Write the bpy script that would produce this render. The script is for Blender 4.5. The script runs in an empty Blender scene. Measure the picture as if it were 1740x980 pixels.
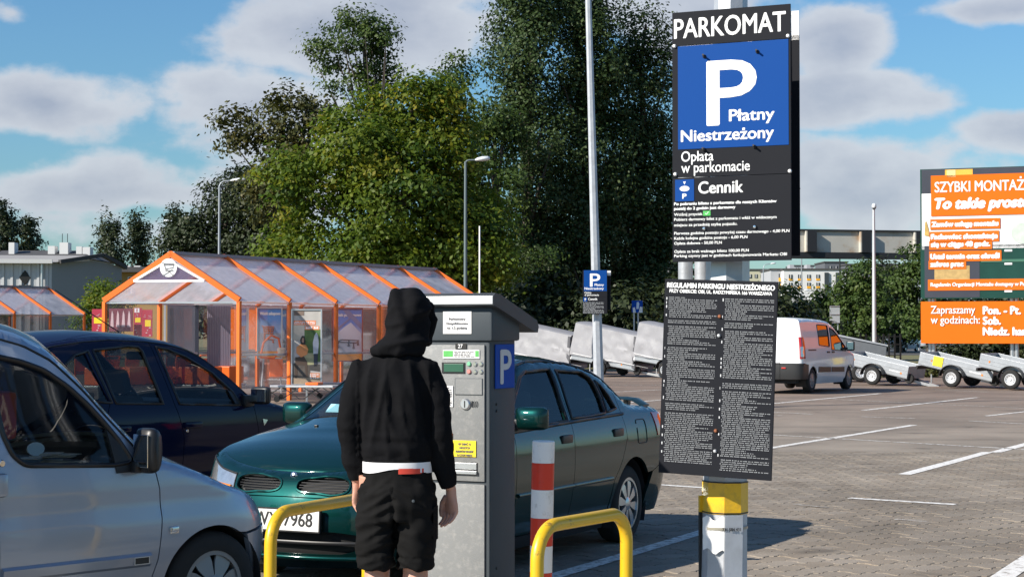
import bpy, bmesh, math, random
import numpy as np
from mathutils import Vector, Matrix, noise
from mathutils.geometry import delaunay_2d_cdt
random.seed(7); RNG = np.random.default_rng(11)
scene = bpy.context.scene
COL = scene.collection
PI = math.pi

# ------------------------------------------------------------ camera, sky, sun, exposure
CAM_H = 1.6; FPX = 3000.0; HORIZON = 564.0
PITCH = math.atan((HORIZON - 490) / FPX)
cam = bpy.data.cameras.new('camera')
cam.sensor_width = 36.0; cam.lens = 36.0 * FPX / 1740.0
cam.clip_start = 0.1; cam.clip_end = 6000
camo = bpy.data.objects.new('camera', cam); COL.objects.link(camo)
camo.location = (0, 0, CAM_H); camo.rotation_euler = (PI / 2 + PITCH, 0, 0)
scene.camera = camo

SUN_EL = math.radians(32)
SUN_DIR = np.array([-0.87, -0.49]) / math.hypot(0.87, 0.49)     # horizontal, towards the sun
sun_vec = Vector((SUN_DIR[0] * math.cos(SUN_EL), SUN_DIR[1] * math.cos(SUN_EL), math.sin(SUN_EL)))
sl = bpy.data.lights.new('sun', 'SUN'); sl.energy = 5.0; sl.angle = math.radians(0.53); sl.color = (1.0, 0.93, 0.83)
so = bpy.data.objects.new('sun', sl); COL.objects.link(so); so.location = (-40, -20, 60)
so.rotation_euler = sun_vec.to_track_quat('Z', 'Y').to_euler()

world = bpy.data.worlds.new('World'); scene.world = world; world.use_nodes = True
def build_world():
    nt = world.node_tree; N = nt.nodes; L = nt.links; N.clear()
    out = N.new('ShaderNodeOutputWorld'); bg = N.new('ShaderNodeBackground'); bg.inputs[1].default_value = 0.075
    L.new(bg.outputs[0], out.inputs[0])
    sky = N.new('ShaderNodeTexSky'); sky.sky_type = 'NISHITA'; sky.sun_disc = False
    sky.sun_elevation = SUN_EL
    sky.sun_rotation = math.atan2(SUN_DIR[0], SUN_DIR[1])
    sky.air_density = 1.25; sky.dust_density = 0.35; sky.ozone_density = 2.2
    tc = N.new('ShaderNodeTexCoord')
    def math_(op, a, b=None, c=None, clamp=False):
        m = N.new('ShaderNodeMath'); m.operation = op; m.use_clamp = clamp
        for i, v in enumerate((a, b, c)):
            if v is None: continue
            if isinstance(v, (int, float)): m.inputs[i].default_value = v
            else: L.new(v, m.inputs[i])
        return m.outputs[0]
    sep = N.new('ShaderNodeSeparateXYZ'); L.new(tc.outputs['Generated'], sep.inputs[0])
    X, Y, Z = sep.outputs
    az = math_('ARCTAN2', X, Y)                      # compass direction, 0 straight ahead
    hyp = math_('SQRT', math_('ADD', math_('MULTIPLY', X, X), math_('MULTIPLY', Y, Y)))
    el = math_('ARCTAN2', Z, hyp)
    # fractal noise in (az, el) stretched sideways: cumulus seen low over the land
    def nz(scale, detail, sx, sy, off, rough=0.55):
        c = N.new('ShaderNodeCombineXYZ'); L.new(math_('MULTIPLY', az, sx), c.inputs[0]); L.new(math_('MULTIPLY', el, sy), c.inputs[1]); c.inputs[2].default_value = off
        t = N.new('ShaderNodeTexNoise'); t.inputs['Scale'].default_value = scale; t.inputs['Detail'].default_value = detail; t.inputs['Roughness'].default_value = rough
        L.new(c.outputs[0], t.inputs['Vector']); return t.outputs['Fac']
    big = nz(5.0, 3, 1.0, 2.6, 3.1); fine = nz(15.0, 9, 1.0, 1.5, 8.2, 0.58)
    mid = nz(8.5, 4, 1.0, 1.9, 5.7, 0.5)
    shape = math_('ADD', math_('ADD', math_('MULTIPLY', math_('SUBTRACT', big, 0.5), 1.2), math_('MULTIPLY', math_('SUBTRACT', mid, 0.5), 2.0)), math_('MULTIPLY', math_('SUBTRACT', fine, 0.5), 1.6))
    # the clouds of that day: centre (az, el), half sizes, weight
    def dirn(px, py): return math.atan2(px - 870, FPX), math.atan2(HORIZON - py, math.hypot(FPX, px - 870))
    dens = shape
    total = None
    for px, py, rx, ry, w in CLOUDS:
        a0, e0 = dirn(px, py)
        dx = math_('DIVIDE', math_('SUBTRACT', az, a0), rx / FPX)
        dy = math_('DIVIDE', math_('SUBTRACT', el, e0), ry / FPX)
        r = math_('SQRT', math_('ADD', math_('MULTIPLY', dx, dx), math_('MULTIPLY', dy, dy)))
        b = math_('MULTIPLY', math_('SUBTRACT', 1.0, r), w * 0.85)
        b = math_('MAXIMUM', b, -1.0)
        total = b if total is None else math_('MAXIMUM', total, b)
    dens = math_('ADD', math_('SUBTRACT', dens, 0.14), total)
    far = math_('MULTIPLY', math_('MAXIMUM', math_('SUBTRACT', math_('ABSOLUTE', az), 0.34), 0.0), 2.0, clamp=True)
    dens = math_('ADD', dens, math_('MULTIPLY', far, 0.55))
    hi = math_('MULTIPLY', math_('MAXIMUM', math_('SUBTRACT', el, 0.25), 0.0), 3.0, clamp=True)
    dens = math_('ADD', dens, math_('MULTIPLY', hi, 0.40))
    mr = N.new('ShaderNodeMapRange'); mr.interpolation_type = 'SMOOTHSTEP'
    mr.inputs[1].default_value = -0.10; mr.inputs[2].default_value = 0.30; L.new(dens, mr.inputs[0])
    fac = math_('MULTIPLY', mr.outputs[0], 0.88)
    # cloud body: sunlit rims, greyer thick middles
    shade = nz(12.0, 7, 1.0, 2.0, 14.0, 0.55)
    thick = N.new('ShaderNodeMapRange'); thick.inputs[1].default_value = 0.15; thick.inputs[2].default_value = 1.05
    L.new(math_('ADD', dens, math_('MULTIPLY', math_('SUBTRACT', shade, 0.5), 1.3)), thick.inputs[0])
    cr = N.new('ShaderNodeValToRGB'); L.new(thick.outputs[0], cr.inputs[0])
    e = cr.color_ramp.elements
    e[0].position = 0.0; e[0].color = (5.7, 5.95, 6.45, 1)
    e[1].position = 1.0; e[1].color = (3.5, 3.85, 4.75, 1)
    m = e.new(0.45); m.color = (4.75, 5.0, 5.65, 1)
    tint = N.new('ShaderNodeMix'); tint.data_type = 'RGBA'; tint.blend_type = 'MULTIPLY'; tint.inputs[0].default_value = 1.0
    L.new(sky.outputs[0], tint.inputs[6]); tint.inputs[7].default_value = SKY_TINT
    mix = N.new('ShaderNodeMix'); mix.data_type = 'RGBA'
    L.new(fac, mix.inputs[0]); L.new(tint.outputs[2], mix.inputs[6]); L.new(cr.outputs[0], mix.inputs[7])
    L.new(mix.outputs[2], bg.inputs[0])
SKY_TINT = (0.50, 0.80, 1.08, 1)
CLOUDS = [(80, 175, 175, 62, 1.15), (640, 45, 330, 90, 1.3), (420, 200, 160, 90, 0.9), (230, 330, 420, 60, 0.7), (300, 395, 420, 60, 0.9), (20, 20, 60, 30, 0.4),
          (1430, 70, 95, 60, 0.95), (1465, 165, 150, 48, 1.1), (1500, 330, 330, 85, 1.0), (1720, 15, 150, 30, 0.8), (1760, 225, 110, 45, 0.9),
          (1100, 30, 200, 120, 0.6), (1500, 420, 400, 50, 0.8), (870, 500, 1000, 62, 1.0)]
build_world()
vs = scene.view_settings
vs.view_transform = 'Standard'; vs.look = 'None'; vs.exposure = 0.62; vs.gamma = 1.0; vs.use_curve_mapping = False
scene.cycles.max_bounces = 8; scene.cycles.transparent_max_bounces = 24
scene.cycles.sample_clamp_indirect = 6.0

# ------------------------------------------------------------ placing helpers: a photo measure turned into a place
def ray(px, py):
    c, s = math.cos(PITCH), math.sin(PITCH); a = (px - 870) / FPX; b = (490 - py) / FPX
    return np.array([a, c - b * s, s + b * c])
def at(px, py, Y):
    d = ray(px, py); return np.array([0, 0, CAM_H]) + d * (Y / d[1])
def gnd(px, py, z=0.0):
    d = ray(px, py); return np.array([0, 0, CAM_H]) + d * ((z - CAM_H) / d[2])
def onplane(px, py, P, h):
    d = ray(px, py); n = np.array([h[1], -h[0]]); P = np.array(P[:2])
    q = d * ((n @ P) / (n @ d[:2])); return float((q[:2] - P) @ np.array(h)), float(q[2] + CAM_H)
def unit(v):
    v = np.array(v, float); return v / np.linalg.norm(v)

# ------------------------------------------------------------ mesh helpers
class MB:
    def __init__(s): s.v = []; s.f = []; s.m = []; s.mi = 0
    def add(s, verts, faces):
        o = len(s.v); s.v += [tuple(map(float, v)) for v in verts]; s.f += [tuple(i + o for i in f) for f in faces]; s.m += [s.mi] * len(faces); return s
    def box(s, c, d, rot=None, bev=0.0):
        bm = bmesh.new(); bmesh.ops.create_cube(bm, size=1.0); bmesh.ops.scale(bm, vec=d, verts=bm.verts)
        if bev > 0: bmesh.ops.bevel(bm, geom=bm.edges[:], offset=bev, segments=2, affect='EDGES', profile=0.6)
        if rot is not None: bmesh.ops.rotate(bm, matrix=rot, verts=bm.verts)
        bmesh.ops.translate(bm, vec=c, verts=bm.verts)
        bm.verts.index_update(); s.add([v.co for v in bm.verts], [[v.index for v in f.verts] for f in bm.faces]); bm.free(); return s
    def beam(s, a, b, w, h, up=(0, 0, 1)):
        a = Vector(a); b = Vector(b); d = (b - a).normalized(); u = Vector(up); r = d.cross(u)
        if r.length < 1e-4: r = d.cross(Vector((1, 0, 0)))
        r.normalize(); u = r.cross(d)
        vs_ = [p + r * (sx * w / 2) + u * (sz * h / 2) for p in (a, b) for sx, sz in ((-1, -1), (1, -1), (1, 1), (-1, 1))]
        return s.add(vs_, [(0, 1, 2, 3), (7, 6, 5, 4), (0, 4, 5, 1), (1, 5, 6, 2), (2, 6, 7, 3), (3, 7, 4, 0)])
    def tube(s, path, r, seg=10, cap=True):
        path = [Vector(p) for p in path]; n = len(path); rs = r if hasattr(r, '__len__') else [r] * n
        rings = []; prev = None
        for i, p in enumerate(path):
            t = (path[min(i + 1, n - 1)] - path[max(i - 1, 0)]).normalized()
            if prev is None:
                a = Vector((0, 0, 1)) if abs(t.z) < 0.9 else Vector((1, 0, 0))
                x = t.cross(a).normalized()
            else:
                x = (prev - t * prev.dot(t))
                x = x.normalized() if x.length > 1e-6 else t.orthogonal().normalized()
            prev = x; y = t.cross(x)
            rings.append([p + (x * math.cos(2 * PI * k / seg) + y * math.sin(2 * PI * k / seg)) * rs[i] for k in range(seg)])
        return s.loft(rings, cap)
    def loft(s, rings, cap=True):
        k = len(rings[0]); vs_ = [v for r in rings for v in r]; fs = []
        for i in range(len(rings) - 1):
            for j in range(k):
                a, b = i * k + j, i * k + (j + 1) % k; fs.append((a, b, b + k, a + k))
        if cap: fs += [tuple(range(k))[::-1], tuple((len(rings) - 1) * k + j for j in range(k))]
        return s.add(vs_, fs)
    def lathe(s, prof, c=(0, 0, 0), axis='z', seg=24):
        rings = []
        for r, h in prof:
            ring = []
            for k in range(seg):
                a = 2 * PI * k / seg; x, y = r * math.cos(a), r * math.sin(a)
                ring.append((c[0] + x, c[1] + y, c[2] + h) if axis == 'z' else ((c[0] + x, c[1] + h, c[2] + y) if axis == 'y' else (c[0] + h, c[1] + x, c[2] + y)))
            rings.append(ring)
        return s.loft(rings, True)
    def quad(s, a, b, c, d): return s.add([a, b, c, d], [(0, 1, 2, 3)])
    def prism(s, pts, y0, y1):      # outline in (x, z), swept in y
        n = len(pts); vs_ = [(p[0], y0, p[1]) for p in pts] + [(p[0], y1, p[1]) for p in pts]
        return s.add(vs_, [tuple(range(n)), tuple(range(n, 2 * n))[::-1]] + [(i, i + n, (i + 1) % n + n, (i + 1) % n) for i in range(n)])
    def build(s, name, mat, parent=None, smooth=None, loc=None, fix=True):
        me = bpy.data.meshes.new(name); me.from_pydata(s.v, [], s.f)
        for mm in (mat if isinstance(mat, (list, tuple)) else [mat]): me.materials.append(mm)
        if max(s.m, default=0) > 0: me.polygons.foreach_set('material_index', s.m)
        if fix:
            bm = bmesh.new(); bm.from_mesh(me); bmesh.ops.recalc_face_normals(bm, faces=bm.faces); bm.to_mesh(me); bm.free()
        me.update(); shade(me, smooth)
        return link(name, me, parent, loc)
def shade(me, smooth):
    if smooth is not None:
        me.shade_smooth(); me.set_sharp_from_angle(angle=math.radians(smooth))
def link(name, me, parent=None, loc=None):
    o = bpy.data.objects.new(name, me); COL.objects.link(o)
    if parent is not None: o.parent = parent
    if loc is not None: o.location = loc
    return o
def thing(name, label, cat, loc=(0, 0, 0), rz=0.0, group=None, kind=None, rot=None):
    o = bpy.data.objects.new(name, None); COL.objects.link(o); o.empty_display_size = 0.2
    o.location = loc; o.rotation_euler = rot if rot is not None else (0, 0, rz); tag(o, label, cat, group, kind); return o
def tag(o, label=None, cat=None, group=None, kind=None):
    if label: o['label'] = label
    if cat: o['category'] = cat
    if group: o['group'] = group
    if kind: o['kind'] = kind
    return o
def children_of(o): return [c for c in bpy.data.objects if c.parent == o]
KIDS = None
def copy_tree(o, parent=None):
    c = o.copy(); COL.objects.link(c)
    if parent is not None: c.parent = parent
    for ch in [k for k in o.children]: copy_tree(ch, c)
    return c
def fast_mesh(name, verts, faces4, mat, attr=None, parent=None, normals=False):
    me = bpy.data.meshes.new(name); nv, nf, k = len(verts), len(faces4), faces4.shape[1]
    me.vertices.add(nv); me.vertices.foreach_set('co', np.ascontiguousarray(verts, dtype=np.float32).ravel())
    me.loops.add(nf * k); me.loops.foreach_set('vertex_index', np.ascontiguousarray(faces4, dtype=np.int32).ravel())
    me.polygons.add(nf); me.polygons.foreach_set('loop_start', np.arange(0, nf * k, k, dtype=np.int32))
    if attr is not None:
        a = me.attributes.new('rnd', 'FLOAT', 'FACE'); a.data.foreach_set('value', attr.astype(np.float32))
    me.materials.append(mat); me.update(calc_edges=True)
    return link(name, me, parent)

# ------------------------------------------------------------ materials
MATS = {}
def mat(name, col, rough=0.6, metal=0.0, spec=0.5, coat=0.0, var=0.0, vscale=8.0, bump=0.0, bscale=60.0, sheen=0.0, dirt=None, dirt_amt=0.0, dscale=3.0, emit=None, coords='Object', dlo=0.5, dhi=0.72):
    m = bpy.data.materials.new(name); m.use_nodes = True; nt = m.node_tree; N = nt.nodes; L = nt.links
    p = N['Principled BSDF']; p.inputs['Base Color'].default_value = (*col, 1); p.inputs['Roughness'].default_value = rough
    p.inputs['Metallic'].default_value = metal; p.inputs['Specular IOR Level'].default_value = spec
    p.inputs['Coat Weight'].default_value = coat; p.inputs['Coat Roughness'].default_value = 0.04
    p.inputs['Sheen Weight'].default_value = sheen
    tc = N.new('ShaderNodeTexCoord')
    col_out = None
    if var > 0:
        t = N.new('ShaderNodeTexNoise'); t.inputs['Scale'].default_value = vscale; t.inputs['Detail'].default_value = 6
        L.new(tc.outputs[coords], t.inputs['Vector'])
        mx = N.new('ShaderNodeMix'); mx.data_type = 'RGBA'; L.new(t.outputs['Fac'], mx.inputs[0])
        mx.inputs[6].default_value = (*[c * (1 - var) for c in col], 1); mx.inputs[7].default_value = (*[min(1, c * (1 + var)) for c in col], 1)
        col_out = mx.outputs[2]
    if dirt is not None:
        t = N.new('ShaderNodeTexNoise'); t.inputs['Scale'].default_value = dscale; t.inputs['Detail'].default_value = 9; t.inputs['Roughness'].default_value = 0.65
        L.new(tc.outputs[coords], t.inputs['Vector'])
        r = N.new('ShaderNodeMapRange'); r.inputs[1].default_value = dlo; r.inputs[2].default_value = dhi; r.inputs[4].default_value = dirt_amt
        L.new(t.outputs['Fac'], r.inputs[0])
        mx = N.new('ShaderNodeMix'); mx.data_type = 'RGBA'; L.new(r.outputs[0], mx.inputs[0])
        if col_out is not None: L.new(col_out, mx.inputs[6])
        else: mx.inputs[6].default_value = (*col, 1)
        mx.inputs[7].default_value = (*dirt, 1); col_out = mx.outputs[2]
    if col_out is not None: L.new(col_out, p.inputs['Base Color'])
    if bump > 0:
        t = N.new('ShaderNodeTexNoise'); t.inputs['Scale'].default_value = bscale; t.inputs['Detail'].default_value = 4
        L.new(tc.outputs[coords], t.inputs['Vector'])
        b = N.new('ShaderNodeBump'); b.inputs['Strength'].default_value = bump; b.inputs['Distance'].default_value = 0.01
        L.new(t.outputs['Fac'], b.inputs['Height']); L.new(b.outputs[0], p.inputs['Normal'])
    if emit: p.inputs['Emission Color'].default_value = (*emit[0], 1); p.inputs['Emission Strength'].default_value = emit[1]
    MATS[name] = m; return m
def glass(name, tint, refl=0.5, rough=0.02, haze=0.0, hazecol=(0.8, 0.8, 0.85)):
    m = bpy.data.materials.new(name); m.use_nodes = True; nt = m.node_tree; N = nt.nodes; L = nt.links; N.clear()
    out = N.new('ShaderNodeOutputMaterial'); tr = N.new('ShaderNodeBsdfTransparent'); tr.inputs[0].default_value = (*tint, 1)
    gl = N.new('ShaderNodeBsdfGlossy'); gl.inputs['Roughness'].default_value = rough
    fr = N.new('ShaderNodeFresnel'); fr.inputs[0].default_value = 1.5
    ml = N.new('ShaderNodeMath'); ml.operation = 'MULTIPLY'; ml.use_clamp = True; L.new(fr.outputs[0], ml.inputs[0]); ml.inputs[1].default_value = refl * 2
    base = tr.outputs[0]
    if haze > 0:
        d = N.new('ShaderNodeBsdfDiffuse'); d.inputs[0].default_value = (*hazecol, 1)
        tl = N.new('ShaderNodeBsdfTranslucent'); tl.inputs[0].default_value = (*hazecol, 1)
        dm = N.new('ShaderNodeMixShader'); dm.inputs[0].default_value = 0.5; L.new(d.outputs[0], dm.inputs[1]); L.new(tl.outputs[0], dm.inputs[2])
        tc = N.new('ShaderNodeTexCoord'); t = N.new('ShaderNodeTexNoise'); t.inputs['Scale'].default_value = 2.2; t.inputs['Detail'].default_value = 8; t.inputs['Roughness'].default_value = 0.6
        L.new(tc.outputs['Object'], t.inputs['Vector'])
        r = N.new('ShaderNodeMapRange'); r.inputs[1].default_value = 0.3; r.inputs[2].default_value = 0.75; r.inputs[3].default_value = haze * 0.65; r.inputs[4].default_value = min(1, haze * 1.4)
        L.new(t.outputs['Fac'], r.inputs[0])
        hm = N.new('ShaderNodeMixShader'); L.new(r.outputs[0], hm.inputs[0]); L.new(tr.outputs[0], hm.inputs[1]); L.new(dm.outputs[0], hm.inputs[2]); base = hm.outputs[0]
    mx = N.new('ShaderNodeMixShader'); L.new(ml.outputs[0], mx.inputs[0]); L.new(base, mx.inputs[1]); L.new(gl.outputs[0], mx.inputs[2])
    L.new(mx.outputs[0], out.inputs[0]); MATS[name] = m; return m

black = mat('black_plastic', (0.012, 0.012, 0.013), 0.42, var=0.2)
rubber = mat('rubber', (0.014, 0.014, 0.014), 0.85, var=0.3, vscale=30)
dark_in = mat('dark_interior', (0.02, 0.021, 0.023), 0.8, var=0.2)
seat_m = mat('seat_fabric', (0.035, 0.037, 0.043), 0.9, var=0.2, bump=0.2, bscale=200)
white_p = mat('white_print', (0.8, 0.8, 0.79), 0.5)
steel = mat('galvanised_steel', (0.48, 0.49, 0.5), 0.45, metal=0.55, var=0.22, vscale=14, bump=0.1, bscale=40)
alu = mat('bare_aluminium', (0.62, 0.63, 0.64), 0.32, metal=0.85, var=0.1)
chrome = mat('bright_chrome', (0.75, 0.76, 0.78), 0.12, metal=1.0)
# ------------------------------------------------------------ vehicles: panels cut out of one smooth body surface
def curve(tab):
    xs = np.array([t[0] for t in tab], float); ys = np.array([t[1] for t in tab], float)
    m = np.gradient(ys, xs) if len(xs) > 2 else np.full(len(xs), (ys[-1] - ys[0]) / (xs[-1] - xs[0]))
    def f(x):
        x = np.clip(np.asarray(x, float), xs[0], xs[-1]); i = np.clip(np.searchsorted(xs, x) - 1, 0, len(xs) - 2)
        h = xs[i + 1] - xs[i]; t = (x - xs[i]) / h
        return (2*t**3 - 3*t**2 + 1)*ys[i] + (t**3 - 2*t**2 + t)*h*m[i] + (-2*t**3 + 3*t**2)*ys[i+1] + (t**3 - t**2)*h*m[i+1]
    return f
def in_poly(px, pz, poly):
    poly = np.asarray(poly); inside = np.zeros(len(px), bool); j = len(poly) - 1
    for i in range(len(poly)):
        xi, zi = poly[i]; xj, zj = poly[j]
        c = ((zi > pz) != (zj > pz)) & (px < (xj - xi) * (pz - zi) / ((zj - zi) if zj != zi else 1e-12) + xi)
        inside ^= c; j = i
    return inside
def edge_dist(px, pz, poly):
    poly = np.asarray(poly, float); d = np.full(len(px), 1e9)
    for i in range(len(poly)):
        a = poly[i]; b = poly[(i + 1) % len(poly)]; ab = b - a; l2 = max(ab @ ab, 1e-12)
        t = np.clip(((px - a[0]) * ab[0] + (pz - a[1]) * ab[1]) / l2, 0, 1)
        d = np.minimum(d, np.hypot(px - a[0] - t * ab[0], pz - a[1] - t * ab[1]))
    return d
def dens(poly, step):
    out = []
    for i in range(len(poly)):
        a = np.array(poly[i], float); b = np.array(poly[(i + 1) % len(poly)], float); n = max(1, int(math.ceil(np.linalg.norm(b - a) / step)))
        out += [tuple(a + (b - a) * k / n) for k in range(n)]
    return out
def shrink(poly, g):
    p = np.array(poly, float); n = len(p); A = 0.5 * np.sum(p[:, 0] * np.roll(p[:, 1], -1) - np.roll(p[:, 0], -1) * p[:, 1]); sg = 1 if A > 0 else -1
    out = []
    for i in range(n):
        e1 = unit(p[i] - p[i - 1] + 1e-12); e2 = unit(p[(i + 1) % n] - p[i] + 1e-12)
        n1 = np.array([-e1[1], e1[0]]) * sg; n2 = np.array([-e2[1], e2[0]]) * sg; b = n1 + n2; l = np.linalg.norm(b)
        b = b / l if l > 1e-6 else n1; out.append(tuple(p[i] + b * g / max(0.4, b @ n1)))
    return out
def rounded(poly, r, n=4):
    out = []; m = len(poly)
    for i in range(m):
        p = np.array(poly[i], float); a = np.array(poly[i - 1], float) - p; b = np.array(poly[(i + 1) % m], float) - p
        la, lb = np.linalg.norm(a), np.linalg.norm(b); k = min(r, la * 0.45, lb * 0.45); s = p + a / la * k; e = p + b / lb * k
        for t in range(n + 1):
            u = t / n; out.append(tuple((1-u)**2 * s + 2*u*(1-u) * p + u*u * e))
    return out
def arc(cx, cz, r, a0, a1, n=18):
    return [(cx + r * math.cos(math.radians(a0 + (a1 - a0) * k / n)), cz + r * math.sin(math.radians(a0 + (a1 - a0) * k / n))) for k in range(n + 1)]

class Car:
    def __init__(s, root, O, h, W, xf0, Lf, nf, xr0, Lr, nr, zt, r=0.05, crown=((-9, 0.04), (9, 0.04)), bow=((-9, 0.0), (9, 0.0)), z0=0.0):
        s.root = root; s.O = np.array(O[:2], float); s.h = unit(h); s.left = np.array([-s.h[1], s.h[0]]); s.z0 = z0
        root.location = (s.O[0], s.O[1], z0); root.rotation_euler = (0, 0, math.atan2(s.h[1], s.h[0]))
        s.W = curve(W); s.Lf = curve(Lf); s.Lr = curve(Lr); s.xf0 = xf0; s.xr0 = xr0; s.r = r
        s.tabs = []
        for n, L in ((nf, float(s.Lf(0.5))), (nr, float(s.Lr(0.5)))):
            th = np.linspace(0, PI / 2, 200); rr = (np.cos(th)**n + np.sin(th)**n)**(-1.0 / n)
            sx, cy = rr * np.sin(th), rr * np.cos(th); w = float(s.W(0.55))
            l = np.concatenate([[0], np.cumsum(np.hypot(np.diff(sx * L), np.diff(cy * w)))]); s.tabs.append((l, sx, cy))
        s.Af = s.tabs[0][0][-1]; s.Ar = s.tabs[1][0][-1]; s.Cf = xf0 + s.Af; s.Cr = xr0 - s.Ar
        zt = [(s.Cf + X if f == 'f' else (s.Cr + X if f == 'r' else X), z) for f, X, z in zt]
        s.ztX = np.array([p[0] for p in zt]); s.ztZ = np.array([p[1] for p in zt])
        s.crown = crown; s.bow = bow
    def zt(s, X): return np.interp(X, s.ztX, s.ztZ)
    def fy(s, y):      # unrolled station of a point y left of the front centre line
        l, sx, cy = s.tabs[0]; w = float(s.W(0.55)); v = s.xf0 + np.interp(abs(y) / w, cy[::-1], l[::-1]); return float(v if y >= 0 else 2 * s.Cf - v)
    def ry(s, y):
        l, sx, cy = s.tabs[1]; w = float(s.W(0.55)); v = s.xr0 - np.interp(abs(y) / w, cy[::-1], l[::-1]); return float(v if y >= 0 else 2 * s.Cr - v)
    def P(s, X, z, side=1, ins=0.0):
        X = np.atleast_1d(np.asarray(X, float)).copy(); z = np.atleast_1d(np.asarray(z, float)); X, z = np.broadcast_arrays(X, z); X = X.copy()
        sg = np.ones(len(X)); m = X > s.Cf; X[m] = 2 * s.Cf - X[m]; sg[m] = -1; m = X < s.Cr; X[m] = 2 * s.Cr - X[m]; sg[m] = -1
        d = np.clip(s.zt(X) - z, 0, None); t = np.clip(1 - d / s.r, 0, 1); inset = s.r * (1 - np.sqrt(np.clip(1 - t * t, 0, 1))) + ins
        w = s.W(z) - inset; x = X.copy(); y = w.copy()
        f = X > s.xf0; l, sx, cy = s.tabs[0]; a = X[f] - s.xf0
        x[f] = s.xf0 + (s.Lf(z[f]) - inset[f]) * np.interp(a, l, sx); y[f] = w[f] * np.interp(a, l, cy)
        f = X < s.xr0; l, sx, cy = s.tabs[1]; a = s.xr0 - X[f]
        x[f] = s.xr0 - (s.Lr(z[f]) - inset[f]) * np.interp(a, l, sx); y[f] = w[f] * np.interp(a, l, cy)
        return np.stack([x, side * sg * y, z], 1)
    def trace(s, px, py, side):
        z = 0.8
        for _ in range(6):
            P0 = s.O + s.left * side * float(s.W(z)); x, zz = onplane(px, py, P0, s.h); z = zz - s.z0
        return (x, z)
    def tr(s, pts, side): return [s.trace(px, py, side) for px, py in pts]
    def panel(s, name, outer, m, side=1, holes=(), parent=None, ins=0.0, flange=0.025, step=0.055, gap=0.003, smooth=35):
        outer = dens(shrink(outer, gap) if gap else outer, step * 0.8); hs = [dens(h, step * 0.8) for h in holes]
        loops = [outer] + hs; allp = [p for l in loops for p in l]; A = np.array(allp); edges = []; o = 0
        for l in loops:
            edges += [(o + i, o + (i + 1) % len(l)) for i in range(len(l))]; o += len(l)
        (x0, z0), (x1, z1) = A.min(0), A.max(0); gx = np.arange(x0, x1 + step, step); gz = np.arange(z0, z1 + step, step)
        G = np.stack(np.meshgrid(gx, gz), -1).reshape(-1, 2)
        rows = [np.stack([gx, s.zt(np.where(gx > s.Cf, 2 * s.Cf - gx, gx)) - s.r * k], 1) for k in (0.04, 0.16, 0.36, 0.66, 1.0)]
        G = np.concatenate([G] + rows)
        ok = in_poly(G[:, 0], G[:, 1], outer)
        for l in hs: ok &= ~in_poly(G[:, 0], G[:, 1], l)
        G = G[ok]; dmin = np.full(len(G), 1e9)
        for l in loops: dmin = np.minimum(dmin, edge_dist(G[:, 0], G[:, 1], l))
        G = G[dmin > step * 0.14]
        pts = [Vector(p) for p in allp] + [Vector(p) for p in G]
        v, e, f, _, _, _ = delaunay_2d_cdt(pts, edges, [], 0, 1e-5)
        V = np.array([tuple(p) for p in v]); T = np.array([t for t in f if len(t) == 3]); c = V[T].mean(1)
        ok = in_poly(c[:, 0], c[:, 1], outer)
        for l in hs: ok &= ~in_poly(c[:, 0], c[:, 1], l)
        T = T[ok]; a = V[T]
        cw = ((a[:, 1, 0] - a[:, 0, 0]) * (a[:, 2, 1] - a[:, 0, 1]) - (a[:, 1, 1] - a[:, 0, 1]) * (a[:, 2, 0] - a[:, 0, 0])) > 0
        flip = cw if side == 1 else ~cw
        T[flip] = T[flip][:, ::-1]
        Q = s.P(V[:, 0], V[:, 1], side, ins); faces = [tuple(t) for t in T]; verts = [tuple(q) for q in Q]
        if flange:
            Qi = s.P(V[:, 0], V[:, 1], side, ins + flange); cnt = {}
            for t in T:
                for i in range(3): cnt[(t[i], t[(i + 1) % 3])] = 1
            idx = {}
            def inner(i):
                if i not in idx: idx[i] = len(verts); verts.append(tuple(Qi[i]))
                return idx[i]
            for (i, j) in list(cnt):
                if (j, i) not in cnt: faces.append((j, i, inner(i), inner(j)))
        mb = MB(); mb.add(verts, faces); return mb.build(name, m, parent or s.root, smooth=smooth, fix=False)
    def edge(s, X): return s.P(X, s.zt(np.minimum(X, 2 * s.Cf - X)) - 1e-4, 1)
    def top_pt(s, X, t, drop=0.0):
        E = s.P([X], [float(s.zt(X)) - 1e-4], 1)[0]; cz = float(np.interp(X, *zip(*s.crown))); bw = float(np.interp(X, *zip(*s.bow)))
        k = 1 - abs(t)**2.4; return (E[0] + bw * (1 - t * t), E[1] * t, E[2] + cz * k - drop)
    def top(s, name, X0, X1, m, t0=-1.0, t1=1.0, parent=None, drop=0.0, flange=0.02, nx=14, nt=18, gap=0.003, smooth=35):
        Xs = np.linspace(X0 + gap, X1 - gap, nx); ts = np.linspace(t0, t1, nt)
        V = [s.top_pt(X, t, drop) for X in Xs for t in ts]; F = []
        for i in range(nx - 1):
            for j in range(nt - 1):
                a = i * nt + j; F.append((a, a + nt, a + nt + 1, a + 1))
        if flange:
            per = [(0, j) for j in range(nt)] + [(i, nt - 1) for i in range(1, nx)] + [(nx - 1, j) for j in range(nt - 2, -1, -1)] + [(i, 0) for i in range(nx - 2, 0, -1)]
            o = len(V); V += [(V[i * nt + j][0], V[i * nt + j][1] * 0.985, V[i * nt + j][2] - flange) for i, j in per]
            n = len(per)
            for k in range(n):
                a = per[k][0] * nt + per[k][1]; k2 = (k + 1) % n; b = per[k2][0] * nt + per[k2][1]; F.append((a, b, o + k2, o + k))
        return MB().add(V, F).build(name, m, parent or s.root, smooth=smooth)
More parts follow.
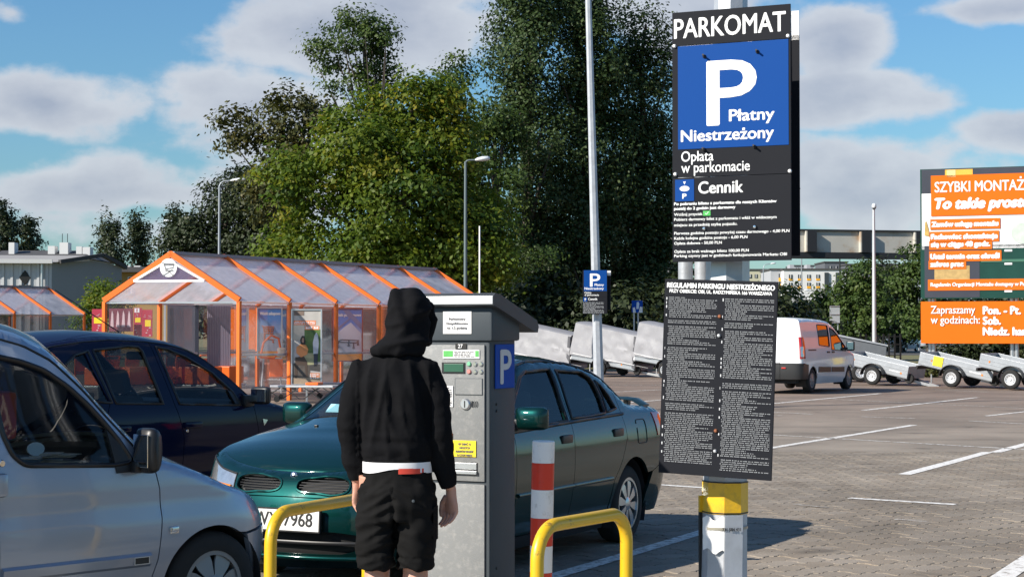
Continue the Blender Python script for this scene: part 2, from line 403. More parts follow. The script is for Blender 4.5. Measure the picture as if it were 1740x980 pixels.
    def seal(s, name, pts, m, side, r=0.011, parent=None, closed=True, ins=0.0):
        p = dens(pts, 0.05) if closed else pts; p = list(p) + ([p[0], p[1]] if closed else [])
        Q = s.P([q[0] for q in p], [q[1] for q in p], side, ins); return MB().tube(Q, r, 6).build(name, m, parent or s.root, smooth=60)
    def curveline(s, name, Xs, m, parent=None, r=0.008, side=1, off=0.004):
        Q = [tuple(np.array(s.edge(np.array([X]))[0]) * np.array([1, side, 1]) + np.array([0, 0, off])) for X in Xs]
        return MB().tube(Q, r, 6).build(name, m, parent or s.root, smooth=60)
    def place(s, x, y, z): return s.O[0] + s.h[0]*x + s.left[0]*y, s.O[1] + s.h[1]*x + s.left[1]*y, z + s.z0

def wheel(parent, pos, R, w, rr, style, side, rim_m, dark=None, steer=0.0):
    wo = thing('wheel', None, None, pos); wo.parent = parent; wo.rotation_euler = (0, 0, steer); sd = side
    prof = [(rr, -w/2), (rr + 0.02, -w/2 - 0.004), (R - 0.03, -w/2 + 0.002), (R - 0.008, -w/2 + 0.02), (R, -w/2 + 0.045), (R, w/2 - 0.045), (R - 0.008, w/2 - 0.02), (R - 0.03, w/2 - 0.002), (rr + 0.02, w/2 + 0.004), (rr, w/2), (rr - 0.004, 0), (rr, -w/2)]
    mb = MB(); seg = 40
    rings = [[(r * math.cos(2*PI*k/seg), h, r * math.sin(2*PI*k/seg)) for k in range(seg)] for r, h in prof]
    mb.loft(rings, False); mb.build('tyre', rubber, wo, smooth=40)
    y = sd * (w / 2 - 0.012); rb = MB()
    def ring(r0, r1, y0, y1):
        rb.loft([[(r * math.cos(2*PI*k/seg), h, r * math.sin(2*PI*k/seg)) for k in range(seg)] for r, h in ((r0, y0), (r1, y1 if False else y0), (r1, y1), (r0, y1), (r0, y0))], False)
    ring(rr - 0.022, rr + 0.003, y + sd * 0.008, y - sd * 0.10)
    MB().lathe([(0.001, y - sd*0.075), (rr - 0.004, y - sd*0.07), (rr - 0.004, y - sd*0.12), (0.001, y - sd * 0.12)], axis='y', seg=24).build('brake_disc', dark or dark_in, wo, smooth=40)
    def spokes(n, a_in, a_out, r0, r1, y_in, y_out, th):
        for k in range(n):
            a = 2 * PI * k / n + 0.2; pts = []
            for yy in (0, -sd * th):
                for r, aw, yo in ((r0, a_in, y_in), (r1 * 0.75, (a_in*0.6 + a_out*0.4), (y_in + y_out) / 2 + sd*0.004), (r1, a_out, y_out)):
                    for q in (-1, 1): pts.append((r * math.cos(a + q * aw), y + yo * sd + yy, r * math.sin(a + q * aw)))
            f = [(0, 1, 3, 2), (2, 3, 5, 4), (6, 8, 9, 7), (8, 10, 11, 9), (0, 2, 8, 6), (2, 4, 10, 8), (1, 7, 9, 3), (3, 9, 11, 5), (4, 5, 11, 10), (0, 6, 7, 1)]
            rb.add(pts, f)
    if style == 'alloy':
        spokes(8, 0.30, 0.15, 0.045, rr - 0.012, 0.004, -0.004, 0.03)
        rb.lathe([(0.001, y + sd*0.012), (0.03, y + sd*0.012), (0.05, y + sd*0.004), (0.055, y - sd*0.03), (0.001, y - sd*0.03)], axis='y', seg=20)
    elif style == 'cap':
        spokes(7, 0.42, 0.30, 0.05, rr - 0.012, 0.018, -0.002, 0.012)
        rb.lathe([(0.001, y + sd*0.024), (0.04, y + sd*0.024), (0.062, y + sd*0.016), (0.07, y - sd*0.01), (0.001, y - sd*0.01)], axis='y', seg=24)
    else:
        rb.lathe([(0.001, y + sd*0.012), (0.035, y + sd*0.012), (0.042, y - sd*0.012), (0.085, y - sd*0.016), (rr*0.72, y - sd*0.002), (rr*0.86, y - sd*0.022), (rr - 0.01, y - sd*0.03), (rr-0.01, y - sd*0.045), (0.001, y - sd*0.045)], axis='y', seg=32)
    rb.build('rim', rim_m, wo, smooth=35)
    if style == 'steel':
        hb = MB()
        for k in range(10):
            a = 2*PI*k/10; r = rr * 0.62; hb.lathe([(0.001, y + sd*0.001), (0.011, y + sd*0.001), (0.011, y - sd*0.02), (0.001, y - sd*0.02)], c=(r*math.cos(a), 0, r*math.sin(a)), axis='y', seg=8)
        hb.build('vent_holes', black, wo)
    return wo
def seat(parent, x, y, z=0.35, m=None, hr=True):
    s = thing('seat', None, None, (x, y, z)); s.parent = parent; m = m or seat_m
    MB().box((0.0, 0, 0.05), (0.5, 0.48, 0.16), bev=0.05).build('cushion', m, s, smooth=50)
    R = Matrix.Rotation(-0.32, 3, 'Y')
    MB().box((-0.30, 0, 0.36), (0.14, 0.46, 0.62), R, 0.055).build('backrest', m, s, smooth=50)
    if hr: MB().box((-0.43, 0, 0.78), (0.10, 0.27, 0.20), R, 0.045).build('headrest', m, s, smooth=50)
    return s
def steering(parent, x, y, z, r=0.19):
    a = []; n = 28
    for k in range(n + 1):
        t = 2*PI*k/n; p = Vector((0, r*math.cos(t), r*math.sin(t))); p.rotate(Matrix.Rotation(-0.45, 3, 'Y')); a.append(p + Vector((x, y, z)))
    mb = MB().tube(a, 0.015, 8, False)
    for t in (0.2, PI - 0.2, -PI/2):
        p = Vector((0, r*math.cos(t), r*math.sin(t))); p.rotate(Matrix.Rotation(-0.45, 3, 'Y')); mb.beam(Vector((x+0.03, y, z - 0.02)), p + Vector((x, y, z)), 0.03, 0.02)
    return mb.build('steering_wheel', black, parent, smooth=60)
def well(car, name, cx, r, yo, parent=None):
    n = 20; seg = [(cx + r*math.cos(PI*k/n), r*math.sin(PI*k/n)) for k in range(-3, n + 4)]
    for sd in (1, -1):
        mb = MB()
        V = [(x, sd*yo, z + car.hubz) for x, z in seg] + [(x, sd*(yo - 0.30), z + car.hubz) for x, z in seg]; k = len(seg)
        mb.add(V, [(i, i+1, i+1+k, i+k) for i in range(k-1)]); mb.add([(x, sd*(yo - 0.30), z + car.hubz) for x, z in seg], [tuple(range(k))]); mb.build(name, dark_in, parent or car.root, smooth=50)

def mirror_housing(parent, pos, size, m, side, name='wing_mirror', glass_m=None):
    sx, sy, sz = size; rings = []
    for t in np.linspace(0, 1, 9):
        k = (1 - (2*t - 1)**4) ** 0.5 if 0 < t < 1 else 0.25; k = max(k, 0.3)
        ring = []
        for a in np.linspace(0, 2*PI, 20, endpoint=False):
            c, s_ = math.cos(a), math.sin(a); q = (abs(c)**3 + abs(s_)**3)**(-1/3)
            xx = q*c*sx/2*k; ring.append((xx * (1.0 if xx > 0 else 0.55), (t - 0.5)*sy, q*s_*sz/2*(0.72 + 0.28*k)))
        rings.append(ring)
    o = MB().loft(rings).build(name, m, parent, smooth=60, loc=pos)
    MB().box((-sx*0.27, 0, 0), (0.006, sy*0.8, sz*0.72), bev=0.002).build('mirror_glass', glass_m or chrome, o)
    return o

# ------------------------------------------------------------ text: letters cut as flat print, laid on the front of a panel
TXT = {}
def glyphs(body, spacing, slant):
    c = bpy.data.curves.new('letters', 'FONT'); c.body = body; c.size = 1.0; c.space_character = spacing; c.shear = slant; c.resolution_u = 4
    o = bpy.data.objects.new('letters', c); COL.objects.link(o); bpy.context.view_layer.update()
    me = bpy.data.meshes.new_from_object(o.evaluated_get(bpy.context.evaluated_depsgraph_get()))
    bpy.data.objects.remove(o); bpy.data.curves.remove(c)
    n = len(me.vertices); V = np.zeros(n * 3, np.float32); me.vertices.foreach_get('co', V); V = V.reshape(-1, 3)[:, :2]
    F = [tuple(p.vertices) for p in me.polygons]; bpy.data.meshes.remove(me); return V, F
def text(parent, body, x, z, cap, m, width=None, bold=0.0, y=-0.003, align='L', slant=0.0, name='lettering', spacing=1.0, rz=0.0):
    plain = body.translate(str.maketrans('żęŻ', 'zeZ')); V, F = glyphs(plain, spacing, slant); F = list(F); V = list(map(tuple, V))
    for i, ch in enumerate(body):       # the dot of z and the tail of e, which the font does not carry
        if ch in 'żęŻ':
            a = glyphs(plain[:i+1], spacing, 0)[0][:, 0].max(); g = glyphs(plain[i], 1.0, 0)[0]; w = g[:, 0].max() - g[:, 0].min(); cx = a - w/2; o = len(V); tp = g[:, 1].max()
            if ch == 'ę': P = [(cx + .05, 0.0), (cx + .0, -.10), (cx + .03, -.17), (cx + .13, -.18), (cx + .13, -.145), (cx + .07, -.135), (cx + .055, -.09), (cx + .11, 0.0)]
            else: P = [(cx - .055, tp + .10), (cx + .055, tp + .10), (cx + .055, tp + .21), (cx - .055, tp + .21)]
            V += [(p[0] + slant*p[1], p[1]) for p in P]; F.append(tuple(range(o, o + len(P))))
    V = np.array(V); n = len(V)
    s = cap / 0.70; lo, hi = V[:, 0].min(), V[:, 0].max(); sx = s if width is None else width / (hi - lo)
    X = (V[:, 0] - lo) * sx; Z = V[:, 1] * s
    if align == 'C': X = X - (hi - lo) * sx / 2
    if align == 'R': X = X - (hi - lo) * sx
    mb = MB(); offs = [(0, 0)] if bold <= 0 else [(-bold, 0), (bold, 0), (0, bold*0.7), (0, -bold*0.7), (bold*0.6, bold*0.5), (-bold*0.6, -bold*0.5)]
    for k, (dx, dz) in enumerate(offs):
        mb.add(np.stack([X + dx, np.full(n, -0.00025 * k), Z + dz], 1), F)
    ob = mb.build(name, m, parent, fix=False); ob.location = (x, y, z); ob.rotation_euler = (0, rz, 0); return ob
def rect(mb, x0, z0, x1, z1, y): return mb.quad((x0, y, z0), (x1, y, z0), (x1, y, z1), (x0, y, z1))
def sheet(parent, name, x0, z0, x1, z1, m, y=0.0, t=0.003):
    return MB().box(((x0+x1)/2, y + t/2, (z0+z1)/2), (abs(x1-x0), t, abs(z1-z0))).build(name, m, parent)
# ------------------------------------------------------------ ground: pavers, painted bays, kerb island, verge and road
def paver_material():
    m = bpy.data.materials.new('concrete_paver'); m.use_nodes = True; nt = m.node_tree; N = nt.nodes; L = nt.links; p = N['Principled BSDF']
    p.inputs['Roughness'].default_value = 0.88; p.inputs['Specular IOR Level'].default_value = 0.3
    tc = N.new('ShaderNodeTexCoord'); geo = N.new('ShaderNodeNewGeometry')
    at_ = N.new('ShaderNodeAttribute'); at_.attribute_name = 'rnd'; oi = N.new('ShaderNodeObjectInfo')
    ad = N.new('ShaderNodeMath'); ad.operation = 'ADD'; L.new(at_.outputs['Fac'], ad.inputs[0]); L.new(oi.outputs['Random'], ad.inputs[1])
    fr = N.new('ShaderNodeMath'); fr.operation = 'FRACT'; L.new(ad.outputs[0], fr.inputs[0])
    cr = N.new('ShaderNodeValToRGB'); L.new(fr.outputs[0], cr.inputs[0]); e = cr.color_ramp.elements
    e[0].color = (0.238, 0.197, 0.152, 1); e[1].color = (0.282, 0.241, 0.194, 1); k = e.new(0.5); k.color = (0.260, 0.219, 0.172, 1)
    # stains and tyre grime run across the blocks, so they follow the place and not the block
    t = N.new('ShaderNodeTexNoise'); t.inputs['Scale'].default_value = 0.45; t.inputs['Detail'].default_value = 9; t.inputs['Roughness'].default_value = 0.6; L.new(geo.outputs['Position'], t.inputs['Vector'])
    r = N.new('ShaderNodeMapRange'); r.inputs[1].default_value = 0.3; r.inputs[2].default_value = 0.7; r.inputs[3].default_value = 0.66; r.inputs[4].default_value = 1.16; L.new(t.outputs['Fac'], r.inputs[0])
    t2 = N.new('ShaderNodeTexNoise'); t2.inputs['Scale'].default_value = 70; t2.inputs['Detail'].default_value = 5; L.new(geo.outputs['Position'], t2.inputs['Vector'])
    r2 = N.new('ShaderNodeMapRange'); r2.inputs[1].default_value = 0.3; r2.inputs[2].default_value = 0.7; r2.inputs[3].default_value = 0.82; r2.inputs[4].default_value = 1.15; L.new(t2.outputs['Fac'], r2.inputs[0])
    ml = N.new('ShaderNodeMath'); ml.operation = 'MULTIPLY'; L.new(r.outputs[0], ml.inputs[0]); L.new(r2.outputs[0], ml.inputs[1])
    mp = N.new('ShaderNodeMapping'); mp.inputs['Rotation'].default_value = (0, 0, 0.15); mp.inputs['Scale'].default_value = (0.12, 1.6, 1)
    L.new(geo.outputs['Position'], mp.inputs['Vector']); t3 = N.new('ShaderNodeTexNoise'); t3.inputs['Scale'].default_value = 1.0; t3.inputs['Detail'].default_value = 6; L.new(mp.outputs[0], t3.inputs['Vector'])
    r3 = N.new('ShaderNodeMapRange'); r3.inputs[1].default_value = 0.52; r3.inputs[2].default_value = 0.72; r3.inputs[3].default_value = 1.0; r3.inputs[4].default_value = 0.72; L.new(t3.outputs['Fac'], r3.inputs[0])
    ml2 = N.new('ShaderNodeMath'); ml2.operation = 'MULTIPLY'; L.new(ml.outputs[0], ml2.inputs[0]); L.new(r3.outputs[0], ml2.inputs[1])
    t4 = N.new('ShaderNodeTexNoise'); t4.inputs['Scale'].default_value = 1.1; t4.inputs['Detail'].default_value = 4; t4.inputs['Distortion'].default_value = 0.6; L.new(geo.outputs['Position'], t4.inputs['Vector'])
    r4 = N.new('ShaderNodeMapRange'); r4.interpolation_type = 'SMOOTHSTEP'; r4.inputs[1].default_value = 0.60; r4.inputs[2].default_value = 0.72; r4.inputs[3].default_value = 1.0; r4.inputs[4].default_value = 0.62; L.new(t4.outputs['Fac'], r4.inputs[0])
    ml3 = N.new('ShaderNodeMath'); ml3.operation = 'MULTIPLY'; L.new(ml2.outputs[0], ml3.inputs[0]); L.new(r4.outputs[0], ml3.inputs[1]); ml2 = ml3
    # far bays are laid in redder blocks
    sp = N.new('ShaderNodeSeparateXYZ'); L.new(geo.outputs['Position'], sp.inputs[0])
    rr = N.new('ShaderNodeMapRange'); rr.inputs[1].default_value = 24; rr.inputs[2].default_value = 48; rr.inputs[4].default_value = 0.8; L.new(sp.outputs[1], rr.inputs[0])
    mxr = N.new('ShaderNodeMix'); mxr.data_type = 'RGBA'; L.new(rr.outputs[0], mxr.inputs[0]); L.new(cr.outputs[0], mxr.inputs[6]); mxr.inputs[7].default_value = (0.205, 0.148, 0.118, 1)
    mx = N.new('ShaderNodeMix'); mx.data_type = 'RGBA'; mx.blend_type = 'MULTIPLY'; mx.inputs[0].default_value = 1; L.new(mxr.outputs[2], mx.inputs[6]); L.new(ml2.outputs[0], mx.inputs[7])
    L.new(mx.outputs[2], p.inputs['Base Color'])
    b = N.new('ShaderNodeBump'); b.inputs['Strength'].default_value = 0.35; b.inputs['Distance'].default_value = 0.004; L.new(t2.outputs['Fac'], b.inputs['Height']); L.new(b.outputs[0], p.inputs['Normal'])
    return m
paver_m = paver_material()
joint_m = mat('joint_sand', (0.045, 0.038, 0.032), 0.95, var=0.3, vscale=40)
grass_m = mat('dry_grass', (0.13, 0.125, 0.05), 0.95, var=0.45, vscale=0.6, dirt=(0.24, 0.19, 0.1), dirt_amt=0.8, dscale=0.25, bump=0.6, bscale=12)
asph_m = mat('asphalt', (0.07, 0.07, 0.072), 0.9, var=0.2, vscale=4)
kerb_m = mat('kerb_concrete', (0.33, 0.32, 0.3), 0.85, var=0.15, vscale=12, bump=0.3)
def worn_white():
    m = bpy.data.materials.new('worn_line_paint'); m.use_nodes = True; nt = m.node_tree; N = nt.nodes; L = nt.links; p = N['Principled BSDF']; p.inputs['Roughness'].default_value = 0.8
    geo = N.new('ShaderNodeNewGeometry'); t = N.new('ShaderNodeTexNoise'); t.inputs['Scale'].default_value = 16; t.inputs['Detail'].default_value = 10; t.inputs['Roughness'].default_value = 0.7; L.new(geo.outputs['Position'], t.inputs['Vector'])
    oi = N.new('ShaderNodeObjectInfo')     # each line has its own age in its object colour
    ma = N.new('ShaderNodeMath'); ma.operation = 'ADD'; L.new(t.outputs['Fac'], ma.inputs[0]); L.new(oi.outputs['Alpha'], ma.inputs[1])
    r = N.new('ShaderNodeMapRange'); r.inputs[1].default_value = 1.42; r.inputs[2].default_value = 1.56; L.new(ma.outputs[0], r.inputs[0])
    mx = N.new('ShaderNodeMix'); mx.data_type = 'RGBA'; L.new(r.outputs[0], mx.inputs[0]); mx.inputs[6].default_value = (0.26, 0.225, 0.185, 1); mx.inputs[7].default_value = (0.72, 0.7, 0.66, 1)
    L.new(mx.outputs[2], p.inputs['Base Color']); return m
line_m = worn_white()

# base sheets, each a few mm above the one below
tag(MB().quad((-900, -60, -0.06), (900, -60, -0.06), (900, 1800, -0.06), (-900, 1800, -0.06)).build('grass_ground', grass_m), kind='structure')
pv = MB().quad((-90, -30, -0.03), (80, -30, -0.03), (80, 62, -0.03), (-90, 92, -0.03)).build('parking_lot_pavement', paver_m); tag(pv, kind='structure')
rd = MB().quad((6, 128, -0.05), (200, 118, -0.05), (260, 172, -0.05), (6, 182, -0.05)).build('road', asph_m); tag(rd, kind='structure')

# interlocking zig-zag blocks, laid in rows along the bays
def lay_pavers():
    Lb, Bb, am = 0.30, 0.198, 0.026
    def e(u): return np.interp((u / Lb * 2) % 1.0, [0, 0.18, 0.34, 0.66, 0.82, 1.0], [0, 0, am, am, 0, 0])
    us = [Lb * q for q in (0.0, 0.09, 0.17, 0.33, 0.41, 0.5, 0.59, 0.67, 0.83, 0.91)]
    vs2 = [(0.0, 0), (0.065, 0), (0.09, 0.02), (0.14, 0.02), (0.165, 0)]
    bot = [(u, float(e(u))) for u in us]; rgt = [(Lb + g, v) for v, g in vs2]; top_ = [(Lb - u, Bb + float(e(Lb - u))) for u in us]; lft = [(g, v) for v, g in [(Bb, 0)] + vs2[:0:-1]]
    out = []
    for p in bot + rgt + top_ + lft:
        if not out or math.hypot(p[0] - out[-1][0], p[1] - out[-1][1]) > 1e-4: out.append(p)
    o1 = np.array(shrink(out, 0.0032)); o2 = np.array(shrink(out, 0.0062)); n = len(o1)
    V0 = np.concatenate([np.c_[o2, np.zeros(n)], np.c_[o1, np.full(n, -0.0045)], np.c_[o1, np.full(n, -0.02)]])
    F0 = [tuple(range(n))] + [(i + n, (i + 1) % n + n, (i + 1) % n, i) for i in range(n)] + [(i + 2*n, (i + 1) % n + 2*n, (i + 1) % n + n, i + n) for i in range(n)]
    ca, sa = math.cos(math.radians(40)), math.sin(math.radians(40)); R = np.array([[ca, -sa], [sa, ca]])
    spots = []
    for j in range(-20, 190):
        for i in range(0, 150):
            u = i * Lb + (Lb / 2 if j % 2 else 0); v = j * Bb - 2.0
            x, y = R @ np.array([u, v])
            if not (9.6 < y < 23.5 and -3.0 < x < 0.30 * y + 1.0): continue
            spots.append((x, y))
    spots = np.array(spots); px = 870 + FPX * spots[:, 0] / spots[:, 1]; py = HORIZON + FPX * CAM_H / spots[:, 1]
    show = (py < 1000) & (px > 945) & (px < 1760)
    order = np.argsort(np.where(show, spots[:, 1], 1e6)); near, rest = order[:300], order[300:]
    me = bpy.data.meshes.new('paver'); me.from_pydata(V0.tolist(), [], F0); me.materials.append(paver_m); me.update()
    for k in near:
        o = link('paver', me, pv); o.location = (spots[k, 0], spots[k, 1], RNG.normal(0, 0.0009)); o.rotation_euler = (RNG.normal(0, 0.006), RNG.normal(0, 0.006), math.radians(40))
    Vl, Fl, A = [], [], []; R3 = np.array([[ca, -sa, 0], [sa, ca, 0], [0, 0, 1]]); Vr = V0 @ R3.T
    Vs = Vr[:2*n]; Fs = F0[:1 + n]
    for q, k in enumerate(rest):
        Vl.append(Vs + [spots[k, 0], spots[k, 1], RNG.normal(0, 0.0009)]); o = q * 2 * n; Fl += [tuple(i + o for i in f) for f in Fs]; A += [RNG.random()] * len(Fs)
    me2 = bpy.data.meshes.new('further_pavers'); me2.from_pydata(np.concatenate(Vl).tolist(), [], Fl); a = me2.attributes.new('rnd', 'FLOAT', 'FACE'); a.data.foreach_set('value', np.array(A, np.float32)); me2.materials.append(paver_m); me2.update()
    tag(link('further_pavers', me2, pv), kind='stuff')
    js = MB().quad((-2.8, 9.75, -0.012), (3.4, 9.75, -0.012), (7.55, 23.4, -0.012), (-2.8, 23.4, -0.012)).build('joint_sand_bed', joint_m); tag(js, kind='structure')
lay_pavers()
def line(a, b, w=0.12, age=0.95):
    A, B = gnd(*a)[:2], gnd(*b)[:2]; d = unit(B - A); nn = np.array([-d[1], d[0]]) * w / 2; n = max(1, int(np.linalg.norm(B - A) / 0.5)); mb = MB(); z = 0.004 if True else 0.005
    P = [A + (B - A) * k / n for k in range(n + 1)]
    V = [(*(p + s_ * nn * (1 + 0.08 * math.sin(7 * k + s_))), z if p[1] < 23.85 else -0.026) for k, p in enumerate(P) for s_ in (-1, 1)]
    mb.add(V, [(2*k, 2*k+2, 2*k+3, 2*k+1) for k in range(n)])
    o = mb.build('painted_bay_line', line_m); tag(o, kind='structure'); o.color = (1, 1, 1, age); return o
for a, b, w, g in [((1537, 806), (1850, 722), 0.15, 1.08), ((1190, 776), (1553, 719), 0.14, 1.05), ((1467, 694.5), (1661, 673), 0.14, 1.02), ((1250, 689), (1496, 666.5), 0.14, 1.02), ((1676, 704), (1800, 690), 0.13, 1.0),
                   ((850, 1006), (1215, 897), 0.13, 1.03), ((1700, 984), (1790, 922), 0.15, 1.06), ((1200, 729), (1760, 761), 0.09, 1.0), ((1443, 846), (1624, 857), 0.11, 1.05), ((1521, 882), (1574, 886), 0.07, 0.93),
                   ((1463, 705), (1556, 708), 0.11, 0.97), ((1414, 676), (1760, 692), 0.11, 0.95), ((1112, 823), (1205, 829), 0.11, 1.04), ((1300, 697), (1381, 701), 0.10, 0.97), ((1645, 712), (1760, 718), 0.11, 0.98),
                   ((1350, 857), (1406, 862), 0.06, 0.9), ((1000, 666), (1125, 660), 0.13, 1.0), ((1040, 684), (1125, 677), 0.14, 1.0), ((1590, 660), (1680, 664), 0.1, 0.95), ((1040, 652), (1130, 653), 0.12, 0.95), ((1250, 705), (1330, 703), .1, .92)]:
    line(a, b, w, g)
# raised island the machine, barriers and signs stand on
ISL = 0.12
isl = MB()
op = [(-1.3, 5.0), (2.6, 5.0), (2.6, 8.9), (0.2, 9.0), (-1.3, 8.5)]
isl.add([(x, y, ISL) for x, y in op] + [(x, y, -0.06) for x, y in op], [tuple(range(5))] + [(i, (i+1) % 5, (i+1) % 5 + 5, i + 5) for i in range(5)])
tag(isl.build('kerb_island', kerb_m), kind='structure')

# ------------------------------------------------------------ trees: trunk, limbs and a crown of leaf clumps
def leaf_material(name, cols, trans=0.35):
    m = bpy.data.materials.new(name); m.use_nodes = True; nt = m.node_tree; N = nt.nodes; L = nt.links; N.clear()
    out = N.new('ShaderNodeOutputMaterial'); a = N.new('ShaderNodeAttribute'); a.attribute_name = 'rnd'
    cr = N.new('ShaderNodeValToRGB'); L.new(a.outputs['Fac'], cr.inputs[0]); e = cr.color_ramp.elements
    e[0].color = (*cols[0], 1); e[1].color = (*cols[-1], 1)
    for i, c in enumerate(cols[1:-1]): k = e.new((i + 1) / (len(cols) - 1)); k.color = (*c, 1)
    d = N.new('ShaderNodeBsdfPrincipled'); d.inputs['Roughness'].default_value = 0.55; d.inputs['Specular IOR Level'].default_value = 0.35; L.new(cr.outputs[0], d.inputs['Base Color'])
    t = N.new('ShaderNodeBsdfTranslucent'); L.new(cr.outputs[0], t.inputs[0])
    mx = N.new('ShaderNodeMixShader'); mx.inputs[0].default_value = trans; L.new(d.outputs[0], mx.inputs[1]); L.new(t.outputs[0], mx.inputs[2]); L.new(mx.outputs[0], out.inputs[0]); return m
bark_m = mat('bark', (0.075, 0.062, 0.05), 0.95, var=0.35, vscale=5, bump=0.8, bscale=10)
LEAF = {
 'yellow': leaf_material('lime_green_leaves', [(0.042, 0.092, 0.011), (0.086, 0.142, 0.013), (0.128, 0.184, 0.015), (0.19, 0.208, 0.017), (0.29, 0.25, 0.02)], 0.52),
 'green': leaf_material('mid_green_leaves', [(0.03, 0.062, 0.014), (0.052, 0.09, 0.018), (0.07, 0.112, 0.022), (0.1, 0.13, 0.025)], 0.35),
 'poplar': leaf_material('poplar_leaves', [(0.026, 0.05, 0.015), (0.042, 0.074, 0.02), (0.06, 0.095, 0.027), (0.1, 0.13, 0.04)], 0.28),
 'olive': leaf_material('olive_maple_leaves', [(0.035, 0.045, 0.012), (0.055, 0.062, 0.014), (0.075, 0.075, 0.016), (0.11, 0.09, 0.018)], 0.3),
 'dark': leaf_material('dark_leaves', [(0.018, 0.030, 0.011), (0.028, 0.042, 0.013), (0.04, 0.052, 0.016)], 0.2)}
def leaf_cloud(blobs, leaf, cover, seed, clump=0.5, droop=0.0, holes=0.42, up=0.62):
    """boughs spread through and over the crown's lobes, each bough a flattened spray of leaves"""
    rng = np.random.default_rng(seed); B = np.array(blobs); area = PI * (B[:, 3] * B[:, 5]); rb0 = clump * 1.35
    M = max(10, int(cover * 1.75 * area.sum() / (PI * rb0 * rb0 * max(up, 0.6))))
    ch = rng.choice(len(B), M, p=area / area.sum()); d = rng.normal(size=(M, 3)); d[:, 2] += 0.12; d /= np.linalg.norm(d, axis=1)[:, None]
    rad = 1.02 - 0.62 * rng.random(M)**1.9
    ns = np.array([noise.noise(Vector((d[i, 0]*1.9 + ch[i]*3.1, d[i, 1]*1.9 + seed, d[i, 2]*1.9))) for i in range(M)]); rad = rad * (0.93 + 0.40 * ns)
    C = B[ch, :3] + d * B[ch, 3:6] * rad[:, None]
    n2 = np.array([noise.noise(Vector(C[i] * (0.42 / max(clump, 0.3)) + seed)) for i in range(M)]); keep = n2 > -holes; C, d, rad = C[keep], d[keep], rad[keep]; M = len(C)
    rb = rb0 * (0.45 + 0.85 * rng.random(M)); per = np.maximum(6, (8.5 * (rb / leaf)**2 * 0.5).astype(int)); per = np.minimum(per, 420); idx = np.repeat(np.arange(M), per); n = len(idx)
    u = rng.normal(size=(n, 3)); u /= np.linalg.norm(u, axis=1)[:, None]; u *= (rng.random(n)**0.42)[:, None]; u *= (1 + 0.25 * rng.normal(size=n))[:, None]
    off = u * rb[idx][:, None] * np.array([1, 1, up]); P = C[idx] + off + d[idx] * (rb[idx] * 0.25 * rng.random(n))[:, None]
    hr = np.hypot(off[:, 0], off[:, 1]); P[:, 2] -= droop * hr * hr / rb[idx] * 0.8
    nrm = u * 0.55 + d[idx] * 0.55 + rng.normal(size=(n, 3)) * 0.5 + np.array([0, 0, 0.45]); nrm /= np.linalg.norm(nrm, axis=1)[:, None]
    a = np.cross(nrm, rng.normal(size=(n, 3))); a /= np.linalg.norm(a, axis=1)[:, None]; b = np.cross(nrm, a)
    s = leaf * (0.6 + 0.7 * rng.random(n))[:, None]; a = a * s * 0.62; b = b * s * 0.42
    V = np.stack([P - a, P - b * 0.9 + a * 0.1 + nrm * s * 0.08, P + a, P + b * 0.9 + a * 0.1 + nrm * s * 0.08], 1).reshape(-1, 3)
    F = np.arange(n * 4).reshape(-1, 4); base = rng.normal(0.45, 0.17, M)[idx] + rng.normal(0, 0.13, n)
    return V, F, np.clip(base, 0, 1), C
def tree(name, label, base, blobs, leafm, leaf=0.2, cover=4.0, seed=1, group=None, trunk_r=0.25, clump=0.5, droop=0.0, holes=0.42, limbs=10):
    leaf *= 0.70; clump *= 1.3; trunk_r *= 1.6
    bx, by = base; root = thing(name, label, 'tree', (bx, by, -0.05), group=group)
    V, F, A, C = leaf_cloud(blobs, leaf, cover, seed, clump, droop, holes, 1.15 if 'poplar' in name else 0.6); V = V - np.array([bx, by, -0.05])
    fast_mesh('crown', V, F, LEAF[leafm], A, root)
    rng = np.random.default_rng(seed + 99); B = np.array(blobs); topz = (B[:, 2] + B[:, 5] * 0.3).max(); mid = B[:, :3].mean(0)
    tp = []; n = 9
    k = B[np.argmax(B[:, 2])]
    for i in range(n):
        t = i / (n - 1); x = (mid[0] - bx) * t * 0.7 + (k[0] - mid[0]) * max(0, t - 0.5); y = (mid[1] - by) * t; tp.append((x + rng.normal(0, 0.08), y + rng.normal(0, 0.08), topz * t))
    mb = MB().tube(tp, [trunk_r * (1.25 if i == 0 else 1) * (1 - 0.86 * i / (n - 1)) for i in range(n)], 9); mb.build('trunk', bark_m, root, smooth=60)
    for i in range(limbs):
        lb = MB()
        c = C[rng.integers(len(C))] - np.array([bx, by, -0.05]); t = np.clip((c[2] / topz) * 0.62, 0.15, 0.9); f = t * (n - 1); a = Vector(tp[int(f)]).lerp(Vector(tp[min(n - 1, int(f) + 1)]), f % 1); c = Vector(c)
        m1 = a.lerp(c, 0.45) + Vector((rng.normal(0, 0.2), rng.normal(0, 0.2), -0.2)); r0 = trunk_r * (1 - t) * 0.5 + 0.03
        lb.tube([a, m1, c], [r0, r0 * 0.55, 0.012], 6); lb.build('limb', bark_m, root, smooth=60)
    return root
def foot(px, Z): return tuple(at(px, 564, Z * 2)[:2])
def pb(list_, Z):      # crown lobes: photo outline -> lobes of real size round the tree's own depth
    out = []; Z = Z * 2
    for i, (cx, cy, rx, ry) in enumerate(list_):
        dz = math.sin(i * 2.4) * 0.45; p = at(cx, cy, Z); w = rx * Z / FPX; h = ry * Z / FPX; out.append((p[0], Z + dz * w, p[2], w, min(w, h) * 1.05 + 0.2, h))
    return out
GT = 'tall trees behind the trailers'
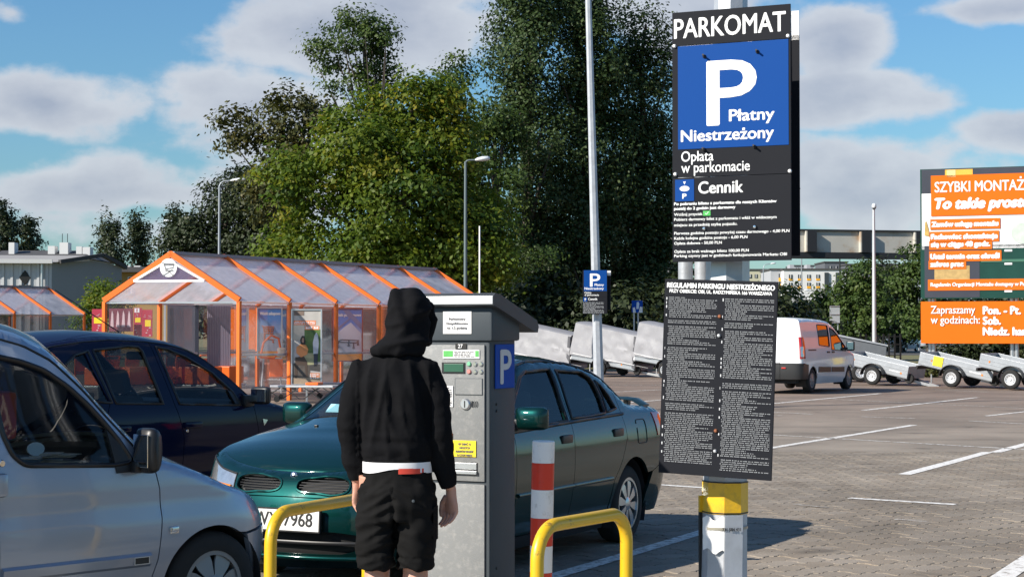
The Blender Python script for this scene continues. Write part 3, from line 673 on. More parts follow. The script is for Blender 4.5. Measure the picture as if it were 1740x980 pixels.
tree('deciduous_tree', 'yellow green broad tree behind the cart shelter, leaves hanging in tufts', foot(690, 36),
     pb([(705, 205, 80, 75), (735, 160, 40, 42), (620, 265, 100, 70), (770, 270, 75, 85), (555, 330, 100, 65), (680, 350, 125, 90), (530, 415, 95, 50), (640, 445, 110, 60), (780, 385, 85, 90), (740, 460, 105, 60), (490, 300, 50, 40), (600, 205, 50, 40), (830, 440, 50, 70), (470, 450, 50, 30)], 36), 'yellow', 0.25, 4.6, 3, GT, 0.32, 0.55, 0.5, 0.40, 16)
tree('maple_tree', 'olive maple with a loose crown reaching out left of the lime green tree', foot(520, 39),
     pb([(405, 215, 32, 30), (440, 195, 36, 26), (482, 188, 40, 34), (535, 185, 40, 34), (470, 240, 45, 28), (525, 240, 55, 42), (455, 300, 38, 30), (500, 290, 60, 40), (470, 350, 45, 40), (395, 195, 16, 14), (430, 250, 20, 20)], 39), 'olive', 0.25, 3.4, 5, GT, 0.26, 0.48, 0.5, 0.3, 14)
tree('ash_tree', 'grey green airy tree rising highest above the lime green tree', foot(640, 48),
     pb([(600, 58, 42, 36), (565, 85, 38, 26), (645, 88, 42, 36), (560, 108, 32, 20), (612, 118, 48, 26), (590, 40, 24, 18), (640, 60, 24, 20), (590, 150, 40, 24), (640, 170, 60, 40), (775, 125, 22, 24), (790, 165, 40, 30), (770, 200, 50, 40), (670, 100, 20, 20)], 48), 'green', 0.25, 2.7, 8, GT, 0.28, 0.5, 0.0, 0.22, 26)
tree('dark_green_tree', 'dark green bushy tree between lime green tree and first tall poplar', foot(845, 44),
     pb([(835, 215, 36, 50), (862, 245, 30, 50), (845, 320, 48, 60), (825, 400, 52, 80), (868, 350, 26, 50), (850, 470, 60, 60), (815, 300, 40, 60), (880, 500, 40, 40)], 44), 'green', 0.22, 4.0, 12, GT, 0.25, 0.5, 0.2, 0.35)
tree('poplar_tree', 'tall poplar nearest the lime green tree, loose left edge', foot(900, 46),
     pb([(885, 30, 40, 50), (868, 105, 38, 48), (905, 85, 50, 60), (888, 185, 52, 58), (925, 250, 55, 70), (915, 340, 52, 75), (925, 430, 62, 80), (905, 515, 60, 50), (915, 0, 50, 45), (858, 60, 22, 24), (870, 150, 26, 30)], 46), 'poplar', 0.24, 7.0, 21, GT, 0.30, 0.5, 0.0, 0.45, 22)
tree('poplar_tree', 'tall poplar straight behind the slim lamp post with the small parking sign', foot(990, 47),
     pb([(960, 15, 46, 60), (1005, 40, 44, 60), (1000, 110, 58, 75), (975, 200, 62, 80), (1000, 290, 70, 90), (985, 390, 75, 90), (990, 485, 80, 75), (970, -40, 50, 50), (1030, 170, 40, 60)], 47), 'poplar', 0.24, 7.4, 22, GT, 0.30, 0.5, 0.0, 0.6, 18)
tree('poplar_tree', 'tall poplar closest to the big parking sign', foot(1090, 48),
     pb([(1098, 55, 38, 46), (1070, 120, 44, 60), (1105, 130, 42, 60), (1100, 215, 42, 75), (1060, 240, 50, 70), (1085, 320, 56, 85), (1090, 420, 58, 85), (1085, 500, 62, 60), (1050, 350, 50, 90), (1130, 330, 30, 100), (1130, 450, 40, 90)], 48), 'poplar', 0.24, 7.2, 23, GT, 0.30, 0.5, 0.0, 0.5, 18)
tree('shrub_tree', 'low sunlit bush at the foot of the first tall poplar', foot(925, 43), pb([(915, 480, 32, 45), (935, 520, 36, 40), (905, 530, 30, 30), (920, 440, 20, 26)], 43), 'green', 0.22, 3.2, 31, GT, 0.1, 0.45, 0.2, 0.3, 8)
tree('lime_tree', 'dark round tree at the left end of the tall trees behind the shelter ridge', foot(370, 50),
     pb([(345, 395, 42, 45), (392, 350, 45, 50), (432, 335, 45, 55), (305, 412, 30, 30), (380, 425, 80, 36), (450, 400, 55, 60), (415, 300, 26, 26), (325, 380, 28, 26), (360, 350, 24, 22)], 50), 'dark', 0.26, 4.2, 33, GT, 0.3, 0.55, 0.1, 0.4)
GL = 'distant columnar trees on the left'
def far_tree(label, blobs, Z, lm, seed, leaf=0.4, cover=4.0, name='poplar_tree', group=GL): 
    b = blobs[-1]; return tree(name, label, foot(b[0], Z), pb(blobs, Z), lm, leaf, cover * 1.3, seed, group, 0.3, 0.36, 0, 0.5, 4)
far_tree('narrow dark poplar left of a pair beyond the grey hall', [(184, 385, 17, 26), (178, 415, 19, 40), (196, 425, 20, 45), (188, 445, 22, 26)], 92, 'dark', 41)
far_tree('narrow dark poplar right of a pair beyond the grey hall', [(236, 380, 15, 26), (226, 410, 16, 40), (242, 420, 17, 45), (238, 445, 18, 26)], 94, 'dark', 42)
far_tree('far pale split poplar left of the dark round tree', [(291, 362, 9, 15), (304, 358, 8, 14), (290, 385, 12, 22), (305, 380, 10, 20), (297, 420, 14, 30)], 100, 'dark', 43, 0.4, 3.2)
far_tree('dark conical conifer above the chimneys', [(47, 385, 12, 18), (44, 405, 19, 20), (50, 425, 26, 20), (47, 445, 26, 20)], 88, 'dark', 44, name='conifer_tree')
far_tree('dark spreading pine cut by the left picture edge', [(6, 360, 16, 20), (12, 385, 20, 22), (4, 410, 24, 26), (6, 440, 24, 20)], 86, 'dark', 45, name='pine_tree')
far_tree('yellowish bush beside the brown low building', [(172, 500, 16, 22), (160, 525, 22, 26), (190, 510, 20, 20), (150, 545, 24, 20), (185, 540, 30, 24)], 40, 'yellow', 46, 0.18, 3.0, 'bush', 'bushes on the left')
GR = 'trees below the bridge girder'
for lab, bl, Z, lm, sd in [('light green young tree left of the white van roof', [(1338, 508, 16, 26), (1335, 540, 24, 30), (1365, 540, 22, 28), (1320, 525, 14, 30), (1350, 565, 34, 22)], 52, 'green', 51),
                   ('mid green tree behind the small street lamp under the girder', [(1395, 512, 22, 20), (1415, 525, 28, 30), (1385, 545, 28, 32), (1425, 557, 40, 26), (1440, 512, 18, 24)], 75, 'green', 52),
                   ('broad dark tree left of the tall straight lamp post', [(1470, 470, 34, 30), (1455, 500, 36, 40), (1480, 530, 40, 40), (1440, 530, 30, 40), (1475, 560, 50, 24)], 70, 'green', 53),
                   ('broad dark tree right of the tall straight lamp post', [(1510, 470, 30, 22), (1520, 500, 36, 36), (1500, 535, 36, 34), (1540, 530, 30, 36), (1525, 562, 46, 20)], 72, 'dark', 54),
                   ('tallest green tree against the left edge of the orange billboard', [(1555, 445, 22, 26), (1545, 480, 28, 34), (1570, 480, 30, 50), (1560, 530, 30, 40), (1580, 555, 40, 24)], 66, 'green', 55)]:
    tree('roadside_tree', lab, foot(bl[-1][0], Z), pb(bl, Z), lm, 0.34, 4.2, sd, GR, 0.2, 0.42, 0.1, 0.4, 6)
# hedge and undergrowth along the far edge of the lot, and the far-off wood closing the view
hb = [(x, 84 + 2 * math.sin(x), 1.6 + 0.6 * math.sin(x * 1.7), 2.4, 1.6, 2.2 + 0.6 * math.sin(x * 0.9)) for x in np.arange(-10, 14, 1.9)]
V, F, A, C = leaf_cloud(hb, 0.26, 4.5, 61, 0.6); tag(fast_mesh('hedge_undergrowth', V, F, LEAF['dark'], A), kind='stuff')
hb = [(x, 430 + 10 * math.sin(x), 5 + 2.0 * math.sin(x * 0.7), 12, 6, 6 + 2 * math.sin(x * 0.31)) for x in np.arange(-260, 300, 10.0)]
V, F, A, C = leaf_cloud(hb, 1.1, 3.5, 62, 1.6); tag(fast_mesh('far_wood', V, F, LEAF['dark'], A), kind='stuff')
gb = [(x, 64 + RNG.normal(0, 0.8), 0.1, 0.8, 0.5, 0.35) for x in np.arange(10, 34, 0.9)]
V, F, A, C = leaf_cloud(gb, 0.16, 3.0, 63, 0.25); tag(fast_mesh('rough_verge_weeds', V, F, LEAF['olive'], A), kind='stuff')
# ------------------------------------------------------------ the vehicles
def paint(name, col, metal=0.55, rough=0.32, coat=1.0, spec=0.5):
    m = mat(name, col, rough, metal=metal, coat=coat, spec=spec, var=0.10, vscale=1.6)
    N = m.node_tree.nodes; L = m.node_tree.links; p = N['Principled BSDF']; p.inputs['Coat Roughness'].default_value = 0.05
    tc = N.new('ShaderNodeTexCoord'); t = N.new('ShaderNodeTexNoise'); t.inputs['Scale'].default_value = 5.0; t.inputs['Detail'].default_value = 8; t.inputs['Roughness'].default_value = 0.7; L.new(tc.outputs['Object'], t.inputs['Vector'])
    r = N.new('ShaderNodeMapRange'); r.inputs[1].default_value = 0.35; r.inputs[2].default_value = 0.75; r.inputs[3].default_value = 0.03; r.inputs[4].default_value = 0.14; L.new(t.outputs['Fac'], r.inputs[0]); L.new(r.outputs[0], p.inputs['Coat Roughness'])
    return m
silver_p = paint('silver_blue_paint', (0.30, 0.35, 0.43), 0.6, 0.36, 0.9, .3)
navy_p = paint('navy_paint', (0.006, 0.008, 0.030), 0.0, 0.5, 0.5, 0.0)
green_p = paint('dark_green_paint', (0.003, 0.032, 0.029), 0.60, 0.40, 1.0, 0.0)
van_p = paint('white_van_paint', (0.78, 0.78, 0.78), 0.0, 0.3)
white_car_p = paint('white_car_paint', (0.8, 0.8, 0.8), 0.0, 0.3)
grey_car_p = paint('pale_grey_paint', (0.5, 0.53, 0.56), 0.5, 0.3)
car_glass = glass('car_glass', (0.76, 0.82, 0.81), 0.42)
dark_glass = glass('dark_car_glass', (0.16, 0.19, 0.20), 1.6)
lamp_lens = mat('clear_lamp_lens', (0.55, 0.57, 0.58), 0.12, metal=0.75, coat=1.0, var=.35, vscale=22)
red_lens = mat('red_lamp_lens', (0.45, 0.015, 0.012), 0.15, coat=1.0)
amber = mat('amber_lens', (0.7, 0.22, 0.02), 0.2, coat=0.6)
alloy_m = mat('alloy_rim', (0.55, 0.56, 0.57), 0.3, metal=0.8)
cap_m = mat('grey_wheel_cover', (0.22, 0.225, 0.23), 0.45, metal=0.3, coat=0.2)
plate_m = mat('plate_white', (0.78, 0.78, 0.76), 0.35)
print_black = mat('print_black', (0.012, 0.012, 0.012), 0.6)

def mir(pts): return [(x, z) for x, z in pts]
def bothsides(car, name, outer, m, holes=(), **k):
    return [car.panel(name, outer, m, sd, holes, **k) for sd in (1, -1)]
def window_set(car, polys, gm, seal_m, ins=0.012, sides=(1, -1)):
    for p in polys:
        for sd in sides:
            w = car.panel('side_window', p, gm, sd, ins=ins, flange=0, gap=-0.006, step=0.12); car.seal('window_seal', p, seal_m, sd, 0.012, parent=w)
def underbody(car, x0, x1, w, z0, z1): MB().box(((x0+x1)/2, 0, (z0+z1)/2), (x1-x0, w*2, z1-z0)).build('underbody', dark_in, car.root)

# ---- dark green saloon, nose towards the machine
def green_saloon():
    f = -unit((0.443, 0.896)); l = np.array([-f[1], f[0]]); hub = np.array([0.89, 13.5]); O = hub + 2.55 * f - 0.80 * l
    root = thing('saloon_car', 'dark green saloon with twin oval grilles and boot spoiler behind the ticket machine', 'car')
    W = [(.15,.75),(.3,.80),(.45,.836),(.6,.854),(.75,.852),(.87,.84),(.95,.815),(1.1,.745),(1.3,.645),(1.42,.56)]
    zt = [('r',0,.985),('r',.5,.99),('r',.75,1.0),('x',-3.18,1.01),('x',-2.95,1.025),('x',-2.72,1.04),('x',-2.60,1.06),('x',-2.451,1.175),('x',-2.317,1.272),('x',-2.19,1.318),('x',-2.05,1.352),('x',-1.87,1.382),('x',-1.53,1.405),('x',-1.2,1.402),('x',-1.02,1.375),('x',-.9,1.325),('x',-.7,1.205),('x',-.45,1.05),('x',-.33,.985),('x',-.2,.962),('x',.1,.92),('x',.35,.872),('f',-.85,.83),('f',-.5,.775),('f',-.25,.752),('f',0,.745)]
    crown = [(-4.5,.02),(-3.3,.03),(-2.7,.04),(-2.3,.06),(-1.9,.05),(-1.0,.05),(-.6,.07),(-.3,.06),(.1,.055),(.5,.05),(.9,.03),(1.3,.012),(1.5,0)]
    bow = [(-5,0),(-2.8,-.05),(-2.3,-.12),(-1.9,-.03),(-1.1,.05),(-.7,.16),(-.33,.18),(0,.05),(.2,0),(3,0)]
    c = Car(root, O, f, W, .36, [(.15,.50),(.25,.58),(.4,.605),(.5,.60),(.6,.575),(.7,.52),(.8,.44),(.95,.3)], 2.35, -3.05, [(.2,.40),(.4,.46),(.6,.45),(.8,.42),(1.0,.38)], 2.8, zt, 0.06, crown, bow)
    c.hubz = .295; R = .345; hx = -2.55
    # top surface: bonnet, windscreen, roof, rear window, boot
    c.top('bonnet', -.30, c.Cf, green_p, nx=34, nt=25)
    c.top('scuttle_panel', -.345, -.298, black, drop=.008, nx=4)
    c.top('windscreen', -1.0, -.34, car_glass, -.93, .93, drop=.004, flange=0, nx=12)
    for a, b in ((-1, -.93), (.93, 1)): c.top('windscreen_pillar', -1.0, -.335, green_p, a, b, nx=16, nt=4)
    c.top('roof', -1.92, -1.0, green_p, nx=14)
    c.top('rear_window', -2.62, -1.92, dark_glass, -.9, .9, drop=.004, flange=0, nx=12)
    for a, b in ((-1, -.9), (.9, 1)): c.top('rear_pillar', -2.62, -1.92, green_p, a, b, nx=14, nt=4)
    c.top('boot_lid', c.Cr, -2.62, green_p, nx=24, nt=21)
    # sides
    rw = [(-1.594,1.325),(-2.0,1.305),(-2.1,1.262),(-2.128,1.22),(-2.143,1.128),(-2.105,1.0),(-1.50,.985)]
    qw = [(-2.165,1.235),(-2.23,1.205),(-2.30,1.13),(-2.335,1.025),(-2.15,1.005),(-2.185,1.12)]
    fw = [(-1.50,1.335),(-1.41,.975),(-.47,.955),(-.58,1.05),(-.78,1.18),(-.96,1.29),(-1.08,1.325)]
    belt = .945
    ztl = lambda x0, x1, n=14, d=0.0: [(x, float(c.zt(x)) - d) for x in np.linspace(x0, x1, n)]
    fdoor = [(-1.46,.955),(-1.43,.6),(-1.42,.24),(-.52,.24),(-.50,.6),(-.52,.93),(-.46,.95)] + ztl(-.40, -1.0, 10) + ztl(-1.05, -1.54, 6)
    rdoor = [(-2.40,.96),(-2.41,.80),(-2.30,.64),(-2.17,.50),(-2.12,.24),(-1.42,.24),(-1.43,.6),(-1.46,.955),(-1.54,1.403)] + ztl(-1.6, -2.42, 12)
    quarter = ztl(-2.42, -3.2, 12) + [(c.Cr + .45, .985), (c.Cr + .45, .62), (-3.05,.56),(-2.93,.52)] + arc(hx, c.hubz, R + .01, 142, -5, 24) + [(-2.14,.26),(-2.17,.50),(-2.30,.64),(-2.41,.80),(-2.40,.96)]
    fender = ztl(-.40, .36, 10) + ztl(.45, c.Cf - .86, 5) + [(c.Cf - .86,.66),(c.Cf - .86,.552),(.5,.54)] + arc(0, c.hubz, R + .01, 35, 190, 20) + [(-.52,.24),(-.50,.6),(-.52,.93)]
    for sd in (1, -1):
        fd = c.panel('front_door', fdoor, green_p, sd, [fw]); rdr = c.panel('rear_door', rdoor, green_p, sd, [rw, qw])
        qp = c.panel('rear_quarter', quarter, green_p, sd); c.panel('front_wing', fender, green_p, sd)
        for d, hxx in ((fd, -1.32), (rdr, -2.245)):
            p = c.P([hxx], [.852], sd)[0]; h = MB().box((0, 0, 0), (.17, .028, .06), bev=.012).build('door_handle', black, d, loc=tuple(p), smooth=50); h.rotation_euler = (0, 0, 0)
        for d, ps in ((fd, [(-1.44,.52),(-.53,.52)]), (rdr, [(-1.42,.52),(-2.12,.52)])):
            Q = c.P(np.linspace(ps[0][0], ps[1][0], 14), np.full(14, .52), sd, -.006); MB().tube(Q, .014, 6).build('rubbing_strip', green_p, d, smooth=60)
        c.panel('sill', [(-2.12,.24),(-.46,.24),(-.44,.15),(-2.14,.15)], black, sd)
        flap = [(-2.62,.93),(-2.80,.93),(-2.80,.75),(-2.62,.75)]
        MB().tube(c.P([p[0] for p in dens(rounded(flap,.03), .03)], [p[1] for p in dens(rounded(flap,.03), .03)], sd, -.001), .0035, 5).build('fuel_flap_edge', print_black, qp)
        c.panel('tail_lamp', [(-2.98,.975),(c.Cr+.15,.965),(c.Cr+.15,.80),(-3.02,.79)], red_lens, sd, ins=-.006)
        c.panel('tail_lamp_reflector', [(-3.12,.87),(c.Cr+.2,.87),(c.Cr+.2,.82),(-3.14,.82)], lamp_lens, sd, ins=-.010)
        for z0_, y_ in ((.955, 0),):
            Q = c.P(np.linspace(-.42, -2.42, 30), np.interp(np.linspace(-.42, -2.42, 30), [-2.42, -1.45, -.42], [.985, .965, .938]), sd, -.003); MB().tube(Q, .013, 6).build('belt_moulding', black, root, smooth=60)
        c.seal('drip_moulding', [(x, float(c.zt(x)) - .012) for x in np.linspace(-.45, -2.55, 40)], black, sd, .010, closed=False)
    window_set(c, [fw, rw, qw], car_glass, black)
    # bumpers
    fb = [(.42,.53),(c.Cf-.70,.555),(c.fy(.4),.60),(c.Cf,.605),(c.fy(-.4),.60),(2*c.Cf-(c.Cf-.70),.555),(2*c.Cf-.42,.53),(2*c.Cf-.33,.36),(2*c.Cf-.33,.2),(c.Cf,.17),(.33,.2),(.33,.36)]
    intake = rounded([(c.fy(.52),.385),(c.fy(.36),.405),(c.fy(-.36),.405),(c.fy(-.52),.385),(c.fy(-.55),.31),(c.fy(-.42),.27),(c.fy(.42),.27),(c.fy(.55),.31)], .04)
    b = c.panel('front_bumper', fb, green_p, 1, [intake], step=.05)
    c.panel('bumper_intake', intake, print_black, 1, ins=.05, flange=0, gap=-.02)
    Q = c.P(np.linspace(c.fy(.60), c.fy(-.60), 30), np.full(30, .245), 1, -.012); MB().tube(Q, .016, 8).build('bumper_lip', green_p, b, smooth=60)
    for z_ in (.335,): MB().tube(c.P(np.linspace(c.fy(.5), c.fy(-.5), 24), np.full(24, z_), 1, .02), .012, 6).build('intake_bar', black, b, smooth=60)
    # nose panel with two oval grilles and wrap round headlamps
    def oval(y0, y1, zc, hh, sg):
        pts = []
        for k in range(28):
            a = 2*PI*k/28; cc, ss = math.cos(a), math.sin(a); y = (y0+y1)/2 + (y1-y0)/2 * math.copysign(abs(cc)**.62, cc); tpr = 1 - .18 * (1 if cc < 0 else 0); pts.append((c.fy(sg*y), zc + hh * math.copysign(abs(ss)**.7, ss) * tpr))
        return pts
    gr = [oval(.055, .405, .672, .054, 1), oval(.055, .405, .672, .054, -1)]
    hl = [[(c.fy(s_*.435),.720),(c.fy(s_*.60),.745),(c.fy(s_*.735),.785),(c.fy(s_*.81),.805),(c.fy(s_*.83),.70),(c.fy(s_*.74),.63),(c.fy(s_*.5),.618),(c.fy(s_*.425),.635)] for s_ in (1, -1)]
    X0 = c.Cf - .86
    nose = [(X0,.66),(X0, float(c.zt(X0)))] + [(X, float(c.zt(X))) for X in np.linspace(X0 + .05, c.Cf, 10)] + [(2*c.Cf - X, float(c.zt(X))) for X in np.linspace(c.Cf, X0 + .05, 10)][1:] + [(2*c.Cf-X0, float(c.zt(X0))),(2*c.Cf-X0,.66),(2*c.Cf-X0,.555),(2*c.Cf-(c.Cf-.70),.555),(c.fy(-.4),.60),(c.Cf,.605),(c.fy(.4),.60),(c.Cf-.70,.555),(X0,.555)]
    npn = c.panel('nose_panel', nose, green_p, 1, gr + hl, step=.035)
    for k, g in enumerate(gr):
        gp = c.panel('grille', g, print_black, 1, ins=.035, flange=0, gap=-.012, step=.04)
        sb = MB(); sg = 1 if k == 0 else -1
        for i in range(7):
            z_ = .672 + (i - 3) * .0145; hw = .165 * (1 - (abs(i-3)/3.7)**2)**.5
            ys = np.linspace(.23 - hw, .23 + hw, 8); sb.tube(c.P([c.fy(sg*y) for y in ys], np.full(8, z_), 1, .012), .0042, 5)
        sb.build('grille_bars', black, gp, smooth=60)
        c.seal('grille_rim', g, green_p, 1, .009, parent=gp)
        hp = c.panel('headlamp', hl[k], lamp_lens, 1, ins=.004, flange=.02, gap=.002, step=.035)
        c.seal('headlamp_rim', hl[k], print_black, 1, .006, parent=hp)
        Q = c.P([c.fy(sg*y) for y in np.linspace(.455, .77, 12)], np.linspace(.648, .668, 12), 1, -.002); MB().tube(Q, .007, 5).build('indicator_strip', amber, hp, smooth=60)
    MB().lathe([(.001,.012),(.018,.010),(.026,.0),(.001,-.004)], axis='x', seg=16).build('emblem', chrome, npn, loc=tuple(c.P([c.Cf],[.725],1)[0]), smooth=40)
    # registration plate
    pp = c.P([c.Cf], [.47], 1)[0]; pl = MB().box((0,0,0), (.014, .535, .128), bev=.004).build('number_plate', plate_m, root, loc=(pp[0] + .012, 0, .47)); pl.rotation_euler = (0, -.06, 0)
    fr = MB()
    for z_ in (-.066, .066): fr.box((0, 0, z_), (.02, .55, .008))
    for y_ in (-.272, .272): fr.box((0, y_, 0), (.02, .008, .13))
    fr.build('plate_holder', black, pl)
    t = text(pl, 'WX 7968', -.19, -.036, .080, print_black, width=.42, bold=.0018, y=0); t.rotation_euler = (0, 0, PI/2); t.location = (.0085, -.20, -.034)
    e = MB().box((.0078, -.238, .0), (.001, .045, .112)).build('plate_band', mat('plate_blue', (.02,.06,.35), .4), pl)
    # rear
    rb = [(c.Cr, .60),(c.Cr+.45,.60),(-3.05,.56),(-2.93,.52),(-2.86,.36),(-2.86,.24),(-3.0,.2),(c.Cr,.2)]; rb = rb + [(2*c.Cr - x, z) for x, z in rb[::-1]][1:-1]
    c.panel('rear_bumper', rb, green_p, 1)
    rp = [(c.Cr+.45,.985),(c.Cr+.45,.605),(c.Cr,.605)]; rp = rp + [(2*c.Cr-x, z) for x, z in rp[::-1]][1:]
    c.panel('boot_panel', rp, green_p, 1)
    # spoiler on the boot lid
    sp = MB(); sect = [(.04,.0),(-.0,.012),(-.07,.018),(-.12,.016),(-.125,.008),(-.08,.0),(-.0,-.006)]
    rings = []
    for y in np.linspace(-.74, .74, 15):
        k = abs(y)/.74; drop = -.055 * max(0, (k - .80)/.20)**1.5; fwd = .10 * max(0, (k-.6)/.4)**1.4
        rings.append([(-3.10 + x + fwd, y, 1.068 + z + drop) for x, z in sect])
    sp.loft(rings); spo = sp.build('boot_spoiler', mat('spoiler_dark_paint', (.004,.018,.016), .45, coat=.3), root, smooth=50)
    for y in (-.55, .55): MB().box((-3.12, y, 1.04), (.07, .04, .06), bev=.008).build('spoiler_foot', black, spo)
    for sd in (1, -1):
        p = c.P([-.62], [.985], sd)[0]; mirror_housing(root, (p[0] + .02, p[1] + sd*.12, p[2] + .045), (.13, .23, .155), green_p, sd)
        MB().box((p[0], p[1] + sd*.01, p[2] + .0), (.12, .05, .08), bev=.015).build('mirror_mount', black, root, smooth=50)
        wheel(root, (0, sd*.735, c.hubz), c.hubz, .185, .20, 'alloy', sd, alloy_m); wheel(root, (hx, sd*.71, c.hubz), c.hubz, .185, .20, 'alloy', sd, alloy_m)
        wp = MB().beam((-.30, sd*.05, 1.045), (-.42, sd*.62, 1.06), .02, .012); wp.build('wiper', black, root)
    well(c, 'wheel_well', 0, R, .80); well(c, 'wheel_well', hx, R, .80); underbody(c, -3.3, .75, .60, .2, .34)
    for x in (-1.0,):
        for y in (-.36, .36): seat(root, x, y, .30)
    for y in (-.38, .38): seat(root, -1.92, y, .32)
    MB().box((-.42, 0, .86), (.40, 1.4, .20), bev=.06).build('dashboard', dark_in, root, smooth=50); steering(root, -.66, .36, .92)
    MB().box((-2.45, 0, .93), (.45, 1.3, .03)).build('parcel_shelf', dark_in, root)
    wd = MB().box((0, 0, 0), (.003, .14, .09)).build('windscreen_sticker', mat('pale_blue_print', (.35,.6,.7), .5), root); q = c.top_pt(-.46, -.62, .02); wd.location = q; wd.rotation_euler = (0, -.95, 0)
    al = MB().box((0,0,0), (.02,.025,.012), bev=.004).build('washer_nozzle', black, root, loc=c.top_pt(.02, -.45, -.004))
    return c
car_green = green_saloon()

# ---- shared simple interior
def cabin(root, xs, z, w=.36):
    for x in xs:
        for y in (-w, w): seat(root, x, y, z)

# ---- silver blue compact van on the left
def silver_van():
    h = unit((.68, .73)); hub = at(366, 992, 9.17); O = hub[:2] - np.array([h[1], -h[0]]) * .82
    root = thing('compact_van', 'silver blue compact van in the left foreground with black door mirror', 'car')
    W = [(.12,.745),(.25,.78),(.45,.815),(.57,.828),(.66,.826),(.74,.812),(.80,.812),(.92,.80),(1.0,.785),(1.3,.705),(1.55,.635),(1.7,.585)]
    zt = [('r',0,1.2),('r',.5,1.5),('x',-3.3,1.62),('x',-2.8,1.68),('x',-2.0,1.695),('x',-1.5,1.68),('x',-1.164,1.62),('x',-1.022,1.582),('x',-.884,1.512),('x',-.79,1.425),('x',-.724,1.36),('x',-.62,1.235),('x',-.508,1.11),('x',-.40,1.0),('x',-.345,.965),('x',-.204,.928),('x',-.061,.876),('x',.0,.85),('f',-1.0,.80),('f',-.7,.755),('f',-.35,.71),('f',0,.69)]
    crown = [(-5,.02),(-3,.05),(-1.3,.055),(-.9,.09),(-.4,.07),(-.1,.06),(.3,.05),(.8,.02),(1.2,0)]
    bow = [(-5,0),(-1.4,.04),(-.9,.16),(-.4,.22),(-.2,.10),(.0,.02),(3,0)]
    c = Car(root, O, h, W, .0, [(.1,.50),(.3,.60),(.5,.625),(.6,.60),(.7,.53),(.8,.42),(.95,.25)], 2.5, -3.2, [(.2,.35),(1,.4),(1.7,.3)], 3, zt, .055, crown, bow)
    c.hubz = .285; R = .315; sd_vis = -1
    c.top('bonnet', -.345, c.Cf, silver_p, nx=34, nt=25)
    c.top('scuttle_panel', -.395, -.343, black, drop=.006, nx=4)
    c.top('windscreen', -1.12, -.39, car_glass, -.93, .93, drop=.004, flange=0, nx=14)
    for a, b in ((-1, -.93), (.93, 1)): c.top('windscreen_pillar', -1.12, -.385, silver_p, a, b, nx=18, nt=4)
    c.top('roof', -3.2, -1.12, silver_p, nx=18)
    tp = lambda x0, x1, n=16, d=0.0: [(x, float(c.zt(x)) - d) for x in np.linspace(x0, x1, n)]
    win = rounded([(-1.20,1.488),(-1.055,1.458),(-.932,1.415),(-.808,1.330),(-.716,1.245),(-.634,1.15),(-.56,1.055),(-.50,.955),(-.60,.943),(-1.10,.968),(-1.165,1.02),(-1.203,1.12),(-1.215,1.25)], .03, 3)
    bw = [(-1.34,1.50),(-2.2,1.51),(-2.2,1.06),(-1.34,1.04)]
    door = [(-1.27,1.56),(-1.27,.9),(-1.25,.45),(-1.22,.22),(-.41,.22),(-.385,.37),(-.356,.458),(-.339,.664),(-.345,.812),(-.377,.946)] + [(x, z) for x, z in tp(-.42, -1.02, 16, .055)] + [(-1.15,1.575)]
    rail = tp(-.385, -3.2, 44) + [(x, float(c.zt(x)) - .055) for x in np.linspace(-3.2, -.42, 44)]
    side = tp(-1.27, -3.2, 20, .055) + [(-3.2,.3),(-2.92,.3)] + arc(-2.45, c.hubz, R, 170, 10, 18) + [(-2.0,.22),(-1.22,.22),(-1.25,.45),(-1.27,.9)]
    fender = tp(-.375, .0, 8) + tp(.08, c.Cf - .70, 6) + [(c.Cf-.70,.575),(.22,.548)] + arc(0, c.hubz, R, 58, 185, 22) + [(-.41,.22),(-.385,.37),(-.356,.458),(-.339,.664),(-.345,.812),(-.372,.93)]
    for sd in (1, -1):
        d = c.panel('front_door', door, silver_p, sd, [win], step=.045); c.panel('roof_rail', rail, silver_p, sd, step=.05); c.panel('body_side', side, silver_p, sd, [bw]); c.panel('front_wing', fender, silver_p, sd, step=.045)
        w_ = c.panel('door_window', win, car_glass, sd, ins=.014, flange=0, gap=-.008, step=.12); c.seal('window_seal', win, black, sd, .014, parent=w_)
        c.panel('side_window', bw, dark_glass, sd, ins=.014, flange=0, gap=-.008, step=.15)
        Q = c.P(np.linspace(-.40, -1.6, 40), [float(c.zt(x)) - .05 for x in np.linspace(-.40, -1.6, 40)], sd, .0); MB().tube(Q, .006, 5).build('roof_gutter', print_black, root, smooth=60)
        # black corner sail and mirror
        c.panel('mirror_sail', [(-.635,1.125),(-.575,1.06),(-.475,.955),(-.43,.918),(-.455,.905),(-.60,.900),(-.615,1.0)], black, sd, ins=-.008, flange=.02)
        p = c.P([-.455], [1.0], sd)[0]
        mh = mirror_housing(root, (p[0] - .012, p[1] + sd*.085, 1.012), (.13, .15, .225), black, sd)
        MB().box((p[0], p[1] + sd*.02, .93), (.13, .09, .06), bev=.02).build('mirror_mount', black, root, smooth=50)
        # protective strip with a badge plate
        sx = np.linspace(-1.24, -.405, 16)
        st = MB(); rings = []
        for x in sx:
            q0 = c.P([x],[.43],sd,-.001)[0]; q1 = c.P([x],[.50],sd,-.001)[0]; o = np.array([0, sd*.018, 0]); rings.append([q0, q0 + o*1 + [0,0,.014], q1 + o - [0,0,.014], q1])
        stp = st.loft(rings).build('protective_strip', silver_p, d, smooth=30)
        q = c.P([-.47],[.465],sd,-.022)[0]; bd = MB().box((0,0,0), (.085,.004,.034), bev=.002).build('badge', black, stp, loc=tuple(q))
        bf = MB()
        for zz in (-.017,.017): bf.box((0,0,zz), (.088,.007,.003))
        for xx in (-.043,.043): bf.box((xx,0,0), (.003,.007,.034))
        bf.build('badge_frame', alu, bd)
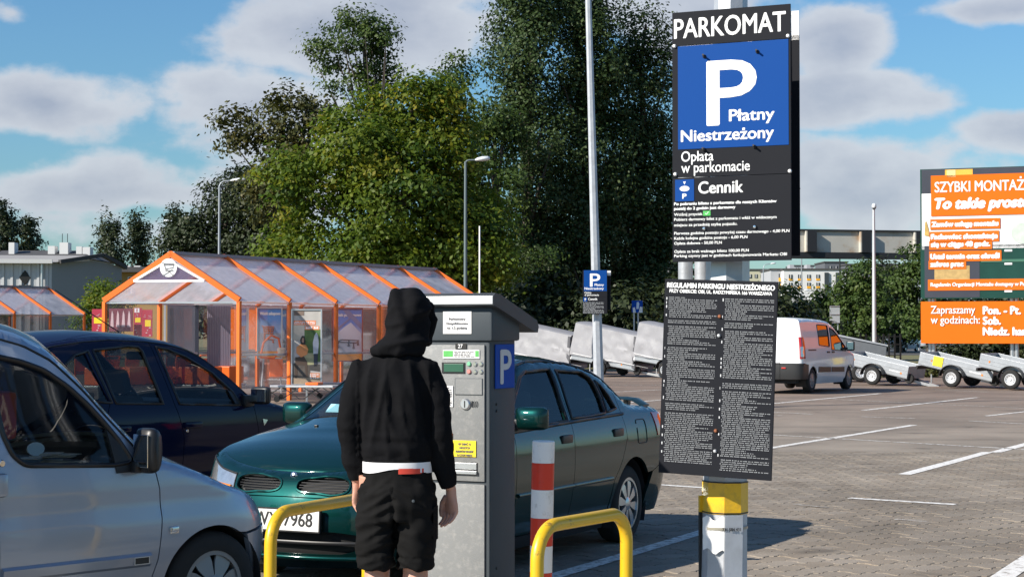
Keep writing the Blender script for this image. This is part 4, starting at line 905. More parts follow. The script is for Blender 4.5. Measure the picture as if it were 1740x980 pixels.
        q = c.P([-.27],[.60],sd,-.004)[0]; MB().box((0,0,0), (.055,.014,.036), bev=.006).build('side_repeater', lamp_lens, root, loc=tuple(q), smooth=50)
        q = c.P([-1.225],[.985],sd,-.003)[0]; lk = MB().lathe([(.001,.006*sd),(.014,.006*sd),(.018,0),(.001,-.004*sd)], axis='y', seg=16).build('door_lock', chrome, d, loc=tuple(q), smooth=40)
        q = c.P([-1.27],[.885],sd,-.012)[0]; MB().box((0,0,0), (.12,.035,.11), bev=.02).build('door_handle', silver_p, d, loc=tuple(q), smooth=50)
        c.panel('front_bumper_corner', [(.225,.54),(c.Cf-.70,.565),(c.Cf-.70,.20),(.36,.20),(.305,.33)], silver_p, sd)
        c.panel('headlamp', [(c.Cf-.69,.60),(c.Cf-.69,.735),(c.fy(.45),.70),(c.fy(.45),.58)], lamp_lens, sd)
        well(c, 'wheel_well', 0, R + .01, .79) if sd == 1 else None
        wheel(root, (0, sd*.715, c.hubz), c.hubz, .185, .185, 'cap', sd, cap_m); wheel(root, (-2.45, sd*.715, c.hubz), c.hubz, .185, .185, 'cap', sd, cap_m)
    fb = [(c.Cf-.70,.57),(c.fy(.4),.59),(c.Cf,.595),(c.fy(-.4),.59),(c.Cf+.70,.57),(c.Cf+.70,.2),(c.Cf-.70,.2)]
    c.panel('front_bumper', fb, silver_p, 1); g = [(c.fy(.44),.60),(c.fy(.44),.70),(c.Cf,.685),(c.fy(-.44),.70),(c.fy(-.44),.60),(c.Cf,.60)]; c.panel('grille', g, black, 1)
    underbody(c, -3.3, .35, .60, .15, .32); cabin(root, (-1.05,), .30)
    MB().box((-.62, 0, .82), (.55, 1.36, .22), bev=.06).build('dashboard', dark_in, root, smooth=50); steering(root, -.86, .36, .93)
    # things on the dashboard and the sticker behind the glass
    pp = MB()
    for k in range(9): pp.box((-.74 + RNG.normal(0,.05), -.50 + RNG.normal(0,.07), .945 + k*.006), (.14, .09, .004), Matrix.Rotation(RNG.random()*3, 3, 'Z'))
    pa = pp.build('dashboard_papers', mat('paper_bundle', (.5,.42,.34), .7, var=.4, vscale=12), root)
    ob = MB().box((-.86,-.55,.90), (.10,.10,.045), bev=.01).build('orange_case', mat('orange_case', (.6,.14,.02), .5), root, smooth=50)
    tagm = MB().lathe([(.001,0),(.085,0),(.085,.004),(.001,.004)], axis='y', seg=28).build('round_windscreen_disc', mat('pale_disc', (.55,.62,.58), .4, var=.5, vscale=14), root, loc=(-1.12,-.50,1.10)); 
    lt = MB().box((-1.03,-.42,1.19), (.16,.12,.24), bev=.03).build('red_bag', mat('red_bag', (.4,.06,.02), .6, var=.5, vscale=6), root, smooth=50)
    dg = MB(); dg.loft([[(-.68 + .05*math.cos(a)*k, -.2, 1.0 + .035*math.sin(a)*k) for a in np.linspace(0,2*PI,14,endpoint=False)] for k in (1.0,)] + [[(-.68 + .05*math.cos(a), -.21, 1.0 + .035*math.sin(a)) for a in np.linspace(0,2*PI,14,endpoint=False)]]); dg.build('white_token', white_p, root)
    return c
car_silver = silver_van()

# ---- navy five-door behind it
def navy_hatch():
    h = unit((.56, .83)); P0 = at(300, 690, 14.3); O = P0[:2] + h*1.35 - np.array([h[1], -h[0]])*.82
    root = thing('hatchback_car', 'navy blue five door hatchback parked beyond the silver van', 'car')
    W = [(.15,.74),(.3,.78),(.5,.822),(.7,.842),(.85,.842),(.95,.832),(1.05,.80),(1.3,.705),(1.5,.62),(1.6,.56)]
    zt = [('r',0,1.05),('r',.5,1.1),('x',-3.3,1.15),('x',-3.0,1.34),('x',-2.75,1.46),('x',-2.48,1.519),('x',-2.174,1.552),('x',-1.886,1.567),('x',-1.492,1.552),('x',-1.25,1.525),('x',-1.089,1.488),('x',-.908,1.412),('x',-.683,1.266),('x',-.54,1.143),('x',-.44,1.06),('x',-.353,1.032),('x',-.14,.985),('x',.042,.938),('f',-.9,.86),('f',-.5,.80),('f',0,.76)]
    crown = [(-5,.02),(-3,.05),(-2.3,.055),(-1.2,.05),(-.8,.08),(-.4,.07),(0,.05),(.5,.03),(1,0)]; bow = [(-5,0),(-2.8,-.04),(-1.3,.04),(-.9,.13),(-.4,.18),(-.1,.05),(.1,0),(3,0)]
    c = Car(root, O, h, W, .02, [(.15,.5),(.3,.58),(.5,.60),(.7,.56),(.85,.45),(1,.3)], 2.3, -3.2, [(.2,.38),(.8,.42),(1.2,.3)], 2.8, zt, .055, crown, bow); c.hubz = .295; R = .335
    c.top('bonnet', -.345, c.Cf, navy_p, nx=28, nt=21); c.top('scuttle_panel', -.40, -.343, black, drop=.006, nx=4); c.top('windscreen', -1.13, -.395, car_glass, -.93, .93, drop=.004, flange=0, nx=12)
    for a, b in ((-1,-.93),(.93,1)): c.top('windscreen_pillar', -1.13, -.39, navy_p, a, b, nx=16, nt=4)
    c.top('roof', -2.75, -1.13, navy_p, nx=16); c.top('rear_window', -3.25, -2.75, dark_glass, drop=.002, nx=8)
    tp = lambda x0, x1, n=14, d=0.0: [(x, float(c.zt(x)) - d) for x in np.linspace(x0, x1, n)]
    q = [(-2.42,1.34),(-2.287,1.42),(-2.14,1.452),(-2.03,1.05),(-2.30,1.075)]
    rw = [(-2.085,1.458),(-1.70,1.487),(-1.60,1.48),(-1.565,1.445),(-1.49,1.025),(-1.99,1.045)]
    fw = [(-1.40,1.478),(-1.28,1.46),(-1.095,1.395),(-.846,1.262),(-.66,1.10),(-.60,.985),(-1.307,1.018)]
    fdoor = [(-1.36,1.0),(-1.285,.76),(-1.28,.24),(-.42,.24),(-.38,.6),(-.385,.717),(-.442,.969)] + tp(-.47,-1.46,16,.03)
    rdoor = [(-2.05,.24),(-1.28,.24),(-1.285,.76),(-1.36,1.0),(-1.46,1.52)] + tp(-1.5,-2.2,8,.03) + [(-2.14,1.3),(-2.05,1.05),(-2.2,.8),(-2.12,.5)]
    quarter = tp(-2.2,-3.2,14) + [(-3.2,.3),(-2.85,.3)] + arc(-2.5, c.hubz, R, 165, 15, 18) + [(-2.12,.5),(-2.2,.8),(-2.05,1.05),(-2.14,1.3)]
    rail = tp(-.40,-2.2,30) + tp(-2.2,-.47,30,.03)
    fender = tp(-.44,.02,8) + tp(.08,c.Cf-.6,6) + [(c.Cf-.6,.6),(.4,.55)] + arc(0, c.hubz, R, 40, 185, 20) + [(-.42,.24),(-.38,.6),(-.385,.717),(-.442,.969)]
    for sd in (1,-1):
        fd = c.panel('front_door', fdoor, navy_p, sd, [fw]); rd_ = c.panel('rear_door', rdoor, navy_p, sd, [rw]); c.panel('rear_quarter', quarter, navy_p, sd, [q]); c.panel('roof_rail', rail, navy_p, sd); c.panel('front_wing', fender, navy_p, sd)
        for d, x in ((fd, -1.19), (rd_, -1.98)):
            p = c.P([x],[.845],sd,-.006)[0]; MB().box((0,0,0),(.20,.035,.05),bev=.014).build('door_handle', navy_p, d, loc=tuple(p), smooth=50)
        p = c.P([-1.25],[.80],sd,-.002)[0]; MB().lathe([(.001,.004*sd),(.012,.004*sd),(.014,0),(.001,-.004*sd)],axis='y',seg=12).build('door_lock', chrome, fd, loc=tuple(p))
        c.panel('side_repeater', [(-.345,.86),(-.285,.85),(-.33,.80)], lamp_lens, sd, ins=-.006, flange=.012, gap=0, step=.03)
        c.panel('headlamp', [(c.Cf-.62,.86),(c.Cf-.5,.80),(c.fy(.4),.76),(c.fy(.4),.62),(c.Cf-.62,.68)], lamp_lens, sd, ins=-.004)
        p = c.P([-.50],[1.0],sd)[0]; mirror_housing(root, (p[0]+.03, p[1]+sd*.115, 1.065), (.12,.20,.15), black, sd); MB().box((p[0]-.02,p[1]+sd*.015,1.02),(.12,.06,.10),bev=.02).build('mirror_mount', black, root, smooth=50)
        c.panel('mirror_sail', [(-.72,1.12),(-.66,1.10),(-.545,.985),(-.66,.985)], black, sd, ins=-.006)
        c.panel('front_bumper_corner', [(.35,.55),(c.Cf-.6,.6),(c.Cf-.6,.2),(.36,.2)], navy_p, sd)
        wheel(root, (0,sd*.72,c.hubz), c.hubz, .185, .19, 'cap', sd, cap_m); wheel(root, (-2.5,sd*.72,c.hubz), c.hubz, .185, .19, 'cap', sd, cap_m)
        c.seal('drip_moulding', [(x, float(c.zt(x)) - .03) for x in np.linspace(-.45,-2.6,40)], print_black, sd, .006, closed=False)
    window_set(c, [fw, rw, q], car_glass, black)
    nose = [(c.Cf-.6,.62),(c.Cf-.6,float(c.zt(c.Cf-.6)))] + [(X,float(c.zt(X))) for X in np.linspace(c.Cf-.5,c.Cf,6)]; nose = nose + [(2*c.Cf-x,z) for x,z in nose[::-1]][1:] + [(c.Cf,.2)][:0]
    c.panel('front_bumper', [(c.Cf-.6,.6),(c.Cf+.6,.6),(c.Cf+.6,.2),(c.Cf-.6,.2)], navy_p, 1)
    well(c,'wheel_well',0,R,.80); well(c,'wheel_well',-2.5,R,.80); underbody(c,-3.3,.4,.6,.18,.33); cabin(root,(-1.15,-2.0),.42)
    MB().box((-.55,0,.92),(.45,1.4,.2),bev=.06).build('dashboard', dark_in, root, smooth=50); steering(root,-.80,.36,1.0)
    MB().box((-1.0,0,1.40),(.03,.24,.07),bev=.02).build('interior_mirror', black, root, smooth=50)
    mbx = MB().tube([c.place(-2.75,0,1.60) for _ in range(1)] + [c.place(-3.0,0,1.95)], .006, 6)
    an = MB().tube([(-1.25,-.05,1.60),(-1.95,-.05,1.94)], [.005,.003], 6).build('roof_aerial', black, root)
    return c
car_navy = navy_hatch()

# ---- white panel van seen from behind
def white_van():
    h = unit((.49, .87)); O = np.array([9.45, 49.5]) - np.array([h[1], -h[0]])*.93
    root = thing('panel_van', 'white panel van with black rear bumper parked before the trailers', 'van')
    W = [(.2,.88),(.4,.935),(.7,.95),(1.0,.948),(1.25,.928),(1.6,.878),(1.9,.815),(2.05,.77)]
    zt = [('r',0,1.90),('r',.5,1.91),('x',-3.75,1.93),('x',-3.0,1.945),('x',-2.0,1.93),('x',-1.5,1.89),('x',-1.2,1.80),('x',-.9,1.64),('x',-.5,1.38),('x',-.15,1.17),('x',0,1.12),('x',.2,1.05),('f',-.8,.98),('f',-.4,.90),('f',0,.86)]
    crown = [(-5,.03),(-3.7,.05),(-1.5,.05),(-.8,.09),(0,.06),(.5,.04),(1.3,0)]; bow = [(-5,0),(-1.5,.03),(-.8,.15),(-.1,.2),(.2,0),(3,0)]
    c = Car(root, O, h, W, .25, [(.2,.5),(.5,.6),(.8,.56),(1.1,.3)], 2.5, -3.72, [(.2,.16),(.5,.18),(.9,.17),(1.2,.15),(2.0,.05)], 5, zt, .07, crown, bow); c.hubz = .32; R = .37
    c.top('roof', -3.73, -1.45, van_p, nx=16); c.top('windscreen', -1.45, -.05, car_glass, -.94, .94, flange=0, drop=.003, nx=12); c.top('bonnet', -.05, c.Cf, van_p, nx=20); c.top('roof_edge', c.Cr, -3.72, van_p, nx=10)
    for a,b in ((-1,-.94),(.94,1)): c.top('windscreen_pillar', -1.45, -.05, van_p, a, b, nx=14, nt=4)
    tp = lambda x0,x1,n=14,d=0.0: [(x,float(c.zt(x))-d) for x in np.linspace(x0,x1,n)]
    w1 = rounded([(-2.45,1.80),(-1.62,1.78),(-1.66,1.20),(-2.50,1.25)],.05,3); w2 = rounded([(-1.48,1.72),(-1.18,1.66),(-.9,1.52),(-.28,1.14),(-.32,1.08),(-1.52,1.12)],.03,3)
    sidep = tp(-1.58,-3.72,18) + [(-3.72,.9),(-3.72,.78),(-3.45,.75)] + [(-3.40,.45)] + arc(-3.0,c.hubz,R,160,5,20) + [(-2.62,.30),(-1.58,.30)]
    rearq = None
    door = tp(-.12,-1.58,18) + [(-1.58,.30),(-.45,.30),(-.38,.55),(-.25,1.06)]
    fender = tp(-.12,.25,6) + tp(.35,c.Cf-.6,5) + [(c.Cf-.6,.62),(.48,.6)] + arc(0,c.hubz,R,50,175,18) + [(-.45,.30),(-.38,.55),(-.25,1.06)]
    for sd in (1,-1):
        s_ = c.panel('body_side', sidep, van_p, sd, [w1] if sd == -1 else (), step=.09); d = c.panel('front_door', door, van_p, sd, [w2], step=.09); c.panel('front_wing', fender, van_p, sd, step=.09)
        c.panel('rear_corner', [(-3.72,1.93),(c.Cr+.35,1.91),(c.Cr+.35,.78),(-3.72,.78)], van_p, sd, step=.09)
        for w_ in ([w1] if sd == -1 else []) + [w2]:
            g = c.panel('side_window', w_, dark_glass, sd, ins=.008, flange=0, gap=-.01, step=.2); c.seal('window_seal', w_, black, sd, .014, parent=g)
        c.panel('tail_lamp', [(-3.66,1.47),(c.Cr+.88,1.47),(c.Cr+.88,.90),(-3.62,.90),(-3.60,1.2)], red_lens, sd, ins=-.012)
        c.panel('tail_lamp_reflector', [(-3.69,1.22),(c.Cr+.90,1.22),(c.Cr+.90,.95),(-3.66,.95)], lamp_lens, sd, ins=-.018)
        c.panel('rear_bumper_corner', [(-3.40,.75),(-3.72,.77),(c.Cr+.35,.77),(c.Cr+.35,.36),(-3.40,.36)], black, sd, ins=-.02)
        Q = [(-2.6,.68),(-1.62,.66),(-1.62,.52),(-2.6,.52)]; c.panel('side_moulding', Q, black, sd, ins=-.012); c.panel('side_moulding', [(-1.55,.66),(-.5,.64),(-.5,.5),(-1.55,.52)], black, sd, ins=-.012)
        c.panel('slide_rail', [(-3.35,1.145),(-2.75,1.145),(-2.75,1.105),(-3.35,1.105)], black, sd, ins=-.006)
        for x in (-1.80,-1.42):
            p = c.P([x],[1.06],sd,-.01)[0]; MB().box((0,0,0),(.2,.03,.045),bev=.012).build('door_handle', black, root, loc=tuple(p))
        p = c.P([-.40],[1.15],sd)[0]; mirror_housing(root,(p[0],p[1]+sd*.16,1.22),(.14,.24,.28),black,sd); MB().box((p[0],p[1]+sd*.04,1.15),(.12,.12,.06),bev=.02).build('mirror_mount', black, root)
        c.panel('sill', [(-2.62,.31),(-.45,.31),(-.45,.22),(-2.62,.22)], van_p, sd)
        wheel(root,(0,sd*.82,c.hubz),c.hubz,.20,.20,'cap',sd,cap_m); wheel(root,(-3.0,sd*.82,c.hubz),c.hubz,.20,.20,'cap',sd,cap_m)
    for s_, a in ((1, c.Cr+.348), (-1, c.Cr+.348)):
        dr = c.panel('rear_door', [(a,1.905),(c.Cr+.004,1.895),(c.Cr+.004,.79),(a,.79)], van_p, s_, step=.1)
    a = 2*c.Cr-(c.Cr+.35); c.panel('rear_bumper', [(c.Cr+.35,.77),(a,.77),(a,.36),(c.Cr+.35,.36)], black, 1, ins=-.03)
    MB().box((0,0,0),(.04,.16,.03),bev=.01).build('rear_door_handle', black, root, loc=tuple(c.P([c.Cr+.1],[1.2],-1,-.02)[0]))
    MB().box((0,0,0),(.012,.12,.035),bev=.003).build('rear_reflector', red_lens, root, loc=tuple(c.P([c.Cr+.45],[.66],-1,-.035)[0]))
    c.panel('front_bumper', [(c.Cf-.6,.62),(c.Cf+.6,.62),(c.Cf+.6,.25),(c.Cf-.6,.25)], van_p, 1); well(c,'wheel_well',0,R,.88); well(c,'wheel_well',-3.0,R,.88); underbody(c,-3.7,.6,.7,.25,.45); cabin(root,(-1.2,),.5)
    return c
car_van = white_van()

# ---- two cars passing on the road beyond
def road_car(label, name, x, y, h, pm, wid=.86, H=1.46):
    root = thing(name, label, 'car', group='cars on the road beyond the lot')
    W = [(.2,wid-.06),(.5,wid),(.8,wid),(.95,wid-.03),(1.3,wid-.2),(H,wid-.27)]; 
    zt = [('r',0,.98),('x',-3.2,1.0),('x',-2.8,1.1),('x',-2.2,H-.06),('x',-1.7,H),('x',-1.2,H-.02),('x',-.4,1.02),('x',.2,.9),('f',0,.78)]
    c = Car(root,(x,y),h,W,.3,[(.2,.5),(.6,.58),(.8,.45),(1,.3)],2.4,-3.1,[(.2,.4),(1,.4)],2.8,zt,.05,[(-5,.03),(2,.03)],[(-5,0),(-1,.05),(-.4,.15),(.2,0),(3,0)]); c.hubz=.3
    c.top('bonnet',-.4,c.Cf,pm,nx=14,nt=9); c.top('windscreen',-1.25,-.4,dark_glass,flange=0,nx=6,nt=9); c.top('roof',-2.2,-1.25,pm,nx=6,nt=9); c.top('rear_window',-2.9,-2.2,dark_glass,flange=0,nx=6,nt=9); c.top('boot_lid',c.Cr,-2.9,pm,nx=10,nt=9)
    tp = lambda x0,x1,n=10: [(x,float(c.zt(x))) for x in np.linspace(x0,x1,n)]
    w = [(-2.25,1.34),(-1.3,1.36),(-.62,1.0),(-2.5,1.02)]
    body = tp(c.Cf,.3,8)+tp(.2,-3.1,24)+tp(-3.2,c.Cr,5)+[(c.Cr,.3),(-2.95,.25)]+arc(-2.55,.3,.35,5,175,12)+arc(0,.3,.35,5,175,12)[::1][:0]+[(-2.1,.22),(-.4,.22)]+arc(0,.3,.35,175,5,12)+[(c.Cf,.25)]
    body = tp(c.Cf,.3,8)+tp(.2,-3.1,24)+tp(-3.2,c.Cr,5)+[(c.Cr,.3),(-2.95,.28)]+arc(-2.55,.3,.35,175,5,12)+[(-2.1,.22),(-.42,.22)]+arc(0,.3,.35,175,5,12)+[(c.Cf,.25)]
    for sd in (1,-1):
        c.panel('body_side', body, pm, sd, [w], step=.14); c.panel('side_window', w, dark_glass, sd, ins=.01, flange=0, step=.3)
        c.panel('headlamp', [(c.Cf-.6,.75),(c.fy(.4),.72),(c.fy(.4),.6),(c.Cf-.6,.62)], lamp_lens, sd, ins=-.01, step=.2)
        for xx in (0,-2.55): wheel(root,(xx,sd*.72,.3),.3,.18,.2,'steel',sd,alloy_m)
    c.panel('grille', [(c.fy(.35),.68),(c.fy(-.35),.68),(c.fy(-.35),.42),(c.fy(.35),.42)], black, 1, ins=-.01, step=.2)
    underbody(c,-3.2,.5,.6,.2,.4); return c
p_ = at(1519, 580, 145); road_car('white hatchback coming along the road, front seen under the billboard edge','road_car',p_[0]+.2,145,unit((-.55,-.83)),white_car_p)
road_car('pale grey car behind the white hatchback on the road','road_car',at(1556,575,165)[0]+1.0,165,unit((-.97,-.2)),grey_car_p)
# ------------------------------------------------------------ foreground street furniture
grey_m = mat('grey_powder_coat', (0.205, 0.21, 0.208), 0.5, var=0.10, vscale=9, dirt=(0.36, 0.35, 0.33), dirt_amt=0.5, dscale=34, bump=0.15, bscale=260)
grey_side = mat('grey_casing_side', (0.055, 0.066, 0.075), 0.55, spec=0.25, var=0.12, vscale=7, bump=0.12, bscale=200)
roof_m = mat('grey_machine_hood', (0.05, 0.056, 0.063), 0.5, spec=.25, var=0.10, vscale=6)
sign_black = mat('sign_black', (0.012, 0.013, 0.017), 0.65, spec=0.12, var=0.12, vscale=3)
sign_blue = mat('sign_blue', (0.003, 0.052, 0.235), 0.55, spec=.1, var=0.04, vscale=4)
blue_dark = mat('plate_p_blue', (0.005, 0.065, 0.36), 0.6, spec=.12, var=0.06)
yellow_m = mat('yellow_paint', (0.66, 0.40, 0.008), 0.38, coat=0.3, var=0.10, vscale=6, dirt=(0.16, 0.10, 0.03), dirt_amt=0.8, dscale=26, dlo=.60, dhi=.70)
red_m = mat('signal_red', (0.66, 0.035, 0.012), 0.4, var=0.08, vscale=8, dirt=(0.2,0.04,0.03), dirt_amt=.6, dscale=22, dlo=.58, dhi=.72)
bwhite_m = mat('bollard_white', (0.80, 0.79, 0.77), 0.4, var=0.05, vscale=8, dirt=(0.33,0.30,0.26), dirt_amt=.6, dscale=22, dlo=.56, dhi=.74)
paper_m = mat('paper', (0.80, 0.79, 0.77), 0.8, var=0.04)
ystick = mat('yellow_sticker', (0.82, 0.62, 0.02), 0.5, var=0.06)
lcd_m = mat('green_display', (0.03, 0.11, 0.07), 0.15, coat=0.5, var=0.15)
green_print = mat('green_print', (0.10, 0.45, 0.10), 0.5, var=0.3, vscale=30)
grey_print = mat('grey_print', (0.16, 0.16, 0.17), 0.6)
sgrey_print = mat('soft_white_print', (0.55, 0.56, 0.57), 0.6)
rust = mat('rusty_bolt', (0.25, 0.09, 0.04), 0.7, metal=0.3, var=0.4, vscale=30)

def small_print(parent, x0, x1, z0, z1, rows, m, name='small_print', fill=(0.4, 1.0), y=-0.0032, hfrac=0.52, seed=0, skip=0.08):
    rng = np.random.default_rng(seed); mb = MB(); dz = (z1 - z0) / rows
    for r in range(rows):
        if rng.random() < skip: continue
        zz = z1 - (r + 0.5) * dz; end = x0 + (x1 - x0) * (1.0 if rng.random() < 0.62 else rng.uniform(*fill)); x = x0 + (0.02 * (x1 - x0) if rng.random() < .4 else 0)
        while x < end:
            w = rng.uniform(0.6, 3.2) * dz; e = min(end, x + w); hh = dz * hfrac * (0.5 + 0.12 * rng.random())
            # a word: a ragged run of letter bodies
            k = max(1, int((e - x) / (dz * 0.55)))
            for i in range(k):
                a = x + (e - x) * i / k; b = x + (e - x) * (i + 0.78) / k; rect(mb, a, zz - hh, b, zz + hh * (1.0 if rng.random() < .7 else 1.35), y)
            x = e + dz * 0.42
    return tag(mb.build(name, m, parent, fix=False), kind='stuff')

# ---- ticket machine
def ticket_machine():
    FR = np.array([-0.100, 7.90]); sdir = unit((0.42, 0.907)); fdir = np.array([-sdir[1], sdir[0]]) * 1.0   # along the front, to the left
    root = thing('ticket_machine', 'grey pay and display ticket machine with blue P plate on its side', 'ticket machine', (FR[0], FR[1], ISL), math.atan2(-fdir[1], -fdir[0]))
    # local: x to the right along the front (0 at the right front edge), y into the machine, z up
    Wd, Dp = 0.42, 0.275; L = lambda px, py: (lambda s, z: (-s, z - ISL))(*onplane(px, py, FR, fdir))
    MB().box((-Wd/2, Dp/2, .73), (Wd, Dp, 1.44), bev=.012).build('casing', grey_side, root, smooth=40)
    zf = 1.425
    MB().box((-Wd/2 - .004, -.004, (zf + .81)/2), (Wd - .035, .012, zf - .815), bev=.003).build('front_door', grey_m, root, smooth=40)
    MB().box((-Wd/2 - .004, -.004, .43), (Wd - .035, .012, .74), bev=.003).build('lower_door', grey_m, root, smooth=40)
    MB().box((-Wd/2, Dp/2, .02), (Wd + .06, Dp + .06, .04), bev=.006).build('base_plate', steel, root, smooth=40)
    hd = MB(); hz0, hz1 = 1.440, 1.592
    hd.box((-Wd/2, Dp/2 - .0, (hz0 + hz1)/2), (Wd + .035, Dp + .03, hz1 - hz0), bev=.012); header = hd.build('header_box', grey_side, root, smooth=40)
    # mono-pitch hood falling to the back, bent from thick sheet
    sec = [(-.055, 1.640), (-.055, 1.600), (.0, 1.588), (Dp + .10, 1.487), (Dp + .155, 1.478), (Dp + .165, 1.505), (Dp + .145, 1.535), (.02, 1.648), (-.035, 1.654)]
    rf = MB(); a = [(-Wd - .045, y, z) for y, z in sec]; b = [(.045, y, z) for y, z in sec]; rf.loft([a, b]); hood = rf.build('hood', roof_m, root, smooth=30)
    MB().box((-Wd/2, -.0565, 1.622), (Wd + .085, .004, .036), bev=.0015).build('hood_edge_strip', mat('pale_edge_strip', (.55,.56,.56), .4, metal=.3), hood)
    pf = -.0115
    def patch(name, x0, y0, x1, y1, m, t=.003, yy=pf, par=None):
        (a, za), (b, zb) = L(x0, y0), L(x1, y1); return MB().box(((a+b)/2, yy - t/2, (za+zb)/2), (abs(b-a), t, abs(za-zb)), bev=.0008).build(name, m, par or root)
    nt = patch('paper_notice', 756, 529, 804, 567, paper_m, yy=-.0155)
    for i, (t, pw) in enumerate((('Parkometry', 30), ('Dezynfekowane', 39), ('co 1.5 godziny', 37))):
        x, z = L(780, 543.5 + i*7.6); text(nt, t, x, z, .0105, grey_print, width=pw/380*1.02/.98, y=-.0200, align='C', bold=.0006)
    n27 = patch('number_tag', 776, 583, 795, 592.5, print_black); x, z = L(785, 591); text(n27, '27', x, z, .017, white_p, y=pf-.0045, align='C', bold=.0009)
    st = patch('tariff_sticker', 755, 594, 817, 609, paper_m)
    for x0, x1 in ((756, 772), (810, 816)): patch('sticker_green_mark', x0, 595.5, x1, 606, green_print, .001, pf - .003, st)
    (a, za), (b, zb) = L(774, 596), L(809, 607); small_print(st, a, b, zb, za, 4, grey_print, y=pf-.0045, seed=3)
    sc = patch('screen_bezel', 753, 615, 792, 634, black); patch('screen', 757, 617.5, 790, 631.5, lcd_m, .002, pf - .003, sc)
    for r in range(2):
        for k in range(3):
            x, z = L(799 + k*10, 618 + r*13); MB().lathe([(.001,-.006),(.008,-.006),(.0105,-.003),(.011,.003),(.001,.003)], axis='y', seg=16).build('push_button', {(0,0): mat('green_button',(.2,.5,.3),.3) , (1,0): mat('red_button',(.6,.25,.22),.3)}.get((r,k), chrome), root, loc=(x, pf, z), smooth=40)
    rc = patch('card_panel', 775, 642, 822, 671, grey_side, .0015); patch('card_panel_face', 776, 643, 821, 670, grey_m, .0025, pf, rc)
    x, z = L(793, 686); cn = MB().lathe([(.001,-.010),(.020,-.010),(.026,-.004),(.027,.003),(.001,.003)], axis='y', seg=24).build('coin_slot', alu, root, loc=(x, pf, z), smooth=40); MB().box((0,-.0105,0), (.004,.003,.030)).build('slot', print_black, cn)
    ic = MB()
    for k in range(3):
        xx, zz = L(805 + k*3.2, 686); ic.tube([(xx + .006*math.cos(t), pf - .002, zz + .013*math.sin(t)) for t in np.linspace(-1.5, 1.5, 9)], .0013, 5)
    xx, zz = L(804, 686); ic.beam((xx, pf-.002, zz-.014), (xx, pf-.002, zz+.014), .0028, .002, up=(0,1,0)); ic.build('coin_symbol', print_black, root)
    sl = patch('side_notice', 758, 655, 772, 691, paper_m); (a, za), (b, zb) = L(760, 657), L(771, 689); small_print(sl, a, b, zb, za, 9, grey_print, y=pf-.0045, seed=8)
    ys = patch('yellow_warning_sticker', 770, 747, 811, 776, ystick)
    for i, (t, pw) in enumerate((('BY DBAĆ O', 24), ('NASZYCH', 20), ('KLIENTÓW PROSIMY', 35), ('O CZYSTE MIEJSCE', 30))):
        x, z = L(792, 755.5 + i*6.3); text(ys, t, x, z, .0095, grey_print, width=pw/395, y=pf-.0040, align='C', bold=.0004)
    rs = patch('ticket_tray', 773, 784, 813, 806, dark_in, .002); patch('ticket_tray_lip', 773, 798, 813, 805, alu, .012, pf, rs); patch('ticket_flap', 774, 785, 812, 797, alu, .004, pf, rs)
    os_ = patch('orange_label', 764, 735, 771, 745, mat('orange_label', (.75,.2,.02), .5))
    # P plate on the right hand side
    P2 = MB().box((.0045, .150, 1.325), (.005, .205, .200), bev=.004).build('parking_plate', blue_dark, root)
    t = text(P2, 'P', 0, 0, .152, sgrey_print, width=.112, bold=.006, y=0); t.rotation_euler = (0, 0, PI/2); t.location = (.0085, .098, 1.249)
    sc_ = MB()
    for z in (1.155, 1.125): MB().lathe([(.001,.004),(.006,.003),(.007,-.002),(.001,-.002)], axis='x', seg=10).build('side_screw', print_black, root, loc=(.0005, .07, z))
    for z in (.42, .37): MB().lathe([(.001,.004),(.006,.003),(.007,-.002),(.001,-.002)], axis='x', seg=10).build('side_screw', print_black, root, loc=(.0005, .07, z))
    return root
ticket_machine()

# ---- bollard
def bollard():
    X = (920 - 870)/390; root = thing('bollard', 'red and white banded round bollard between machine and yellow hoop', 'bollard', (X - .012, 7.70, ISL), rot=(0, math.radians(1.2), 0))
    r = .049; b = [1.008, .913, .798, .675, .555, .44, .32, .2, .1, 0]
    for i in range(9):
        pr = [(.001, b[i+1]), (r, b[i+1]), (r, b[i] - (.004 if i == 0 else .001)), (r - (.004 if i == 0 else 0), b[i] - (0 if i == 0 else .001)), (.001, b[i] - (0 if i == 0 else .001))]
        MB().lathe(pr, seg=32).build('white_band' if i % 2 == 0 else 'red_band', bwhite_m if i % 2 == 0 else red_m, root, smooth=40)
    MB().lathe([(.001, 0), (.085, 0), (.085, .012), (.001, .012)], seg=24).build('base_flange', steel, root)
bollard()

# ---- two yellow hoop barriers
def hoop(label, a, b, top, lean=.0):
    A = np.array([a[0], a[1]]); B = np.array([b[0], b[1]]); d = unit(B - A); Lh = np.linalg.norm(B - A)
    root = thing('hoop_barrier', label, 'barrier', (A[0], A[1], ISL), math.atan2(d[1], d[0]), 'yellow hoop barriers on the kerb island'); R = .13; P = [(0, 0, 0)]
    ztop = top - ISL
    P += [(0, 0, ztop - R - .25), (0, 0, ztop - R)] + [(R - R*math.cos(t), 0, ztop - R + R*math.sin(t)) for t in np.linspace(.15, PI/2, 9)] + [(Lh - R + R*math.sin(t), 0, ztop - R + R*math.cos(t)) for t in np.linspace(0, PI/2 - .15, 9)] + [(Lh, 0, ztop - R), (Lh, 0, ztop - R - .25), (Lh, 0, 0)]
    P = [(x + .022*z*1.0, y, z) for x, y, z in P]
    MB().tube(P, .0275, 16).build('bent_tube', yellow_m, root, smooth=60)
    for x in (0, Lh): MB().lathe([(.001,0),(.07,0),(.07,.01),(.001,.01)], seg=20).build('foot_plate', yellow_m, root, loc=(x,0,0))
hz = .80
za = lambda y: 3000*(1.6 - hz)/(y - 564)
Pa = at(912, 905, 7.02); Pb = at(1062, 880, 7.62)
